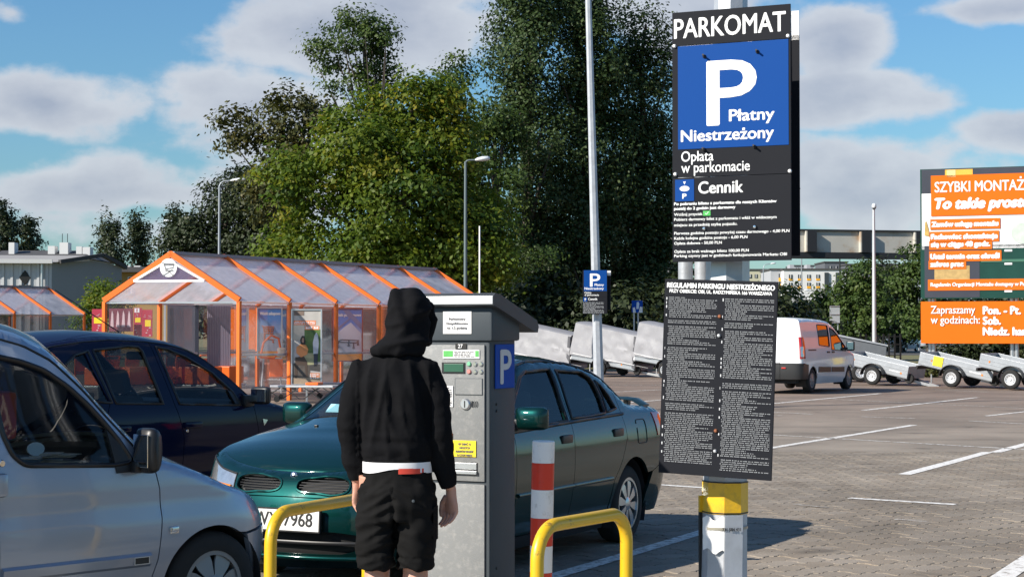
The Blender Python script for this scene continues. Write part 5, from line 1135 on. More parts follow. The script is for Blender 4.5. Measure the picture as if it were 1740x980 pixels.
hoop('yellow hoop barrier in front of the red and white bollard', (Pa[0]-.005, 7.02), (Pb[0]+.0, 7.62), .825)
Pa = at(470, 880, 7.68); hoop('yellow hoop barrier reaching behind the man towards the green saloon', (Pa[0]-.03, 7.66), (Pa[0] + .33, 8.42), .815)

# ---- main lamp post with the big signs
pole_m = mat('galvanised_post', (0.44, 0.46, 0.49), 0.5, metal=0.35, var=0.22, vscale=9, dirt=(0.3,0.3,0.3), dirt_amt=.5, dscale=7, bump=.08)
ypole = mat('yellow_post_band', (0.80, 0.46, 0.01), 0.4, coat=.3, var=.1, vscale=7, dirt=(.35,.2,.04), dirt_amt=.6, dscale=14)
PX, PY = (1227 - 870)/372.0 - .002, 8.05
def oct_tube(z0, z1, r0, r1, grow=0.0, rot=PI/8):
    mb = MB(); mb.loft([[((r + grow) * math.cos(2*PI*k/8 + rot), (r + grow) * math.sin(2*PI*k/8 + rot), z) for k in range(8)] for z, r in ((z0, r0), (z1, r1))]); return mb
def big_post():
    root = thing('lamp_post', 'thick octagonal lamp post carrying the big parking signs, yellow band low down', 'lamp post', (PX, PY, ISL), rot=(0, math.radians(.9), .25))
    rz = lambda z: .108 - .0105 * z
    oct_tube(0, 9.0, rz(0), rz(9.0)).build('post', pole_m, root)
    oct_tube(.66, .805, rz(.66), rz(.805), .004).build('yellow_band', ypole, root)
    for z in (.662, .80): oct_tube(z, z + .006, rz(z), rz(z), .0052).build('band_edge', black, root)
    oct_tube(1.70, 2.05, rz(1.7)-.004, rz(2.0)-.004, .014, 0.35).build('clamp_collar', steel, root)
    MB().box((0, 0, .01), (.36, .36, .02)).build('base_plate', steel, root)
    MB().box((.0,-.114,.5), (.09,.004,.32), bev=.003).build('inspection_door', pole_m, root)
    d = MB()
    lamp = MB().tube([(0,0,8.95),(0,0,9.15),(.3,-.1,9.3),(.9,-.3,9.36)], .04, 8).build('lamp_arm', pole_m, root, smooth=60)
    MB().box((1.15,-.38,9.36), (.6,.24,.12), Matrix.Rotation(-.32,3,'Z'), .04).build('lamp_head', grey_side, root, smooth=50)
big_post()
def wrap_paper():
    o = thing('paper_notice', 'torn white paper notice taped round the post under the yellow band', 'paper notice', (PX, PY, ISL), .25)
    mb = MB(); n = 12; rows = 8; rng = np.random.default_rng(5); V = []
    for j in range(rows):
        for i in range(n):
            a = -2.75 + 1.45 * i / (n-1); r = .1085 + .004*rng.random() + (.012 if i == 0 else 0); z = .645 - .145 * j/(rows-1) + (.012*math.sin(i*1.3) if j in (0, rows-1) else 0) - (.015*(i/(n-1)) if j == rows-1 else 0); V.append((r*math.cos(a), r*math.sin(a), z))
    mb.add(V, [(j*n+i, j*n+i+1, (j+1)*n+i+1, (j+1)*n+i) for j in range(rows-1) for i in range(n-1)]); mb.build('sheet', paper_m, o, smooth=60, fix=False)
    tp = MB(); tp.loft([[(.114*math.cos(a), .114*math.sin(a), z) for a in np.linspace(-2.6,-.3,20)] for z in (.592,.604)], False); tp.build('tape', mat('clear_tape', (.3,.28,.22), .3, coat=.5), o)
    t = text(o, '731 584 431', 0, 0, .014, print_black, width=.085, bold=.0006); t.location = (-.046, -.1165, .590); t.rotation_euler = (0, 0, -.10)
    return o
wrap_paper()
ht = MB()
for i in range(7): ht.mi = 1 if i in (0, 6) else 0; ht.box((0, 0, .05 + i*.075), (.012, .02, .0745))
hz_strip = thing('warning_strip', 'yellow and black warning strip on the left edge of the post', 'warning strip', (PX - .099, PY + .02, ISL + .20), .25); ht.build('strip', [print_black, ypole], hz_strip)

SYAW = math.atan2(-.41, .91)
def panel_frame(name, label, cat, px, py, Z, yaw=SYAW, tilt=0.0, group=None):
    p = at(px, py, Z); return thing(name, label, cat, tuple(p), group=group, rot=(0, tilt, yaw))
def bolt(parent, x, z, y=-.002, m=None, shaft=.0):
    mb = MB().lathe([(.001,-.010),(.006,-.009),(.0085,-.004),(.009,.0),(.001,.0)], axis='y', seg=12)
    if shaft: mb.tube([(0,-.004,0),(.002,-shaft,.004)], .0045, 8)
    return mb.build('bolt', m or chrome, parent, loc=(x, y, z), smooth=40)
fine_print = mat('fine_grey_print', (.24,.25,.26), .7)
def parking_sign(root, k=1.0, header=True, detail=True, ins=None):
    """x right 0..w, z down from 0; sizes in metres at k = 1"""
    w = .55 * k; S = lambda px: px / 345.0 * k; T = lambda py: -(py - 22) / 377.0 * k    # photo px across / down the large sign
    def pn(name, y0, y1, m, yy=0.0): return MB().box((w/2, .004*k + yy, (T(y0) + T(y1))/2), (w, .008*k, T(y0) - T(y1) - .002*k), bev=.0015).build(name, m, root)
    yf = -.0012 * k
    if header:
        h = pn('header_panel', 22, 80.5, sign_black); text(h, 'PARKOMAT', S(4), T(67), .1*k*.88, white_p, width=S(178), bold=.0022*k, y=yf)
    m_ = pn('parking_panel', 80.5, 305, sign_black)
    b = MB().box((S(98), -.001*k, T(169)), (S(177), .002*k, T(80) - T(256) - S(0)), bev=.0005).build('blue_field', sign_blue, m_)
    y2 = yf - .0012*k
    text(b, 'P', S(58), T(218), .292*k, white_p, width=S(77), bold=.0055*k, y=y2)
    text(b, 'Płatny', S(93), T(213), .046*k*1.12, white_p, width=S(71), bold=.0022*k, y=y2); text(b, 'Niestrzeżony', S(15), T(244), .046*k*1.12, white_p, width=S(148), bold=.0022*k, y=y2)
    text(m_, 'Opłata', S(15), T(278), .042*k*1.1, white_p, width=S(52), bold=.0009*k, y=yf); text(m_, 'w parkomacie', S(15), T(297), .042*k*1.1, white_p, width=S(110), bold=.0009*k, y=yf)
    pr = pn('price_panel', 305, 449, sign_black)
    ic = MB().box((S(20), -.001*k, T(327)), (S(31), .002*k, S(34)), bev=.0005).build('machine_symbol_field', sign_blue, pr)
    sy = MB(); xx = S(20); z_ = T(324)
    sy.prism([(xx - S(2.2), T(312)), (xx + S(2.2), T(312)), (xx, T(317))], y2, y2 + .0005); sy.prism([(xx + S(8)*math.cos(a), z_ + S(4.2)*math.sin(a)) for a in np.linspace(0, 2*PI, 20, endpoint=False)], y2, y2 + .0005); sy.build('machine_symbol', white_p, ic)
    text(ic, 'P', S(20), T(341), .022*k, white_p, width=S(6.5), bold=.0012*k, y=y2, align='C'); text(pr, 'Cennik', S(43), T(333), .048*k*1.1, white_p, width=S(71), bold=.0020*k, y=yf)
    if detail:
        rows = [(352, 'Po pobraniu biletu z parkomatu dla naszych Klientów', 164, 1), (360, 'postój do 2 godzin jest darmowy', 99, 1), (370, 'Wciśnij przycisk', 46, 0), (378.5, 'Pobierz darmowy bilet z parkomatu i włóż w widocznym', 164, 0), (388, 'miejscu za przednią szybę pojazdu.', 102, 0),
                (402, 'Pierwsza godzina postoju powyżej czasu darmowego - 4,00 PLN', 184, 0), (410.5, 'Każda kolejna godzina postoju - 6,00 PLN', 118, 0), (419, 'Opłata dobowa - 50,00 PLN', 77, 0), (433, 'Opłata za brak ważnego biletu 100,00 PLN', 120, 0), (440.5, 'Parking czynny jest w godzinach funkcjonowania Marketu OBI', 180, 0)]
        for y, t, pw, bd in rows: text(pr, t, S(3), T(y), .0125*k, white_p, width=S(pw), bold=.0011*k if bd else .0005*k, y=yf)
        gk = MB().box((S(56), -.001*k, T(367)), (S(12), .002*k, S(7.5)), bev=.0004).build('green_key_symbol', mat('key_green', (.06,.42,.08), .5), pr)
        MB().tube([(S(53.5), y2, T(367)), (S(55.5), y2, T(369)), (S(59), y2, T(364.5))], .0017, 5).build('tick', white_p, gk)
        for x, z in ((5, 299), (188, 301), (186, 76), (4, 80)): bolt(root, S(x), T(z), yf, bwhite_m)
        for x, z in ((53, 101), (138, 99), (52, 259), (133, 258)): bolt(root, S(x), T(z), yf, print_black, .030)
        for x, z in ((52, 393), (133, 392)): bolt(root, S(x), T(z), yf, chrome)
    else:
        small_print(pr, S(4), S(165), T(444), T(348), 9, fine_print, y=yf, seed=4)
    return w
r0 = panel_frame('parking_sign', 'tall black and blue PARKOMAT parking sign facing the camera on the thick post', 'sign', 1142, 22, 7.98); parking_sign(r0)
br = MB(); br.box((.275,.03,-.30),(.5,.035,.03)); br.box((.275,.03,-.95),(.5,.035,.03)); br.build('mounting_rail', steel, r0)
# second sign bolted behind it, facing the other way
r1 = panel_frame('parking_sign', 'back to back dark sign behind the tall PARKOMAT sign with a white top strip', 'sign', 1165, 34, 8.35)
MB().box((.275,.004,-.62),(.55,.008,1.02)).build('back_panel', sign_black, r1); MB().box((.275,.004,-.065),(.55,.008,.135)).build('white_top_panel', bwhite_m, r1); MB().box((.275,.011,-.82),(.55,.004,.006)).build('panel_joint', grey_side, r1)
tb = MB()
for k, x in enumerate((.10, .18)):
    MB().lathe([(.001,-1.32),(.034,-1.32),(.034,-.2),(.001,-.2)], seg=16).build('sign_tube', pole_m, r1, loc=(x - .07, -.10, 0), smooth=40)
# regulations board
def regulations():
    r = panel_frame('regulations_board', 'tilted black notice board dense with small white parking regulations', 'notice board', 1130, 473.5, 7.92, SYAW, math.radians(2.2)); w, h = .521, .868
    b = MB().box((w/2,.005,-h/2),(w,.010,h),bev=.002).build('board', sign_black, r); y = -.0012; k = w/181
    text(b, 'REGULAMIN PARKINGU NIESTRZEŻONEGO', w/2, -.038, .0215, white_p, width=k*172, bold=.0018, y=y, align='C'); text(b, 'PRZY OBIEKCIE: OBI, UL. RADZYMIŃSKA 166 WARSZAWA', w/2, -.060, .0145, white_p, width=k*164, bold=.0011, y=y, align='C')
    for sx, (x0, x1), sd in ((0, (.022, .248), 1), (1, (.285, .508), 2)):
        small_print(b, x0, x1, -h + (.05 if sx == 0 else .028), -.078, 86, fine_print, fill=(.25,.95), y=y, seed=40 + sd, hfrac=.36, skip=.07)
        small_print(b, x0 - .012, x0 - .006, -h + .05, -.078, 40, sgrey_print, y=y, seed=50+sd, skip=.6)
    for i, (x, z) in enumerate(((.262,-.16),(.262,-.245),(.262,-.665),(.262,-.755))): bolt(b, x, z, y, rust if i in (0, 2) else steel)
regulations()

# slim lamp post further back with its small sign
def slim_post():
    Z = 36.5; b = at(1017, 640, Z); root = thing('lamp_post', 'slim tall lamp post beyond the green saloon with a small parking sign', 'lamp post', (b[0] + .02, Z, 0), rot=(0, math.radians(-1.5), 0))
    oct_tube(0, 10.4, .115, .055).build('post', pole_m, root); MB().tube([(0,0,10.3),(.3,0,10.6),(1.0,-.1,10.75)], .035, 8).build('lamp_arm', pole_m, root); MB().box((1.25,-.1,10.76),(.6,.22,.1),bev=.03).build('lamp_head', grey_side, root)
    oct_tube(2.35, 2.50, .108, .108, .004).build('yellow_band', mat('worn_yellow_band', (.6,.5,.3), .6, var=.5, vscale=12), root)
    s = panel_frame('parking_sign', 'small blue and black parking sign on the slim lamp post', 'sign', 990, 459, Z - .2, -.12); sc = .92; T = parking_sign(s, sc, header=False, detail=False)
    for ch in list(s.children): ch.location.z += .155 * sc
    MB().box((.29,.10,-.42),(.56,.03,.80),bev=.003).build('back_panel', sign_black, s); MB().box((.53,.07,-.06),(.09,.03,.10)).build('white_patch', bwhite_m, s)
slim_post()
# ------------------------------------------------------------ cart shelters
orange_m = mat('orange_steel', (0.78, 0.145, 0.004), 0.42, coat=0.2, var=0.07, vscale=3, dirt=(.55,.12,.02), dirt_amt=.4, dscale=6)
orange_cart = mat('orange_plastic', (0.78, 0.13, 0.01), 0.4, var=0.12, vscale=5)
poly_m = glass('weathered_polycarbonate', (0.92, 0.91, 0.97), 0.16, 0.18, 0.46, (0.97, 0.97, 0.98))
clear_m = glass('clear_wall_sheet', (0.90, 0.89, 0.92), 0.40, 0.05, 0.07, (0.75, 0.75, 0.8))
smoke_m = glass('smoked_gable_sheet', (0.60, 0.54, 0.66), 0.30, 0.08, 0.18, (0.42, 0.34, 0.50))
ridge_m = mat('grey_ridge_cap', (0.22, 0.25, 0.28), 0.5, metal=0.3)
dposter = mat('dark_sheet', (0.03, 0.032, 0.05), 0.25, var=0.4, vscale=2)
SH_O = np.array([-7.76, 40.2]); LDIR = unit((.47, .883)); WDIR = unit((.975, -.22)); HW = 1.64; EAVE = 2.30; RIDGE = 3.33; BAY = 1.96; NF = 7
def shelter(label):
    yaw = math.atan2(LDIR[1], LDIR[0]); root = thing('cart_shelter', label, 'shelter', (SH_O[0], SH_O[1], 0), yaw, 'shopping cart shelters')
    c_, s_ = math.cos(-yaw), math.sin(-yaw); wl = (WDIR[0]*c_ - WDIR[1]*s_, WDIR[0]*s_ + WDIR[1]*c_)
    def pt(b, w, z): return (b * BAY + wl[0]*w, wl[1]*w, z)
    for i in range(NF):
        fr = MB(); e = .055
        mb = MB(); mb.beam(pt(i,-HW,0), pt(i,-HW,EAVE), .085, .085, up=(1,0,0)); mb.build('post', orange_m, root); mb = MB(); mb.beam(pt(i,HW,0), pt(i,HW,EAVE), .085, .085, up=(1,0,0)); mb.build('post', orange_m, root)
        for sg in (-1, 1):
            a = np.array(pt(i, sg*HW, EAVE - .02)); b = np.array(pt(i, 0, RIDGE)); up = (0,0,1); MB().beam(a + (a-b)*.008 + np.array([0,0,.05]), b + (b-a)*.012 + np.array([0,0,.05]), .105, .13, up=up).build('rafter', orange_m, root)
        if i in (0, NF-1): 
            MB().beam(pt(i,-HW,EAVE-.03), pt(i,HW,EAVE-.03), .03, .03).build('gable_rail', alu, root)
    for i in range(NF - 1):
        for sg in (-1, 1):
            g = .03
            MB().add([pt(i+g, sg*(HW+.02), EAVE+.01), pt(i+1-g, sg*(HW+.02), EAVE+.01), pt(i+1-g, 0, RIDGE+.04), pt(i+g, 0, RIDGE+.04), pt(i+g, sg*(HW+.02), EAVE-.002), pt(i+1-g, sg*(HW+.02), EAVE-.002), pt(i+1-g, 0, RIDGE+.028), pt(i+g, 0, RIDGE+.028)],
                     [(0,1,2,3),(7,6,5,4),(0,4,5,1),(1,5,6,2),(2,6,7,3),(3,7,4,0)]).build('roof_panel', poly_m, root)
            MB().add([pt(i+g, sg*HW, .15), pt(i+1-g, sg*HW, .15), pt(i+1-g, sg*HW, EAVE-.05), pt(i+g, sg*HW, EAVE-.05)], [(0,1,2,3)]).build('wall_panel', clear_m, root)
            for z_ in (1.08,): MB().beam(pt(i+.02, sg*(HW-.05), z_), pt(i+.98, sg*(HW-.05), z_), .04, .05).build('guard_rail', steel, root)
            MB().beam(pt(i+.02, sg*HW, EAVE-.03), pt(i+.98, sg*HW, EAVE-.03), .04, .04).build('eave_rail', alu, root)
    MB().beam(pt(-.01,0,RIDGE+.07), pt(NF-1+.01,0,RIDGE+.07), .20, .07).build('ridge_cap', ridge_m, root)
    # white framed gable sign with the cart roundel
    z0 = EAVE + .46; k = (RIDGE - .03 - z0)/(RIDGE - EAVE); hw = HW * k
    A, B, T_ = np.array(pt(-.03,-hw,z0)), np.array(pt(-.03,hw,z0)), np.array(pt(-.03,0,RIDGE-.10))
    gs = MB(); o = np.array([.02,0,0]); gs.add([A,B,T_,A+o,B+o,T_+o],[(0,1,2),(5,4,3),(0,3,4,1),(1,4,5,2),(2,5,3,0)]); g = gs.build('gable_sign', smoke_m, root)
    for p, q in ((A,B),(A,T_),(B,T_)): MB().beam(p - o, q - o, .05, .06, up=(1,0,0)).build('gable_sign_frame', white_p, g)
    cz = z0 + .30; wv = np.array([wl[0], wl[1], 0]); cc = np.array(pt(-.055,0,cz))
    dk = MB(); rr = .205; ring = [cc + wv*rr*math.cos(a) + np.array([0,0,rr*1.03*math.sin(a)]) for a in np.linspace(0,2*PI,36,endpoint=False)]; dk.loft([ring, [p + o for p in ring]]); d = dk.build('cart_roundel', white_p, g)
    Q = lambda u, v: tuple(cc - np.array([.012,0,0]) + wv*u*1.25 + np.array([0,0,v*1.25]))
    sy = MB(); R_ = .006
    for pth in ([(-.13,.10),(-.09,.09),(-.05,-.02),(.09,0),(.11,.07),(-.08,.075)], [(-.05,-.02),(-.06,-.05),(.10,-.05)], [(-.03,-.03),(.09,-.13)], [(.08,-.03),(-.08,-.13)], [(-.07,.05),(.11,.055)]): sy.tube([Q(u,v) for u,v in pth], R_, 5)
    for u in (-.09,.10): sy.tube([Q(u + .016*math.cos(a), -.145 + .016*math.sin(a)) for a in np.linspace(0,2*PI,10)], .005, 5)
    sy.build('cart_symbol', grey_print, d)
    # sheets standing across the front: dark one, ribbed one, gable clear glazing
    def fsheet(name, w0, w1, z0, z1, m, b=.0, t=.02):
        a = np.array(pt(b,w0,z0)); c2 = np.array(pt(b,w1,z0)); h_ = np.array([0,0,z1-z0]); o_ = np.array([t,0,0]); V = [a,c2,c2+h_,a+h_]; return MB().add(V+[v+o_ for v in V],[(0,1,2,3),(7,6,5,4),(0,4,5,1),(1,5,6,2),(2,6,7,3),(3,7,4,0)]).build(name, m, root)
    return root, pt, fsheet
sh1, spt, fsheet = shelter('long orange framed cart shelter with clear roof panels behind the navy hatchback')
sh2 = copy_tree(sh1); 
_l = at(80, 492, 71.5); off = np.array([_l[0] - (SH_O[0] + LDIR[0]*BAY*(NF-1)), 71.5 - (SH_O[1] + LDIR[1]*BAY*(NF-1))])
sh2.location = (SH_O[0] + off[0], SH_O[1] + off[1], 0); sh2['label'] = 'farther orange framed cart shelter at the left edge before the grey hall'
# the dark and ribbed sheets only the near shelter shows, seen between its front posts
def seen(name, x0, x1, y0, y1, Z, m, t=.03, parent=sh1, ribs=0, rib_m=None, label=None):
    a, b = at(x0, y1, Z), at(x1, y0, Z); o = MB().box(((a[0]+b[0])/2, Z, (a[2]+b[2])/2), (b[0]-a[0], t, b[2]-a[2])).build(name, m, None)
    bpy.context.view_layer.update()
    if parent is not None: o.parent = parent; o.matrix_parent_inverse = Matrix.LocRotScale(parent.location, parent.rotation_euler, None).inverted()
    if ribs:
        r_ = MB(); n = ribs
        for k in range(n): r_.box((a[0] + (b[0]-a[0])*(k+.5)/n, Z - t*.7, (a[2]+b[2])/2), ((b[0]-a[0])/n*.45, t, b[2]-a[2]-.02))
        for k in range(0): pass
        rr = tag(r_.build('ribs', rib_m, o), kind='stuff')
    return o
seen('dark_partition', 284, 338, 517, 640, 43.5, dposter); seen('partition_post', 278, 282, 516, 640, 43.4, alu)
seen('ribbed_partition', 352, 392, 519, 640, 43.8, mat('pale_ribbed_sheet', (.42,.38,.44), .5, var=.15), ribs=14, rib_m=mat('ribbed_sheet_dark', (.22,.19,.24), .5))
seen('ribbed_partition', 398, 424, 519, 640, 46.0, mat('pale_ribbed_sheet_2', (.5,.47,.52), .4, var=.25, vscale=1.5), ribs=8, rib_m=mat('ribbed_sheet_2_dark', (.33,.3,.35), .5))
seen('white_trough_panel', 330, 395, 512, 518, 42.6, white_p)

# ---- posters and boards hung in the shelter: flat prints in a thin frame
def board(name, label, cat, x0, x1, y0, y1, Z, m, yaw=0.0, frame=None, group=None, t=.03, lean=0.0):
    a, b = at(x0, y1, Z), at(x1, y0, Z); w, h = b[0]-a[0], b[2]-a[2]; root = thing(name, label, cat, (a[0], Z, a[2]), yaw, group); w /= math.cos(yaw)
    f = MB().box((w/2, t/2, h/2), (w, t, h), bev=.004).build('backing', m, root)
    if frame is not None:
        for c, d in (((w/2,-.005,-.015),(w+.06,.05,.03)),((w/2,-.005,h+.015),(w+.06,.05,.03)),((-.015,-.005,h/2),(.03,.05,h)),((w+.015,-.005,h/2),(.03,.05,h))): MB().box(c, d).build('frame_bar', frame, root)
    return root, w, h
def R_(root, name, w, h, u0, v0, u1, v1, m, y=-.003): return MB().box(((u0+u1)/2*w, y, (v0+v1)/2*h), ((u1-u0)*w, .003, (v1-v0)*h)).build(name, m, root)
sky_pr = mat('poster_sky_blue', (.10,.33,.68), .4, var=.12, vscale=1.2); pale_pr = mat('poster_pale', (.62,.70,.80), .4, var=.15, vscale=1.0); or_pr = mat('poster_orange', (.85,.30,.015), .45, var=.04); gr_pr = mat('poster_grey', (.45,.46,.52), .4, var=.1); dk_pr = mat('poster_navy', (.06,.10,.24), .4); pl_gr = mat('poster_pale_grey', (.55,.55,.6),.4,var=.1)
def grad_print(name, lo, hi, h):
    m = mat(name, lo, .45); N = m.node_tree.nodes; L = m.node_tree.links; tc = N.new('ShaderNodeTexCoord'); s = N.new('ShaderNodeSeparateXYZ'); L.new(tc.outputs['Object'], s.inputs[0]); t = N.new('ShaderNodeTexNoise'); t.inputs['Scale'].default_value = 2; t.inputs['Detail'].default_value = 6; L.new(tc.outputs['Object'], t.inputs[0])
    r = N.new('ShaderNodeMapRange'); r.inputs[1].default_value = 0; r.inputs[2].default_value = h; L.new(s.outputs[2], r.inputs[0]); a = N.new('ShaderNodeMath'); a.operation = 'MULTIPLY_ADD'; L.new(t.outputs['Fac'], a.inputs[0]); a.inputs[1].default_value = .5; L.new(r.outputs[0], a.inputs[2])
    cr = N.new('ShaderNodeValToRGB'); L.new(a.outputs[0], cr.inputs[0]); e = cr.color_ramp.elements; e[0].position = .55; e[0].color = (*lo, 1); e[1].position = 1.15; e[1].color = (*hi, 1); e[1].position = 1.0; L.new(cr.outputs[0], N['Principled BSDF'].inputs['Base Color']); return m
pic_blue = grad_print('printed_blue_sky', (.62,.67,.74), (.05,.24,.62), 1.3)
GP = 'posters hung in the cart shelter'
def cart_lines(root, w, h, u, v, s, m, flat=False):
    mb = MB(); Q = lambda a, b: ((u + a*s)*w, -.007, v*h + b*s*w)
    if not flat: ps = [[(0,.9),(.12,.88),(.22,.3),(.9,.25),(1.0,.85),(.14,.85)], [(.2,.5),(.95,.5)], [(.17,.68),(.97,.68)], [(.35,.85),(.38,.3)], [(.55,.85),(.55,.28)], [(.75,.85),(.75,.27)], [(.22,.3),(.18,-.15),(1.0,-.25)], [(.3,.3),(.2,-.35)], [(.9,-.2),(.95,-.4)]]
    else: ps = [[(0,.7),(.02,0),(1.1,-.05)], [(0,.35),(.08,.35)], [(.02,0),(.3,.12),(1.25,.08),(1.1,-.05)], [(.1,0),(.08,-.25)], [(.95,-.03),(.95,-.28)], [(.7,.1),(.68,-.15)], [(1.2,.08),(1.2,-.1)]]
    for p in ps: mb.tube([Q(a,b) for a,b in p], .016, 5)
    for a, b in (((.2,-.38),(.95,-.44)) if not flat else ((.08,-.3),(.95,-.33),(.68,-.2),(1.2,-.14))): mb.tube([Q(a+.04*math.cos(t), b+.04*math.sin(t)) for t in np.linspace(0,2*PI,9)], .014, 5)
    return mb.build('printed_cart', m, root)
r, w, h = board('poster_board', 'blue and white shopping cart poster beside the tall advert stand', 'poster', 438.5, 478, 524, 607, 45.5, pic_blue, 0, alu, GP)
R_(r,'orange_foot_print',w,h,0,0,1,.13,or_pr); R_(r,'ground_print',w,h,0,.13,1,.50,gr_pr,-.002); text(r,'Wózki zakupowe',.08*w,.87*h,.075,white_p,width=.88*w,bold=.006,y=-.006); cart_lines(r,w,h,.16,.42,.52,mat('print_red_orange',(.7,.16,.04),.5))
r, w, h = board('poster_board', 'blue and white platform cart poster right of the tall advert stand', 'poster', 565.5, 615, 525, 612, 47.5, pic_blue, 0, mat('dark_red_frame',(.25,.05,.04),.5), GP)
R_(r,'orange_foot_print',w,h,0,0,1,.13,or_pr); R_(r,'ground_print',w,h,0,.13,1,.48,pl_gr,-.002); text(r,'Wózki platformowe',.05*w,.86*h,.075,white_p,width=.92*w,bold=.006,y=-.006)
hs = MB().prism([(.02*w,.36*h),(.02*w,.46*h),(.42*w,.66*h),(.62*w,.74*h),(.98*w,.52*h),(.98*w,.36*h)], -.006, -.003).build('printed_house', mat('print_house_white',(.66,.68,.72),.5), r); MB().prism([(.0,.5*h),(.62*w,.82*h),(.98*w,.60*h),(.98*w,.72*h),(.55*w,.98*h),(.35*w,.98*h),(.55*w,.82*h),(0,.56*h)], -.008,-.005).build('printed_roof', mat('print_roof',(.16,.22,.38),.5), r); cart_lines(r,w,h,.12,.36,.62,grey_print,True)
r, w, h = board('advert_stand', 'tall framed advert with a seated woman photo between the two cart posters', 'advert', 497, 546, 527, 652, 41.5, mat('advert_wall_print',(.42,.40,.37),.4,var=.3,vscale=3), -.12, alu, GP)
for a, b, m in ((( .02,.0),(.98,.09),mat('print_floor',(.36,.27,.18),.5,var=.2)), ((.42,.3),(.98,.74),mat('print_garden',(.07,.13,.03),.5,var=.6,vscale=9)), ((.02,.09),(.62,.28),mat('print_dark_floor',(.09,.075,.06),.5,var=.6,vscale=8)), ((.42,.26),(.86,.42),mat('print_table',(.30,.30,.16),.5,var=.4,vscale=6)), ((.04,.80),(.82,.86),mat('print_orange',(.72,.20,.06),.5)), ((.44,.735),(.94,.785),mat('print_orange_b',(.72,.22,.08),.5)), ((.58,.06),(.96,.15),mat('print_orange_c',(.6,.24,.12),.5)), ((.05,.93),(.4,.99),mat('print_brown',(.18,.13,.1),.5)), ((.02,.60),(.42,.80),mat('print_beige',(.5,.45,.36),.5,var=.15))): R_(r,'printed_area',w,h,a[0],a[1],b[0],b[1],m,-.002 - .0007*len(m.name)%.004)
def blob(root, name, pts, m, y=-.010): return MB().prism([(u*w, v*h) for u, v in pts], y, y+.002).build(name, m, root)
blob(r,'printed_hair',[(.30,.52),(.27,.60),(.33,.655),(.42,.65),(.46,.58),(.44,.50)],mat('print_hair',(.02,.015,.012),.5)); blob(r,'printed_face',[(.33,.565),(.33,.61),(.38,.63),(.41,.60),(.40,.56)],mat('print_skin',(.42,.24,.16),.5),-.013); blob(r,'printed_top',[(.14,.42),(.14,.50),(.28,.54),(.48,.53),(.56,.47),(.52,.40),(.3,.36)],mat('print_top',(.62,.25,.08),.5),-.012); blob(r,'printed_chair',[(.08,.08),(.10,.36),(.40,.38),(.52,.30),(.55,.10),(.48,.09),(.44,.25),(.2,.26),(.16,.08)],mat('print_chair',(.07,.045,.03),.5),-.011); blob(r,'printed_man',[(.74,.40),(.72,.56),(.78,.66),(.84,.70),(.90,.66),(.93,.55),(.90,.40)],mat('print_shirt',(.5,.52,.55),.5,var=.4,vscale=8),-.011); blob(r,'printed_man_legs',[(.76,.24),(.75,.41),(.90,.41),(.88,.24)],mat('print_jeans',(.035,.04,.06),.5),-.012); blob(r,'printed_lounger',[(.6,.19),(.62,.26),(.98,.27),(.98,.17)],mat('print_lounger',(.06,.055,.05),.5),-.012)
(a1, b1) = (.06*w, .3*w); small_print(r, a1, b1, .60*h, .72*h, 7, grey_print, y=-.006, seed=71); small_print(r, .62*w,.93*w,.07*h,.14*h,3,white_p,y=-.008,seed=72); small_print(r,.06*w,.8*w,.81*h,.85*h,2,white_p,y=-.008,seed=73,skip=0); small_print(r,.47*w,.92*w,.74*h,.78*h,1,white_p,y=-.008,seed=74,skip=0)
MB().box((w/2,.03,-.35),(w*.06,.05,.7)).build('stand_leg', alu, r)
# red price boards behind the shelter's front
red_b = mat('print_crimson',(.42,.03,.06),.5,var=.12,vscale=3); GB = 'red price boards behind the cart shelter'
for i, (x0,x1,y0,y1,lab) in enumerate([(156,176,525,567,'narrow red price board farthest left, yellow tag in its middle'),(185,226,524,563,'wide dark red board with four tall white figures'),(227,241,523,572,'narrow red price board with a white number at its top'),(241,259,526,572,'red price board nearest the second orange post, yellow tag low')]):
    r, w, h = board('price_board', lab, 'board', x0,x1,y0,y1,52.0 + i*.4, red_b if i != 1 else mat('print_dark_red',(.17,.03,.05),.5,var=.3,vscale=3), 0, None, GB)
    wp = mat('print_rose',(.62,.45,.46),.5) if i == 0 else bpy.data.materials['print_rose']
    if i == 1:
        for k in range(4): blob(r,'printed_figure',[(.06+k*.235,.2),(.1+k*.235,.75),(.13+k*.235,.92),(.18+k*.235,.75),(.2+k*.235,.2)],wp,-.006)
    else:
        R_(r,'yellow_price_tag',w,h,.18 if i != 3 else .3,.42 if i == 0 else (.50 if i == 2 else .38),.85,.66 if i != 3 else .62,ystick,-.004); rng = np.random.default_rng(90+i); q = MB()
        for k in range(9): u, v = rng.uniform(.08,.7), (.05 + .095*k if k < 4 else .68 + .03*(k-4)); s = rng.uniform(.08,.25); q.box(((u+s/2)*w,-.005,v*h),(s*w,.002,.05*h*(.8 if k<4 else .3)))
        tag(q.build('printed_marks',wp,r),kind='stuff')
        if i == 2: R_(r,'white_number_field',w,h,.1,.84,.7,.99,white_p,-.004); R_(r,'red_number',w,h,.34,.86,.46,.97,red_b,-.007)

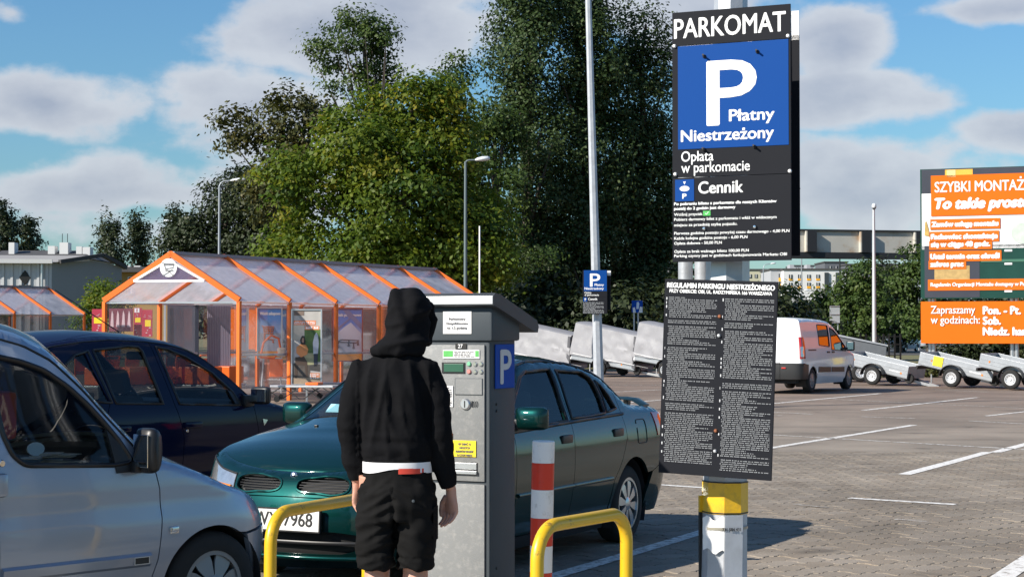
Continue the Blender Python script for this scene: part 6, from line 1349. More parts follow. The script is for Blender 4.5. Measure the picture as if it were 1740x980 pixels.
# ---- flatbed and basket carts packed in the shelter
def flat_cart(label, px, Z, yaw=0.0):
    p = at(px, 640, Z); root = thing('flatbed_cart', label, 'shopping cart', (p[0], Z, 0), yaw, 'orange carts parked in the shelter'); 
    MB().box((0,0,.30),(1.0,.62,.05),bev=.01).build('platform', steel, root)
    f = MB()
    for y in (-.29,.29):
        f.tube([(-.5,y,.32),(-.5,y,.95),(-.46,y,1.02)],.02,6)
    f.tube([(-.46,-.29,1.02),(-.46,.29,1.02)],.022,6); f.tube([(-.5,-.29,.62),(-.5,.29,.62)],.015,6); f.build('push_frame', orange_cart, root, smooth=60)
    MB().box((-.5,0,.80),(.03,.56,.28),bev=.008).build('sign_plate', orange_cart, root)
    MB().box((.1,0,.55),(.72,.56,.42),bev=.03).build('basket', orange_cart, root)
    for x in (-.4,.4):
        for y in (-.25,.25): MB().lathe([(.001,-.02),(.07,-.02),(.075,0),(.07,.02),(.001,.02)],axis='y',seg=14).build('castor', rubber, root, loc=(x,y,.08))
    return root
cart_labs = ['orange basket cart farthest left, behind the navy hatchback rear window','orange basket cart behind the headrest of the navy hatchback','orange basket cart behind the navy hatchback door pillar','orange basket cart behind the navy hatchback front window','orange basket cart over the navy hatchback windscreen','orange basket cart beside the third front post of the shelter','orange basket cart right of the shelter corner post','orange basket cart below the blue shopping cart poster']
proto = None
for i, (px, Z) in enumerate([(170,42.2),(212,42.6),(255,43.0),(297,43.4),(340,43.0),(378,44.0),(420,46.5),(470,48.5)]):
    if proto is None: proto = flat_cart(cart_labs[0], px, Z, -.35)
    else:
        c = copy_tree(proto); q = at(px, 640, Z); c.location = (q[0], Z, 0); c.rotation_euler = (0,0,-.35 + RNG.normal(0,.12)); c['label'] = cart_labs[i]
def wire_cart():
    p = at(462, 640, 42.0); root = thing('wire_trolley', 'orange tubular trolley handle sticking up by the second corner post', 'shopping cart', (p[0], 42.0, 0), .3)
    MB().tube([(-.28,0,1.0),(-.2,0,1.35),(-.02,0,1.52),(.16,0,1.45),(.2,0,1.22),(.05,0,.98),(-.28,0,1.0)],.028,8).build('handle_loop', orange_cart, root, smooth=60); MB().box((.22,0,1.12),(.18,.2,.22),bev=.04).build('coin_lock', mat('cream_plastic',(.6,.5,.38),.4), root); f = MB()
    for x in (-.2,.2): f.tube([(x,0,1.0),(x*1.2,.1,.15)],.02,6)
    f.tube([(-.24,.1,.2),(.24,.1,.2)],.02,6); f.build('trolley_frame', steel, root); MB().box((.1,.0,.75),(.32,.03,.42),bev=.01).build('trolley_plate', orange_cart, root)
    for x in (-.24,.24): MB().lathe([(.001,-.02),(.06,-.02),(.06,.02),(.001,.02)],axis='y',seg=12).build('castor', rubber, root, loc=(x,.1,.06))
wire_cart()
def low_trolley(label, px, Z):
    p = at(px, 660, Z); root = thing('platform_trolley', label, 'trolley', (p[0], Z, 0), -.2, 'low steel platform trolleys'); MB().box((0,0,.36),(1.5,.7,.05),bev=.01).build('deck', steel, root); f = MB()
    for x in (-.7,-.25,.25,.7): f.beam((x-.2,-.33,.08),(x+.2,-.33,.34),.02,.02); f.beam((x+.2,-.33,.08),(x-.2,-.33,.34),.02,.02)
    f.build('scissor_frame', dark_in, root); MB().box((.2,0,.42),(.3,.4,.06),bev=.015).build('orange_tray', orange_cart, root)
    for x in (-.6,.6): MB().lathe([(.001,-.02),(.07,-.02),(.07,.02),(.001,.02)],axis='y',seg=12).build('castor', rubber, root, loc=(x,-.3,.07))
low_trolley('low steel platform trolley under the tall advert', 520, 40.6); low_trolley('low steel platform trolley behind the man in black', 590, 42.6)
MB_ = None
# ------------------------------------------------------------ the man in black at the machine
skin_m = mat('skin', (0.52, 0.27, 0.19), 0.5, var=0.12, vscale=30, bump=0.1, bscale=250)
skin_m.node_tree.nodes['Principled BSDF'].inputs['Subsurface Weight'].default_value = 0.12
skin_m.node_tree.nodes['Principled BSDF'].inputs['Subsurface Radius'].default_value = (0.02, 0.008, 0.005)
hood_m = mat('black_jersey', (0.0085, 0.0085, 0.0095), 0.95, spec=0.05, var=0.15, vscale=30, bump=0.25, bscale=900)
short_m = mat('black_cotton', (0.0080, 0.0078, 0.0078), 0.85, spec=0.1, var=0.2, vscale=12, bump=0.2, bscale=600)
shirt_m = mat('white_tshirt', (0.74, 0.73, 0.74), 0.9); redcloth = mat('red_waistband', (0.62, 0.06, 0.035), 0.8)
hair_m = mat('dark_hair', (0.03, 0.02, 0.015), 0.6); shoe_m = mat('dark_shoe', (0.03, 0.03, 0.033), 0.7); sole_m = mat('shoe_sole', (0.5, 0.5, 0.48), 0.7)
def sup(cx, cy, rx, ry, z, n=28, e=2.3, rot=0.0):
    out = []
    for k in range(n):
        a = 2*PI*k/n; c, s = math.cos(a), math.sin(a); q = (abs(c)**e + abs(s)**e)**(-1/e); x, y = q*c*rx, q*s*ry
        out.append((cx + x*math.cos(rot) - y*math.sin(rot), cy + x*math.sin(rot) + y*math.cos(rot), z))
    return out
def limb(mb, path, rad, seg=16):
    # rounded ends so a remesh closes cleanly
    mb.tube(path, rad, seg)
def remeshed(mb, name, m, parent, voxel, smooth_it, disp=None, loc=None):
    o = mb.build(name, m, parent); md = o.modifiers.new('r', 'REMESH'); md.mode = 'VOXEL'; md.voxel_size = voxel; md.use_smooth_shade = True
    sm = o.modifiers.new('s', 'SMOOTH'); sm.iterations = smooth_it; sm.factor = 0.5
    bpy.context.view_layer.update(); dg = bpy.context.evaluated_depsgraph_get(); me = bpy.data.meshes.new_from_object(o.evaluated_get(dg)); o.modifiers.clear(); old = o.data; o.data = me; bpy.data.meshes.remove(old); me.name = name
    if disp is not None:
        n = len(me.vertices); V = np.zeros(n*3, np.float32); me.vertices.foreach_get('co', V); V = V.reshape(-1, 3); Nn = np.zeros(n*3, np.float32); me.vertices.foreach_get('normal', Nn); Nn = Nn.reshape(-1, 3)
        V = V + Nn * disp(V, Nn)[:, None]; me.vertices.foreach_set('co', V.astype(np.float32).ravel()); me.update()
    me.materials.clear(); me.materials.append(m); me.shade_smooth(); return o
def nz3(V, s, off=0.0): return np.array([noise.noise(Vector((v[0]*s[0] + off, v[1]*s[1] + off*1.7, v[2]*s[2] - off))) for v in V])
def ridge(x): return 1 - np.abs(x) * 2.2
def person():
    px = (672 - 870) / 411.0; root = thing('person', 'man in black hoodie and shorts with hood up, seen from behind at the ticket machine', 'person', (px, 7.30, ISL), math.radians(-3)); root.scale = (.925, .94, .957)
    # --- legs, hands and head: one continuous body
    b = MB()
    hipz = .90
    for sg, kx, ky, ax in ((-1, -.085, .02, -.10), (1, .088, .01, .11)):
        b.tube([(sg*.085,.0,.93),(sg*.088,.01,.75),(kx,ky+.02,.52),(kx*1.02,ky-.02,.36),(ax,ky-.02,.13),(ax,ky,.06)], [.078,.072,.056,.060,.042,.045], 18)
        b.tube([(ax,ky-.05,.045),(ax*1.1,ky+.17,.035)], [.042,.036], 12)
    b.loft([sup(0,0,.13,.085,.86), sup(.005,0,.12,.08,.95), sup(.005,0,.115,.08,1.05), sup(0,.0,.13,.09,1.2), sup(0,.0,.125,.085,1.35), sup(.005,.01,.085,.06,1.42), sup(.02,.03,.055,.055,1.47), sup(.04,.06,.052,.055,1.53), sup(.05,.078,.062,.078,1.57), sup(.056,.088,.068,.088,1.62), sup(.057,.09,.065,.086,1.665), sup(.057,.09,.042,.058,1.698)])
    # face turned away, looking down at the machine: nose, brow, mouth, ears
    b.tube([(.06,.165,1.645),(.06,.192,1.612),(.06,.178,1.600)],[.012,.016,.010],10); b.tube([(.03,.172,1.575),(.09,.172,1.575)],.009,8); b.tube([(.02,.170,1.655),(.10,.170,1.655)],.009,8)
    for sg in (-1,1): b.tube([(.056+sg*.066,.085,1.64),(.056+sg*.073,.077,1.62),(.056+sg*.066,.09,1.595)],[.008,.011,.007],8)
    arms = {-1: [(-.142,.0,1.385),(-.186,-.005,1.27),(-.203,-.008,1.15),(-.194,.022,1.02),(-.176,.045,.905)], 1: [(.140,.0,1.385),(.182,-.005,1.27),(.192,-.012,1.13),(.214,.018,.99),(.240,.04,.875)]}
    for sg in (-1, 1): b.tube(arms[sg], [.05,.047,.042,.036,.028], 14)
    def hand(w, d, sg, curl):      # w wrist point, d direction the hand hangs, thumb towards the thigh's front
        w = Vector(w); d = Vector(d).normalized(); side = Vector((-sg*.68, .73, 0)); side = (side - d*side.dot(d)).normalized(); pn = d.cross(side) * (-1 if sg > 0 else 1)   # pn: out of the palm, towards the body
        b.loft([[tuple(w + d*t + side*(c*hw) + pn*(s_*th)) for c, s_ in [(math.cos(2*PI*k/14), math.sin(2*PI*k/14)) for k in range(14)]] for t, hw, th in ((-.02,.026,.022),(.02,.032,.019),(.055,.042,.017),(.085,.043,.016),(.098,.036,.012))])
        for i, (off, ln) in enumerate(((.035,.080),(.0118,.090),(-.0118,.085),(-.0345,.068))):
            p0 = w + d*.078 + side*off; ang = curl * (1 + .12*i); pts = [p0]; dd = d.copy(); 
            for sgl in (.45, .32, .23):
                dd = (dd + pn*ang*.62).normalized(); pts.append(pts[-1] + dd*ln*sgl)
            b.tube([pts[0] - d*.01] + pts, [.0088,.0088,.0082,.0075,.0062], 10)
        t0 = w + d*.022 + side*.026 + pn*.006; b.tube([t0, t0 + d*.030 + side*.022 + pn*.010, t0 + d*.062 + side*.022 + pn*.018, t0 + d*.085 + side*.014 + pn*.024], [.016,.0125,.0105,.008], 10)
    hand((-.174,.05,.885), (.10,.10,-1), -1, .8); hand((.246,.045,.855), (.03,.10,-1), 1, .72)
    body = remeshed(b, 'body', skin_m, root, .0036, 2)
    # --- hoodie: torso, sleeves and ribbed hem in one surface
    h = MB()
    h.loft([sup(.012,0,.149,.117,.945), sup(.012,0,.150,.117,.99), sup(.012,0,.154,.122,1.035), sup(.010,0,.155,.124,1.07), sup(.006,0,.155,.124,1.14), sup(.003,0,.158,.125,1.22), sup(0,.0,.164,.127,1.29), sup(0,.005,.170,.126,1.335), sup(0,.01,.156,.115,1.382), sup(.004,.018,.130,.102,1.422), sup(.010,.026,.106,.092,1.455), sup(.018,.034,.082,.078,1.49), sup(.022,.04,.07,.07,1.515)])
    for sg in (-1, 1):
        a = arms[sg]; h.tube([Vector(a[0]) + Vector((-sg*.05,0,.012))] + [Vector(p) for p in a[:-1]] + [Vector(a[3]).lerp(Vector(a[4]), .55), Vector(a[4])], [.052,.066,.066,.062,.056,.050,.040], 18)
        h.tube([Vector(a[4]) + (Vector(a[3]) - Vector(a[4]))*.22, Vector(a[4])], [.046,.041], 16)
    def folds(V, N):
        z, x, y = V[:, 2], V[:, 0], V[:, 1]; body_ = np.abs(x) < .165; d = np.zeros(len(V))
        # broad drag lines from the shoulders to the small of the back, bunching above the hem and at the elbows
        diag = nz3(np.c_[x + .22*(z - 1.2)*np.sign(x + .02), y, z], (16, 6, 3.2), 3.0); d += np.where(body_, -.006 + .016*ridge(diag) * np.clip((1.48 - z)/.12, 0, 1), 0)
        bun = nz3(V, (4.5, 4, 30), 7.0); d += np.where(body_, .009*bun * np.exp(-((z - 1.075)/.055)**2), 0)
        hc = nz3(V, (5, 4, 13), 9.0); d += np.where(body_, .007*hc, 0)
        arm_z = nz3(V, (6, 6, 26), 12.0); el = np.exp(-((z - 1.13)/.10)**2) + .9*np.exp(-((z - .95)/.06)**2) + .35; d += np.where(~body_, .0055*arm_z*el*1.2 + .005*nz3(V, (9, 9, 7), 15.0) - .003, 0)
        d += .0016*nz3(V, (60, 60, 60), 2.0); hem = (z < 1.01) & body_; d = np.where(hem, d*.3 + .0008*np.sin(np.arctan2(y, x)*150), d); return d
    hood_o = remeshed(h, 'hoodie', hood_m, root, .0085, 4, folds)
    # --- hood up over a bent head, lapping down onto the shoulders
    g = MB(); n = 26; R0 = []
    for z, cx, cy, rx, ry in ((1.452,.010,.008,.112,.098),(1.470,.016,.012,.112,.102),(1.495,.024,.016,.100,.098),(1.525,.036,.028,.093,.098),(1.56,.046,.042,.093,.104),(1.60,.053,.054,.096,.115),(1.64,.057,.064,.096,.120),(1.68,.056,.074,.090,.114),(1.71,.050,.082,.076,.096),(1.732,.044,.088,.052,.066),(1.741,.040,.09,.022,.032)): R0.append(sup(cx,cy,rx,ry,z,n,2.15))
    g.loft(R0)
    # the rolled front rim standing up at the crown
    rim = [(.056 + .085*math.cos(t), .165 - .05*max(0, math.sin(t)), 1.60 + .115*math.sin(t)) for t in np.linspace(-.9, PI + .9, 22)]; g.tube(rim, .020, 10)
    def hf(V, N):
        z, x, y = V[:, 2], V[:, 0], V[:, 1]; sw = nz3(np.c_[x + .5*(z - 1.6), y, z - .35*x], (7, 5, 15), 21.0); d = .012*ridge(sw)*np.clip((1.72 - z)/.06, 0.25, 1)
        sw2 = nz3(np.c_[x - .6*(z-1.55), y, z], (17, 9, 11), 31.0); d += .009*sw2; d += .013*np.exp(-((z - 1.487 - .02*np.sin(x*14))/.013)**2); d += .015*np.exp(-((x - .0 + .35*(z - 1.68))/.022)**2)*np.clip((z - 1.56)/.06, 0, 1)*(y < .1); d -= .012*np.exp(-((x - .05 + .30*(z-1.66))/.025)**2)*np.clip((z - 1.55)/.05, 0, 1)*(y < .1); return d
    remeshed(g, 'hood', hood_m, root, .0065, 3, hf)
    MB().tube([(.158,.05,1.645),(.166,.05,1.625),(.178,.045,1.607)], .0035, 6).build('drawstring', hood_m, root)
    # --- shirt tail, waistband, shorts
    t = MB(); t.loft([sup(.010,0,.155,.124,z,40) for z in (.955,.992)], False); t.loft([sup(.010,0,.153,.122,z,40) for z in (.955,.992)], False)
    V = t.v; k = [(x, y, z + (.010*math.sin(x*22 + 1) if z < .97 else 0)) for x, y, z in V]; t.v = k; t.build('t_shirt', shirt_m, root, smooth=60)
    MB().loft([[(.010 + (.158*math.cos(a)), .129*math.sin(a), z) for a in np.linspace(-1.42,-.62,14)] for z in (.945,.968)], False).build('red_waistband', redcloth, root, smooth=60)
    rb = MB(); P = [(.010 + .160*math.cos(a), .131*math.sin(a)) for a in np.linspace(-1.45,-.66,14)]; rb.loft([[(x, y, z) for x, y in P] for z in (.945,.967)], False); rb.build('red_label', redcloth, root, smooth=60)
    s = MB()
    s.loft([sup(.012,.0,.149,.117,.984), sup(.012,.0,.156,.122,.92), sup(.012,-.008,.166,.128,.86), sup(.010,-.006,.172,.130,.80), sup(.008,0,.172,.122,.745)])
    for sg, x0, x1 in ((-1,-.080,-.088),(1,.094,.088)): s.loft([sup(x0*.9+.0,0,.085,.105,.80), sup(x0,0,.086,.106,.74), sup(x0,.0,.083,.104,.68), sup(x1,.005,.082,.102,.62), sup(x1,.01,.080,.100,.560), sup(x1,.01,.079,.099,.534)])
    def sf(V, N):
        z, x, y = V[:, 2], V[:, 0], V[:, 1]; w = nz3(np.c_[x + .8*(z-.8)*np.sign(x), y, z + .4*np.abs(x)], (10, 8, 18), 41.0); d = -.004 + .011*ridge(w)*np.where(z < .9, 1, .3); d += .007*nz3(V, (22, 14, 9), 44.0) + .003
        d += np.where(np.abs(z - .585) < .004, -.004, 0); d -= .014*np.exp(-((x - .006)/.010)**2)*(z < .84)*(y < 0); return d
    sh = remeshed(s, 'shorts', short_m, root, .0078, 2, sf)
    pk = MB()
    def patchp(name, a0, a1, z0, z1, gx=.012, rx=.180, ry=.139): return MB().loft([[(gx + rx*math.cos(a), ry*math.sin(a), z) for a in np.linspace(a0, a1, 8)] for z in (z0, z1)] + [[(gx + (rx-.006)*math.cos(a), (ry-.006)*math.sin(a), z1+.001) for a in np.linspace(a0, a1, 8)]], False).build(name, short_m, sh, smooth=50)
    patchp('pocket_flap', -1.25,-.62,.842,.868); patchp('pocket_flap', -2.5,-1.95,.842,.868); patchp('cargo_pocket', -.42,.35,.66,.80)
    bt = MB().lathe([(.001,-.003),(.006,-.002),(.007,.003),(.001,.003)],axis='y',seg=12).build('pocket_button', grey_side, sh, loc=(.095,-.1295,.832))
    for sg, ax, ky in ((-1,-.105,.02),(1,.117,.01)):
        sb = MB(); sb.loft([sup(ax+sg*.004,ky+.045,.048,.135,.02,20), sup(ax+sg*.004,ky+.045,.050,.138,.045,20), sup(ax+sg*.003,ky+.035,.046,.125,.075,20), sup(ax,ky,.045,.065,.105,20)]); so_ = sb.build('shoe', shoe_m, root, smooth=50); sl_ = MB(); sl_.loft([sup(ax+sg*.004,ky+.045,.052,.14,.0,20), sup(ax+sg*.004,ky+.045,.052,.14,.022,20)]); sl_.build('sole', sole_m, so_, smooth=40)
    return root
person()
# ------------------------------------------------------------ trailers along the far side of the lot
tarp_m = mat('grey_tarpaulin', (0.26, 0.26, 0.275), 0.6, var=0.08, vscale=2, dirt=(.40,.40,.40), dirt_amt=.5, dscale=3); tarp_dk = mat('dark_tarpaulin_end', (0.07, 0.07, 0.08), 0.6)
galv_side = mat('galvanised_sheet', (0.34, 0.36, 0.38), 0.42, metal=0.45, var=0.16, vscale=5, bump=.05)
wheel_silver = mat('silver_steel_rim', (0.66, 0.67, 0.68), 0.35, metal=0.5)
TH = unit((.80, -.60)); TYAW = math.atan2(TH[1], TH[0])
def trailer(name, label, x, y, covered, group, sticker=True, L=2.1, tilt=8.0, yaw=TYAW):
    """x axis: towards the drawbar on the right; wheel contact under the origin"""
    root = thing(name, label, 'trailer', (x, y, 0), yaw, group); tl = math.radians(tilt); R = Matrix.Rotation(tl, 3, 'Y'); W = .62; piv = Vector((0, 0, .30))
    def T(p): q = Vector(p); q.rotate(R); return q + piv
    def bx(name, c, d, m, par=root, bev=.004):
        o = MB().box((0,0,0), d, R, bev).build(name, m, par); o.location = T(c); return o
    z0, hh = .13, .36
    bx('load_floor', (0,0,z0), (L, W*2, .04), galv_side)
    for sg in (-1,1):
        s = bx('side_wall', (0, sg*W, z0 + hh/2), (L, .035, hh), galv_side)
        for z in (.09,.20): MB().box(tuple(R @ Vector((0, sg*.02, z - hh/2 + .02))), (L*.97,.012,.022), R).build('pressed_rib', galv_side, s)
        st = R @ Vector((.62, sg*.022, -.06)); MB().box(tuple(st), (.34,.004,.05), R).build('side_label', white_p, s); st = R @ Vector((.84, sg*.024, -.07)); MB().box(tuple(st), (.05,.006,.05), R).build('side_reflector', amber, s); st = R @ Vector((-.75, sg*.024, .0)); MB().box(tuple(st), (.04,.006,.05), R).build('side_reflector', amber, s)
        # mudguard and wheel
        mg = MB(); n = 16; ar = [(.36*math.cos(t), .36*math.sin(t)) for t in np.linspace(.12, PI-.12, n)]
        V = [(a, sg*(W+.03), b+.28) for a, b in ar] + [(a, sg*(W+.24), b+.28) for a, b in ar] + [(a*1.04, sg*(W+.03), b*1.04+.28) for a, b in ar] + [(a*1.04, sg*(W+.24), b*1.04+.28) for a, b in ar]
        F = [(i,i+1,i+1+n,i+n) for i in range(n-1)] + [(2*n+i,3*n+i,3*n+i+1,2*n+i+1) for i in range(n-1)] + [(n+i,n+i+1,3*n+i+1,3*n+i) for i in range(n-1)]; mg.add(V,F); mg.build('mudguard', black, root, smooth=50)
        wheel(root, (0, sg*(W+.135), .275), .275, .155, .165, 'steel', sg, wheel_silver)
    bx('tail_board', (-L/2+.015,0,z0+hh/2), (.03,W*2,hh), galv_side); bx('front_board', (L/2-.015,0,z0+hh/2), (.03,W*2,hh), galv_side); bx('lamp_bar', (-L/2-.02,0,.02),(.05,W*2.1,.1),black)
    db = MB()
    for sg in (-1,1): db.beam(T((L/2-.4,sg*.42,.07)), T((L/2+.85,0,.02)), .06,.08)
    db.build('drawbar', steel, root); MB().beam(T((L/2+.8,0,.03)),T((L/2+1.05,0,.01)),.09,.10).build('coupling', black, root); MB().tube([(0,-W-.1,.28),(0,W+.1,.28)],.035,8).build('axle', steel, root); ax = MB().beam(T((-L/2+.1,0,.06)),T((L/2,0,.06)),.5,.06).build('chassis_plate', black, root)
    j = T((L/2+.5,.12,0)); MB().tube([(j.x,j.y,max(.08,j.z-.25)),(j.x,j.y,j.z+.35)],.025,8).build('jockey_leg', steel, root)
    sw = MB().lathe([(.001,-.05),(.13,-.05),(.15,-.02),(.15,.03),(.001,.05)],axis='y',seg=18).build('spare_wheel', rubber, root, loc=(L/2+.02,-W+.15,max(.2,T((L/2,0,-.02)).z)))
    if sticker: s = bx('yellow_price_card', (-.55 if not covered else .95, -W-.03, z0+.20), (.30,.012,.28), ystick); 
    if covered:
        th = 1.0; mb = MB(); nx, rows = 15, 10; V = []; rng = np.random.default_rng(int(abs(x)*10)); nn = []
        prof = [(W+.055, hh*.42 + z0), (W+.056, z0+hh*.7)] + [(W+.05-.06*q, z0+hh+(th-.03)*q) for q in np.linspace(0, 1, 11)] + [(W-.10, z0+hh+th), (W*.5, z0+hh+th+.02), (0, z0+hh+th+.03)]; prof = prof + [(-a, b) for a, b in prof[::-1][1:]]
        K = len(prof); X = np.linspace(-L/2-.03, L/2+.03, 40)
        for i, xx in enumerate(X):
            for j, (yy, zz) in enumerate(prof):
                t = (zz - z0)/(th+hh); q_ = Vector((xx*1.5 + zz*1.1 + x, yy*.3, zz*1.2 - xx*.6)); wv = .045*noise.noise(q_) + .040*(1 - abs(noise.noise(Vector((xx*1.1 + zz*2.2 + x, 2.2, zz*.7 - xx*1.6))))*2.6)*max(0, .95 - abs(t - .45)*1.3) + .012*noise.noise(Vector((xx*6, yy, zz*5))) - .02; slope = -.10*(xx + L/2)*(1 if zz > z0+hh+.3 else 0)
                V.append(tuple(T((xx - .10*max(0,t-.3)*(1 if xx > 0 else -.6)*(abs(xx)/(L/2))**2, yy + math.copysign(wv, yy) if abs(yy) > .05 else yy, zz + slope*.35))))
        F = [(i*K+j,(i+1)*K+j,(i+1)*K+j+1,i*K+j+1) for i in range(len(X)-1) for j in range(K-1)] + [tuple(range(K))]; mb.add(V,F); c = mb.build('tarpaulin', tarp_m, root, smooth=38)
        e = MB(); o = (len(X)-1)*K; e.add([Vector(v) + T((.012,0,0)) - T((0,0,0)) for v in V[o:o+K]], [tuple(range(K))[::-1]]); e.build('tarpaulin_end', tarp_dk, root)
        sd = [V[i*K + 8] for i in range(len(X)-1, -1, -1)]
        bdn = MB()
        for a, b_ in (((L/2-.02,-W-.075,z0+.12),(L/2-.02,-W-.05,z0+hh+.55)),): 
            V2 = [T((L/2-.09,-W-.07,z0+.05)),T((L/2+.04,-W-.07,z0+.05)),T((L/2-.05,-W-.045,z0+hh+th-.16)),T((L/2-.16,-W-.045,z0+hh+th-.16))]; bdn.add(V2+[v+Vector((0,.02,0)) for v in V2],[(0,1,2,3),(7,6,5,4),(0,4,5,1),(1,5,6,2),(2,6,7,3),(3,7,4,0)])
        bdn.build('dark_corner_strap', tarp_dk, root); rp = MB().tube([T((-L/2,-W-.08,z0+hh*.62)),T((-.3,-W-.09,z0+hh*.5)),T((.4,-W-.09,z0+hh*.55)),T((L/2,-W-.08,z0+hh*.5)),T((L/2+.35,-.3,.25))],.010,5).build('lashing_rope', white_p, root)
        MB().beam(T((-L/2-.06,-W+.06,z0-.02)),T((-L/2+.20,-W+.06,z0+hh+.22)),.05,.05).build('prop', white_p, root)
    return root
GC = 'tarpaulin covered trailers in a row'; GO = 'open tipped trailers in a row'
def wpos(px, py): p = gnd(px, py); return p[0], p[1]
x, y = wpos(931, 634.5); trailer('covered_trailer', 'grey tarpaulin covered trailer nearest the green saloon roof, yellow card low on its corner', x, y, True, GC, True, 2.8, 8)
x, y = wpos(1039, 638.0); trailer('covered_trailer', 'grey tarpaulin covered trailer just right of the slim lamp post', x, y, True, GC, False, 2.8, 8)
x, y = wpos(1150, 641.0); trailer('covered_trailer', 'grey tarpaulin covered trailer cut off by the regulations board', x, y, True, GC, False, 2.8, 8)
x, y = wpos(1501, 652.5); trailer('open_trailer', 'open galvanised trailer whose tail is hidden behind the white van', x, y, False, GO, False, 2.1, 12)
x, y = wpos(1635, 656.5); trailer('open_trailer', 'open galvanised trailer with a yellow price card', x, y, False, GO, True, 2.3, 12)
x, y = wpos(1735, 660.0); trailer('open_trailer', 'open galvanised trailer cut by the right picture edge', x, y, False, GO, False, 2.1, 12)
def grey_lid():
    p = at(1458, 600, 58); root = thing('box_trailer', 'low grey covered box trailer behind the nose of the white van', 'trailer', (p[0], 58, 0), -.1)
    MB().prism([(-.9,.35),(.75,.35),(.85,1.15),(-.85,1.50)],-.7,.7).build('tarpaulin', mat('slate_tarpaulin',(.13,.14,.15),.6,var=.15), root); MB().prism([(-.87,1.50),(.87,1.145),(.87,1.19),(-.87,1.56)],-.74,.74).build('lid', mat('slate_lid',(.36,.38,.40),.5), root)
    for sg in (-1,1): wheel(root,(0,sg*.75,.28),.28,.16,.165,'steel',sg,wheel_silver)
    MB().beam((.8,0,.4),(1.7,0,.38),.08,.08).build('drawbar', steel, root)
grey_lid()

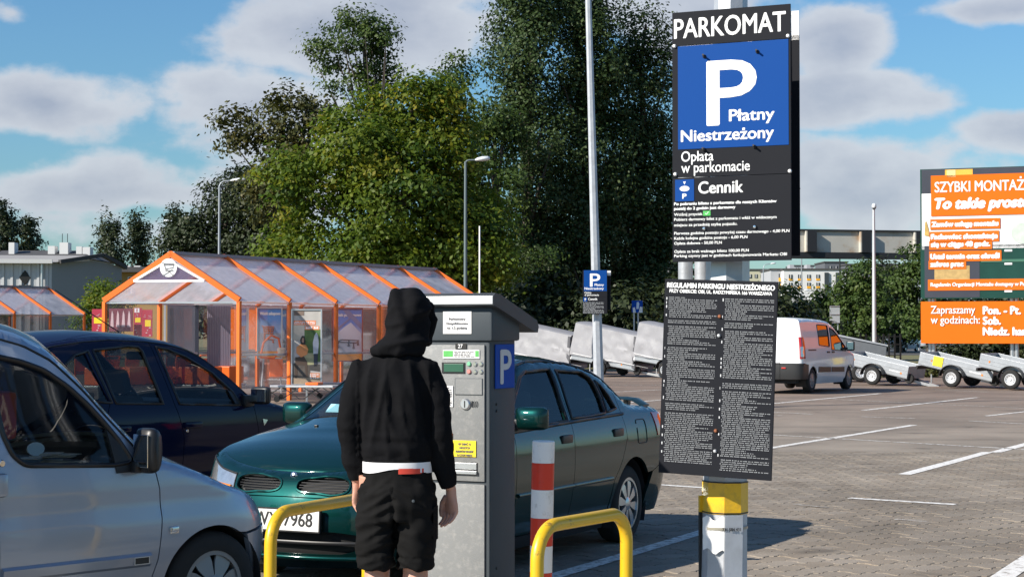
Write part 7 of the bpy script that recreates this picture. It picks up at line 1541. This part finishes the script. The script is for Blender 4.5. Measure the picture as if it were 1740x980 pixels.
# ------------------------------------------------------------ the big billboard
bb_or = mat('billboard_orange', (0.72, 0.135, 0.002), 0.6, spec=.2, var=0.05, vscale=1.2); bb_or2 = mat('billboard_orange_band', (0.66, 0.14, 0.008), 0.6, spec=.2, var=0.05); bb_w = mat('billboard_white', (0.76, 0.76, 0.76), 0.45, var=0.04); bb_gr = mat('billboard_green', (0.008, 0.050, 0.036), 0.3, var=.3, vscale=1.5); bb_bk = mat('billboard_charcoal', (0.045, 0.047, 0.062), 0.35, var=.25, vscale=1); hay = mat('printed_straw', (.42,.28,.10), .6, var=.55, vscale=5)
def billboard():
    Z = 72.0; p = at(1565, 583, Z); yaw = math.atan2(-.36, .93); root = thing('billboard', 'large orange and green billboard offering quick assembly, opening hours panel below', 'billboard', (p[0], Z, 0), yaw); H = unit((.93,-.36)); P = (p[0], Z)
    C = lambda px, py: onplane(px, py, P, H)
    def rc(name, x0, y0, x1, y1, m, lay=1, par=root, t=.03):
        (a, za), (b, zb) = C(x0, y0), C(x1, y1); return MB().box(((a+b)/2, -.012*lay, (za+zb)/2), (b-a, .02, za-zb)).build(name, m, par)
    XR = 1930; tilt = 0
    (_, zt_), (_, zb_) = C(1565, 288), C(1565, 506); wR = C(XR, 400)[0]
    MB().box((wR/2, .17, (zt_+zb_)/2), (wR, .30, zt_-zb_)).build('board_case', bb_gr, root)
    up = rc('white_field', 1566, 289, XR, 418, bb_w, 1); rc('charcoal_top', 1566, 289, XR, 319, bb_bk, 2, up); rc('brass_lamp_print', 1606, 289, 1653, 302, mat('printed_brass',(.8,.42,.06),.3,var=.3,vscale=2), 3, up); rc('brass_lamp_glow', 1609, 289.3, 1624, 301, mat('printed_glow',(.85,.62,.25),.4), 4, up)
    lw = rc('green_field', 1566, 418, XR, 505, bb_gr, 1); rc('charcoal_field', 1571, 418, 1665, 505, bb_bk, 2, lw); rc('straw_print', 1588, 452, 1648, 475, hay, 3, lw); rc('green_joint', 1667, 441, XR, 442, mat('green_light_line',(.05,.15,.1),.4), 3, lw)
    for y in (424, 446.5, 493): rc('cabinet_handle', 1707, y, 1720, y+3.2, bb_w, 3, lw)
    b = MB().prism([(C(1569,0)[0], C(1569,400)[1]), (C(1577,0)[0], C(1577,402)[1]), (C(1576,0)[0], C(1576,390)[1]), (C(1572,0)[0], C(1572,376)[1]), (C(1570,0)[0], C(1570,378)[1])], -.05, -.04).build('printed_pepper_mill', mat('printed_mill',(.45,.30,.08),.4,var=.7,vscale=4), up)
    a, z_ = C(1737, 396); MB().lathe([(.001,-.05),(.42,-.05),(.42,-.04),(.001,-.04)],axis='y',seg=32).build('round_seal', mat('printed_seal',(.50,.58,.50),.5,var=.3,vscale=4), up, loc=(a,0,z_))
    def tx(par, body, x, y, cap, m=bb_w, w=None, bold=.01, sl=0.0, y3=-.075):
        a, z_ = C(x, y); b_ = C(x + w, y)[0]; k = cap*Z/FPX; return text(par, body, a, z_, k, m, width=b_ - a, bold=bold, slant=sl, y=y3)
    t1 = rc('title_panel', 1582, 299, XR-20, 360, bb_or, 4, up); tx(t1,'SZYBKI MONTAŻ',1589,327,17.5,w=152,bold=.012); tx(t1,'To takie proste!',1590,355,17.5,w=168,bold=.045,sl=.22)
    for x0,y0,x1,y1,rows in ((1581,373,1700,388,[('Zamów usługę montażu',1584,385.5,112)]),(1580,394,1698,410,[('Fachowiec skontaktuje',1583,406.5,112)]),(1579,410.2,1686,423,[('się w ciągu 48 godz.',1583,419.5,99)]),(1579,427,1702,443,[('Ustal termin oraz określ',1582,440,116)]),(1578,443.2,1642,457,[('zakres prac',1582,453,55)]),(1577,475,XR-20,491,[('Regulamin Organizacji Montażu dostępny w Punktach Obsługi',1582,486.5,212)])):
        s = rc('text_band', x0, y0, x1, y1, bb_or2, 4, up)
        for body,x,y,w in rows: tx(s, body, x, y, 8.2 if w < 200 else 6, w=w, bold=.028 if w < 200 else .010)
    (_, za_), (_, zc_) = C(1565, 512.5), C(1565, 583); lo = MB().box((wR/2, .10, (za_+zc_)/2), (wR, .20, za_-zc_)).build('hours_panel', bb_or, root)
    tx(lo,'Zapraszamy',1582,532.5,13,w=75,bold=.006,y3=-.03); tx(lo,'w godzinach:',1582,549.5,13,w=83,bold=.006,y3=-.03); tx(lo,'Pon. - Pt.',1671,533.5,13,w=63,bold=.026,y3=-.03); tx(lo,'Sob.',1671,551,13,w=29,bold=.026,y3=-.03); tx(lo,'Niedz. handlowe',1671,569,13,w=118,bold=.026,y3=-.03)
    for x in (1578, 1584, 1718, 1726, 1870):
        a = C(x, 560)[0]; MB().lathe([(.001,-.1),(.09,-.1),(.09,zt_-.3),(.001,zt_-.3)],seg=14).build('post', alu, root, loc=(a,.42,0),smooth=40)
    return root
billboard()

# ------------------------------------------------------------ steel bridge girder and the far buildings
girder_m = mat('weathered_girder', (0.46, 0.44, 0.39), 0.6, var=.12, vscale=.6, dirt=(.30,.16,.06), dirt_amt=.9, dscale=.45); girder_dk = mat('girder_dark_steel', (0.018, 0.019, 0.022), 0.6, var=.2)
def girder():
    A = at(1080, 436, 140); B = at(1990, 441, 150); d = unit((B-A)[:2]); Ln = float(np.linalg.norm((B-A)[:2])); root = thing('bridge_girder', 'long rusty steel footbridge girder crossing behind the lamp posts', 'bridge', (A[0],A[1],0), math.atan2(d[1],d[0]))
    z0, z1 = 8.05, 9.80; MB().box((Ln/2,0,(z0+z1)/2),(Ln,.25,z1-z0-.05)).build('web', girder_m, root); MB().box((Ln/2,.6,z1+.05),(Ln,1.8,.14)).build('top_flange', girder_dk, root); MB().box((Ln/2,.6,z0-.22),(Ln,1.8,.46)).build('bottom_flange', girder_dk, root); MB().box((Ln/2,3.2,(z0+z1)/2),(Ln,.25,z1-z0-.05)).build('far_web', girder_dk, root)
    for px in (1180, 1280, 1380, 1477, 1575, 1680, 1790, 1900):
        s = (at(px,440,142)[0] - A[0]) / d[0]; MB().box((s,-.30,(z0+z1)/2),(.8,.5,z1-z0-.06)).build('stiffener', girder_dk, root); MB().box((s-.46,-.33,(z0+z1)/2),(.10,.45,z1-z0-.08)).build('stiffener_flange', girder_m, root)
    for s in (3, Ln-3): MB().box((s,.6,(z0-.4)/2),(1.0,1.0,z0-.4)).build('pier', kerb_m, root)
girder()
win_dk = mat('dark_window_glass', (0.03, 0.035, 0.045), 0.1, coat=.5); conc = mat('pale_render', (0.62, 0.62, 0.61), 0.8, var=.05, vscale=.4); conc_g = mat('grey_render', (0.36, 0.37, 0.39), 0.8, var=.06, vscale=.3); conc_d = mat('charcoal_cladding', (0.10, 0.105, 0.12), 0.7, var=.1, vscale=.3); or_panel = mat('orange_facade_panel', (0.75, 0.36, 0.02), 0.6); brown_w = mat('brown_cladding', (0.34, 0.20, 0.05), 0.7, var=.2, vscale=1.2); roofing = mat('dark_roofing', (0.06, 0.058, 0.06), 0.85, var=.2, vscale=2); beige = mat('beige_wall', (.48,.46,.33), .8, var=.06, vscale=.4)
def block(name, label, x0, x1, ytop, Z, m, rows=(), depth=12, yb=570, group=None, extra=None):
    a = at(x0, yb, Z); b = at(x1, ytop, Z); w = b[0]-a[0]; h = b[2]; root = thing(name, label, 'building', (a[0],Z,0), 0, group); MB().box((w/2,depth/2,h/2-.5),(w,depth,h+1)).build('wall', m, root); MB().box((w/2,depth/2,h+.12),(w+.4,depth+.4,.26)).build('roof', roofing, root)
    px = Z/FPX
    for (u0,u1,n,v0,v1,wm,wd) in rows:      # a row of windows: across from u0 to u1 px, n of them, from v0 to v1 px
        for k in range(n):
            c = (u0 + (u1-u0)*((k+.5)/n) - x0)*px; zt_, zb_ = at(0,v0,Z)[2], at(0,v1,Z)[2]; wd_ = wd*px; f = MB().box((c,-.02,(zt_+zb_)/2),(wd_,.12,zt_-zb_)).build('window' if wm is win_dk else 'facade_panel', wm, root)
            if wm is win_dk: MB().box((c,-.09,(zt_+zb_)/2),(.12,.06,zt_-zb_)).build('mullion', conc, f)
    if extra: extra(root, px, x0)
    return root
def ex1(root, px, x0):
    for a, b in ((1401,1408),(1420,1427)): z1, z0 = at(0,463,300)[2], 1.0; MB().box((((a+b)/2-x0)*px,-.1,(z0+z1)/2),((b-a)*px,.4,z1-z0)).build('stair_glazing', win_dk, root)
    for a, b in ((1345,1352),(1374,1380)): MB().box((((a+b)/2-x0)*px,3,at(0,455,300)[2]),((b-a)*px,3,1.2)).build('roof_plant', conc_g, root)
block('apartment_building','white low block with orange panels under its windows, beyond the young tree',1332,1437,458.5,300,conc,[(1336,1398,4,466.5,473,win_dk,6),(1336,1398,4,472.8,476.5,or_panel,6.4),(1336,1398,4,480,486,win_dk,6),(1336,1398,4,486,490,or_panel,6.4),(1428,1436,1,470,484,conc_g,5)],extra=ex1)
block('apartment_building','grey end block with one orange balcony left of the white low block',1310,1331,458.5,303,conc_g,[(1322,1331,1,465,472,win_dk,6),(1322,1331,1,472,478,or_panel,6),(1322,1331,1,482,490,or_panel,6)])
block('apartment_building','dark charcoal block rising behind the white low block',1402,1440,446,380,conc_d,[(1406,1436,3,452,457,win_dk,5)])
block('apartment_building','long charcoal block with white end strips behind the dark trees',1440,1555,450,372,conc_d,[(1446,1532,6,456,462,win_dk,8),(1456,1459,1,448,458,conc,3.2),(1523,1526,1,449,461,conc,3.2)])
block('apartment_building','beige block just showing under the left edge of the big sign',1268,1312,459,340,beige,[(1270,1310,4,466,472,win_dk,5)])
block('apartment_building','far grey block with rooftop plant behind the white low block',1350,1384,452,420,conc_g,[(1352,1382,4,455,459,win_dk,5)])
# the grey corrugated hall on the left with its black diamond sign
hall_f = mat('pale_corrugated_sheet', (0.47, 0.48, 0.49), 0.6, var=.06, vscale=.5); hall_s = mat('grey_gable_sheet', (0.26, 0.27, 0.28), 0.6, var=.08, vscale=.4)  # gable sheet is darker in colour to carry that wall's shade
def hall():
    Z = 104; xc = 88; c = at(xc, 443, Z); H = c[2] - .1; fd = unit((-.985,-.17)); gd = unit((.62,.785)); root = thing('warehouse_hall','grey corrugated hall with a black diamond sign on its front','building',(c[0],Z,0),0)
    Lf, Lg = 30.0, 5.2; F = lambda s, z, o=0.0: (fd[0]*s - gd[0]*o, fd[1]*s - gd[1]*o, z); G = lambda s, z, o=0.0: (gd[0]*s - fd[0]*o, gd[1]*s - fd[1]*o, z); rise = 1.0
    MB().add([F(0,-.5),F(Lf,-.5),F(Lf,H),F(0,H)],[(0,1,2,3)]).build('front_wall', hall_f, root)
    rb = MB()
    for s in np.arange(.25, Lf, .5): rb.beam(F(s,-.4,.03),F(s,H-.02,.03),.14,.07,up=(0,1,0))
    tag(rb.build('corrugation_ribs', hall_f, root), kind='stuff')
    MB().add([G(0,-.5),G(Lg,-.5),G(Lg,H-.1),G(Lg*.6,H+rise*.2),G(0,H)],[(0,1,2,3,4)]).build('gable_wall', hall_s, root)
    MB().add([F(-.4,H-.02,.5),F(Lf,H-.02,.5),(F(Lf,0)[0]+gd[0]*3.2,F(Lf,0)[1]+gd[1]*3.2,H+.50),(F(-.4,0)[0]+gd[0]*3.2,F(-.4,0)[1]+gd[1]*3.2,H+.50)],[(0,1,2,3)]).build('roof_slope', mat('grey_sheet_roof',(.30,.29,.28),.7,var=.15,vscale=.6), root)
    MB().beam(F(-.45,H+.05,.52),F(Lf,H+.05,.52),.30,.24).build('eaves_gutter', conc, root); MB().beam((F(-.45,0)[0],F(-.45,0)[1],H+.05),(gd[0]*3.2-fd[0]*.45,gd[1]*3.2-fd[1]*.45,H+.55),.25,.22).build('verge_board', roofing, root); MB().beam((gd[0]*3.2-fd[0]*.45,gd[1]*3.2-fd[1]*.45,H+.55),(gd[0]*(Lg+.3),gd[1]*(Lg+.3),H-.15),.3,.22).build('verge_board', roofing, root)
    MB().tube([F(.4,H-.1,.2),F(.4,0,.2)],.07,8).build('downpipe', alu, root)
    s0, z0_ = 1.37, at(0,472,Z)[2]; dm = MB(); k = .36; D = [(0,.40),(.32,0),(0,-.40),(-.32,0)]; dm.add([F(1.45 + 0 + u*1.0*1.0*.95 if False else 1.45 - u, z0_ + v*1.05, .12) for u, v in D] + [F(1.45 - u, z0_ + v*1.05, .06) for u, v in D],[(0,1,2,3),(7,6,5,4),(0,4,5,1),(1,5,6,2),(2,6,7,3),(3,7,4,0)]); dm.build('diamond_sign', print_black, root); MB().box(F(1.45, at(0,487,Z)[2], .10),(.66,.08,.18)).build('sign_foot', print_black, root)
    gm = MB(); MB().box(G(3.0,H-2.3,.03),(.5,.5,.9)).build('vent', roofing, root); 
hall()
def old_house():
    Z = 150; a = at(-20,445,Z); b = at(150,418,Z); w = b[0]-a[0]; root = thing('old_house','dark pitched roof with white chimneys behind the grey hall','building',(a[0],Z,0)); h0, h1 = at(0,440,Z)[2], at(0,421,Z)[2]; MB().box((w/2,5,h0/2),(w,9.4,h0)).build('wall', conc_g, root); MB().add([(-.3,0,h0),(w+.3,0,h0),(w*.80,5,h1),(-.3,5,h1),(-.3,10,h0),(w+.3,10,h0)],[(0,1,2,3),(3,2,5,4),(1,5,2)]).build('roof', roofing, root)
    for x0,x1,y0 in ((86,101,411),(115,125,418),(126,139,419),(-2,8,411),(66,78,417)):
        p0, p1 = at(x0,430,Z), at(x1,y0,Z); MB().box(((p0[0]+p1[0])/2-a[0],3.5,p1[2]-1.0),(p1[0]-p0[0],1.2,2.2)).build('chimney', conc, root)
    for x in (88,97): p = at(x,411,Z); MB().tube([(p[0]-a[0],3.5,p[2]),(p[0]-a[0],3.5,p[2]+.9)],.03,5).build('aerial', black, root)
old_house()
def ex2(root, px, x0):
    for x in (170,195,206,224): MB().box(((x-x0)*px,2,at(0,455.5,135)[2]),(.5,.5,.5)).build('roof_vent', conc, root)
    MB().box(((235-150)*px/1,-.3,at(0,459.5,135)[2]),(7.6,.8,.28)).build('canopy', roofing, root)
block('low_building','long low brown clad building with dark windows behind the left shelter gap',150,285,459,135,brown_w,[(160,236,3,470,481,conc,13),(160,236,3,471.5,479.5,win_dk,10),(160,236,3,490,500,win_dk,10)],extra=ex2)

# ------------------------------------------------------------ lamps, signs, fence
lamp_grey = mat('lamp_post_grey', (0.30, 0.33, 0.36), 0.5, metal=.4); lamp_head = mat('lamp_head_white', (0.62, 0.64, 0.66), 0.35)
def street_lamp(label, px, ytop, Z, arms, pole_r=.075, head=.75, mm=None, group='street lamps round the lot'):
    p = at(px, ytop, Z); root = thing('street_lamp', label, 'street lamp', (p[0],Z,0), 0, group); h = p[2]; mm = mm or lamp_grey
    MB().tube([(0,0,-.2),(0,0,h*.5),(0,0,h)],[pole_r,pole_r*.8,pole_r*.6],8).build('post', mm, root, smooth=60)
    for dx, dz in arms:
        s = 1 if dx > 0 else -1; a = abs(dx); MB().tube([(0,0,h-.02),(s*.06,0,h+dz*.55),(s*a*.35,0,h+dz*.85),(s*a,0,h+dz)],pole_r*.5,6).build('arm', mm, root, smooth=60)
        hd = MB(); hd.loft([[(s*(a + head*t), .16*wd*math.cos(k), h + dz + .05*t + .10*wd*math.sin(k)*(1 if math.sin(k) > 0 else .6)) for k in np.linspace(0,2*PI,12,endpoint=False)] for t, wd in ((-.05,.35),(.1,.8),(.45,1.1),(.85,1.0),(1.0,.4))]); hd.build('lamp_head', lamp_head, root, smooth=60)
street_lamp('street lamp with one short arm over the shelter ridge, left of the trees', 373, 316, 84, [(.55,.25)], .085, .75)
street_lamp('street lamp with a slim grey post in front of the lime green tree', 791, 275, 62, [(.36,.06)], .075, .50, mat('lamp_post_pale_green',(.12,.155,.16),.6,metal=.2))
street_lamp('thin far street lamp left of the dark round tree', 312, 384, 150, [(-.9,.4)], .10, .8)
def ball_lamp():
    p = at(1484.5, 352, 84); root = thing('street_lamp','tall straight white lamp post between bridge girder and billboard','street lamp',(p[0],84,0),0,'street lamps round the lot'); h = p[2]; MB().tube([(0,0,-.2),(0,0,h*.5),(0,0,h)],[.11,.09,.06],10).build('post', mat('pale_lamp_post',(.55,.56,.58),.5,metal=.3), root, smooth=60); MB().lathe([(.001,.0),(.09,.0),(.115,.07),(.10,.17),(.05,.22),(.001,.225)],seg=16).build('lamp_head', lamp_head, root, loc=(0,-.1,h-.05),smooth=50); MB().lathe([(.001,-.02),(.08,-.02),(.10,.03),(.001,.03)],seg=14).build('lamp_glass', black, root, loc=(0,-.1,h-.07))
ball_lamp()
for lab, px, yt, Z, arms in [('small street lamp left of the white low block, arm to the left',1362,436,150,[(-.6,.3)]),('small far street lamp leaning over the beige block',1297,456,190,[(.8,.5)]),('far street lamp in front of the dark trees right of the tall straight post',1506,478,170,[(-.5,.15)]),('far street lamp at the edge of the billboard',1561,468,160,[(-1.0,.3)]),('far low street lamp above the white van roof',1386,497,190,[(.6,.2),(-.7,.2)])]:
    street_lamp(lab, px, yt, Z, arms, .08, .55, None, 'small street lamps along the road')
def mast(label, px, y0, Z, r=.05, m=None, cat='pole', name='mast', h0=0.0):
    p = at(px, y0, Z); root = thing(name, label, cat, (p[0],Z,0)); MB().tube([(0,0,h0),(0,0,p[2])],[r,r*.7],8).build('shaft', m or lamp_grey, root, smooth=60); MB().lathe([(.001,0),(r*1.5,0),(r*1.5,.12),(.001,.12)],seg=10).build('foot', steel, root)
mast('white pole standing before the dark green tree', 815, 384, 64, .04, bwhite_m)
mast('dark thin mast under the girder beside the pale road sign back', 1427, 436, 150, .08, black); mast('dark catenary mast right of the tall straight post', 1499, 440, 160, .12, black)
def road_sign(label, x0, x1, y0, y1, Z, m, posts, ybot, pict):
    a, b = at(x0,y1,Z), at(x1,y0,Z); root = thing('road_sign', label, 'road sign', (a[0],Z,0)); w = b[0]-a[0]; pn_ = MB().box((w/2,0,(a[2]+b[2])/2),(w,.03,b[2]-a[2]),bev=.01).build('sign_plate', m, root)
    for px in posts: MB().tube([((px-x0)*Z/FPX,.05,0),((px-x0)*Z/FPX,.05,a[2]+.1)],.035,8).build('post', steel, root)
    if pict: pict(pn_, w, a[2], b[2]-a[2])
def pict_blue(p, w, z, h): MB().prism([(.12*w,z),(.38*w,z),(.28*w,z+.45*h),(.08*w,z+.40*h)],-.03,-.02).build('reflection_mark', bwhite_m, p); MB().prism([(.62*w,z),(.98*w,z),(.98*w,z+.45*h),(.75*w,z+.50*h)],-.03,-.02).build('reflection_mark', bwhite_m, p); MB().prism([(.40*w,z+.3*h),(.62*w,z+.3*h),(.70*w,z+.75*h),(.60*w,z+.9*h),(.45*w,z+.85*h)],-.03,-.02).build('pictogram', pale_pr, p)
road_sign('blue square road sign on two posts in front of the dark poplars',1073.5,1092,510.5,531,76,blue_dark,(1077.5,1084.5),560,pict_blue)
def pict_back(p, w, z, h):
    for k in (0,.5,1): MB().box((w/2,-.04,z+h*k),(w,.05,.06)).build('frame_bar', alu, p)
road_sign('pale back of a tall road sign beside the thin mast',1410,1427,520,548,120,mat('sign_back_grey',(.42,.44,.45),.5,metal=.3,var=.1),(1413,1424),575,pict_back)
def fence():
    a = at(1462,585,100); b = at(1530,585,100); root = thing('railing_fence','black upright railing fence beyond the open trailers','fence',(a[0],100,0)); w = b[0]-a[0]
    for k in range(8): MB().box((w*k/7,0,.75),(.09,.09,1.5)).build('fence_post', black, root)
    for z in (.3,.9,1.35): MB().box((w/2,.0,z),(w,.05,.05)).build('rail', black, root)
fence()
# added store front, out of view to the right, for the van's orange reflections
def store():
    A = np.array([33.5, 66.0]); B = np.array([44.0, 96.0]); d = unit(B - A); Ln = float(np.linalg.norm(B - A)); root = thing('store_building', 'unseen orange store front with dark window bands, added beyond the right picture edge for reflections', 'building', (A[0], A[1], 0), math.atan2(d[1], d[0]))
    MB().box((Ln/2, -6, 6.0), (Ln, 12, 12.0)).build('wall', bb_or, root); MB().box((Ln/2, .04, 1.5), (Ln - .4, .2, 3.0)).build('shop_window', win_dk, root); MB().box((Ln/2, .06, 5.6), (Ln - .4, .2, .9)).build('charcoal_band', bb_bk, root); MB().box((Ln/2, .05, 10.4), (Ln - .4, .2, .5)).build('white_band', bb_w, root); MB().box((Ln/2, -6, 12.15), (Ln + .5, 12.5, .3)).build('roof', roofing, root)
store()
db = [(x, 79, .5 + .2*math.sin(x*2.1), 1.2, .8, .8 + .25*math.sin(x*1.3)) for x in np.arange(20.0, 31.0, .9)]
V, F, A, C = leaf_cloud(db, 0.2, 4.0, 65, 0.4); tag(fast_mesh('bramble_thicket', V, F, LEAF['dark'], A), kind='stuff')
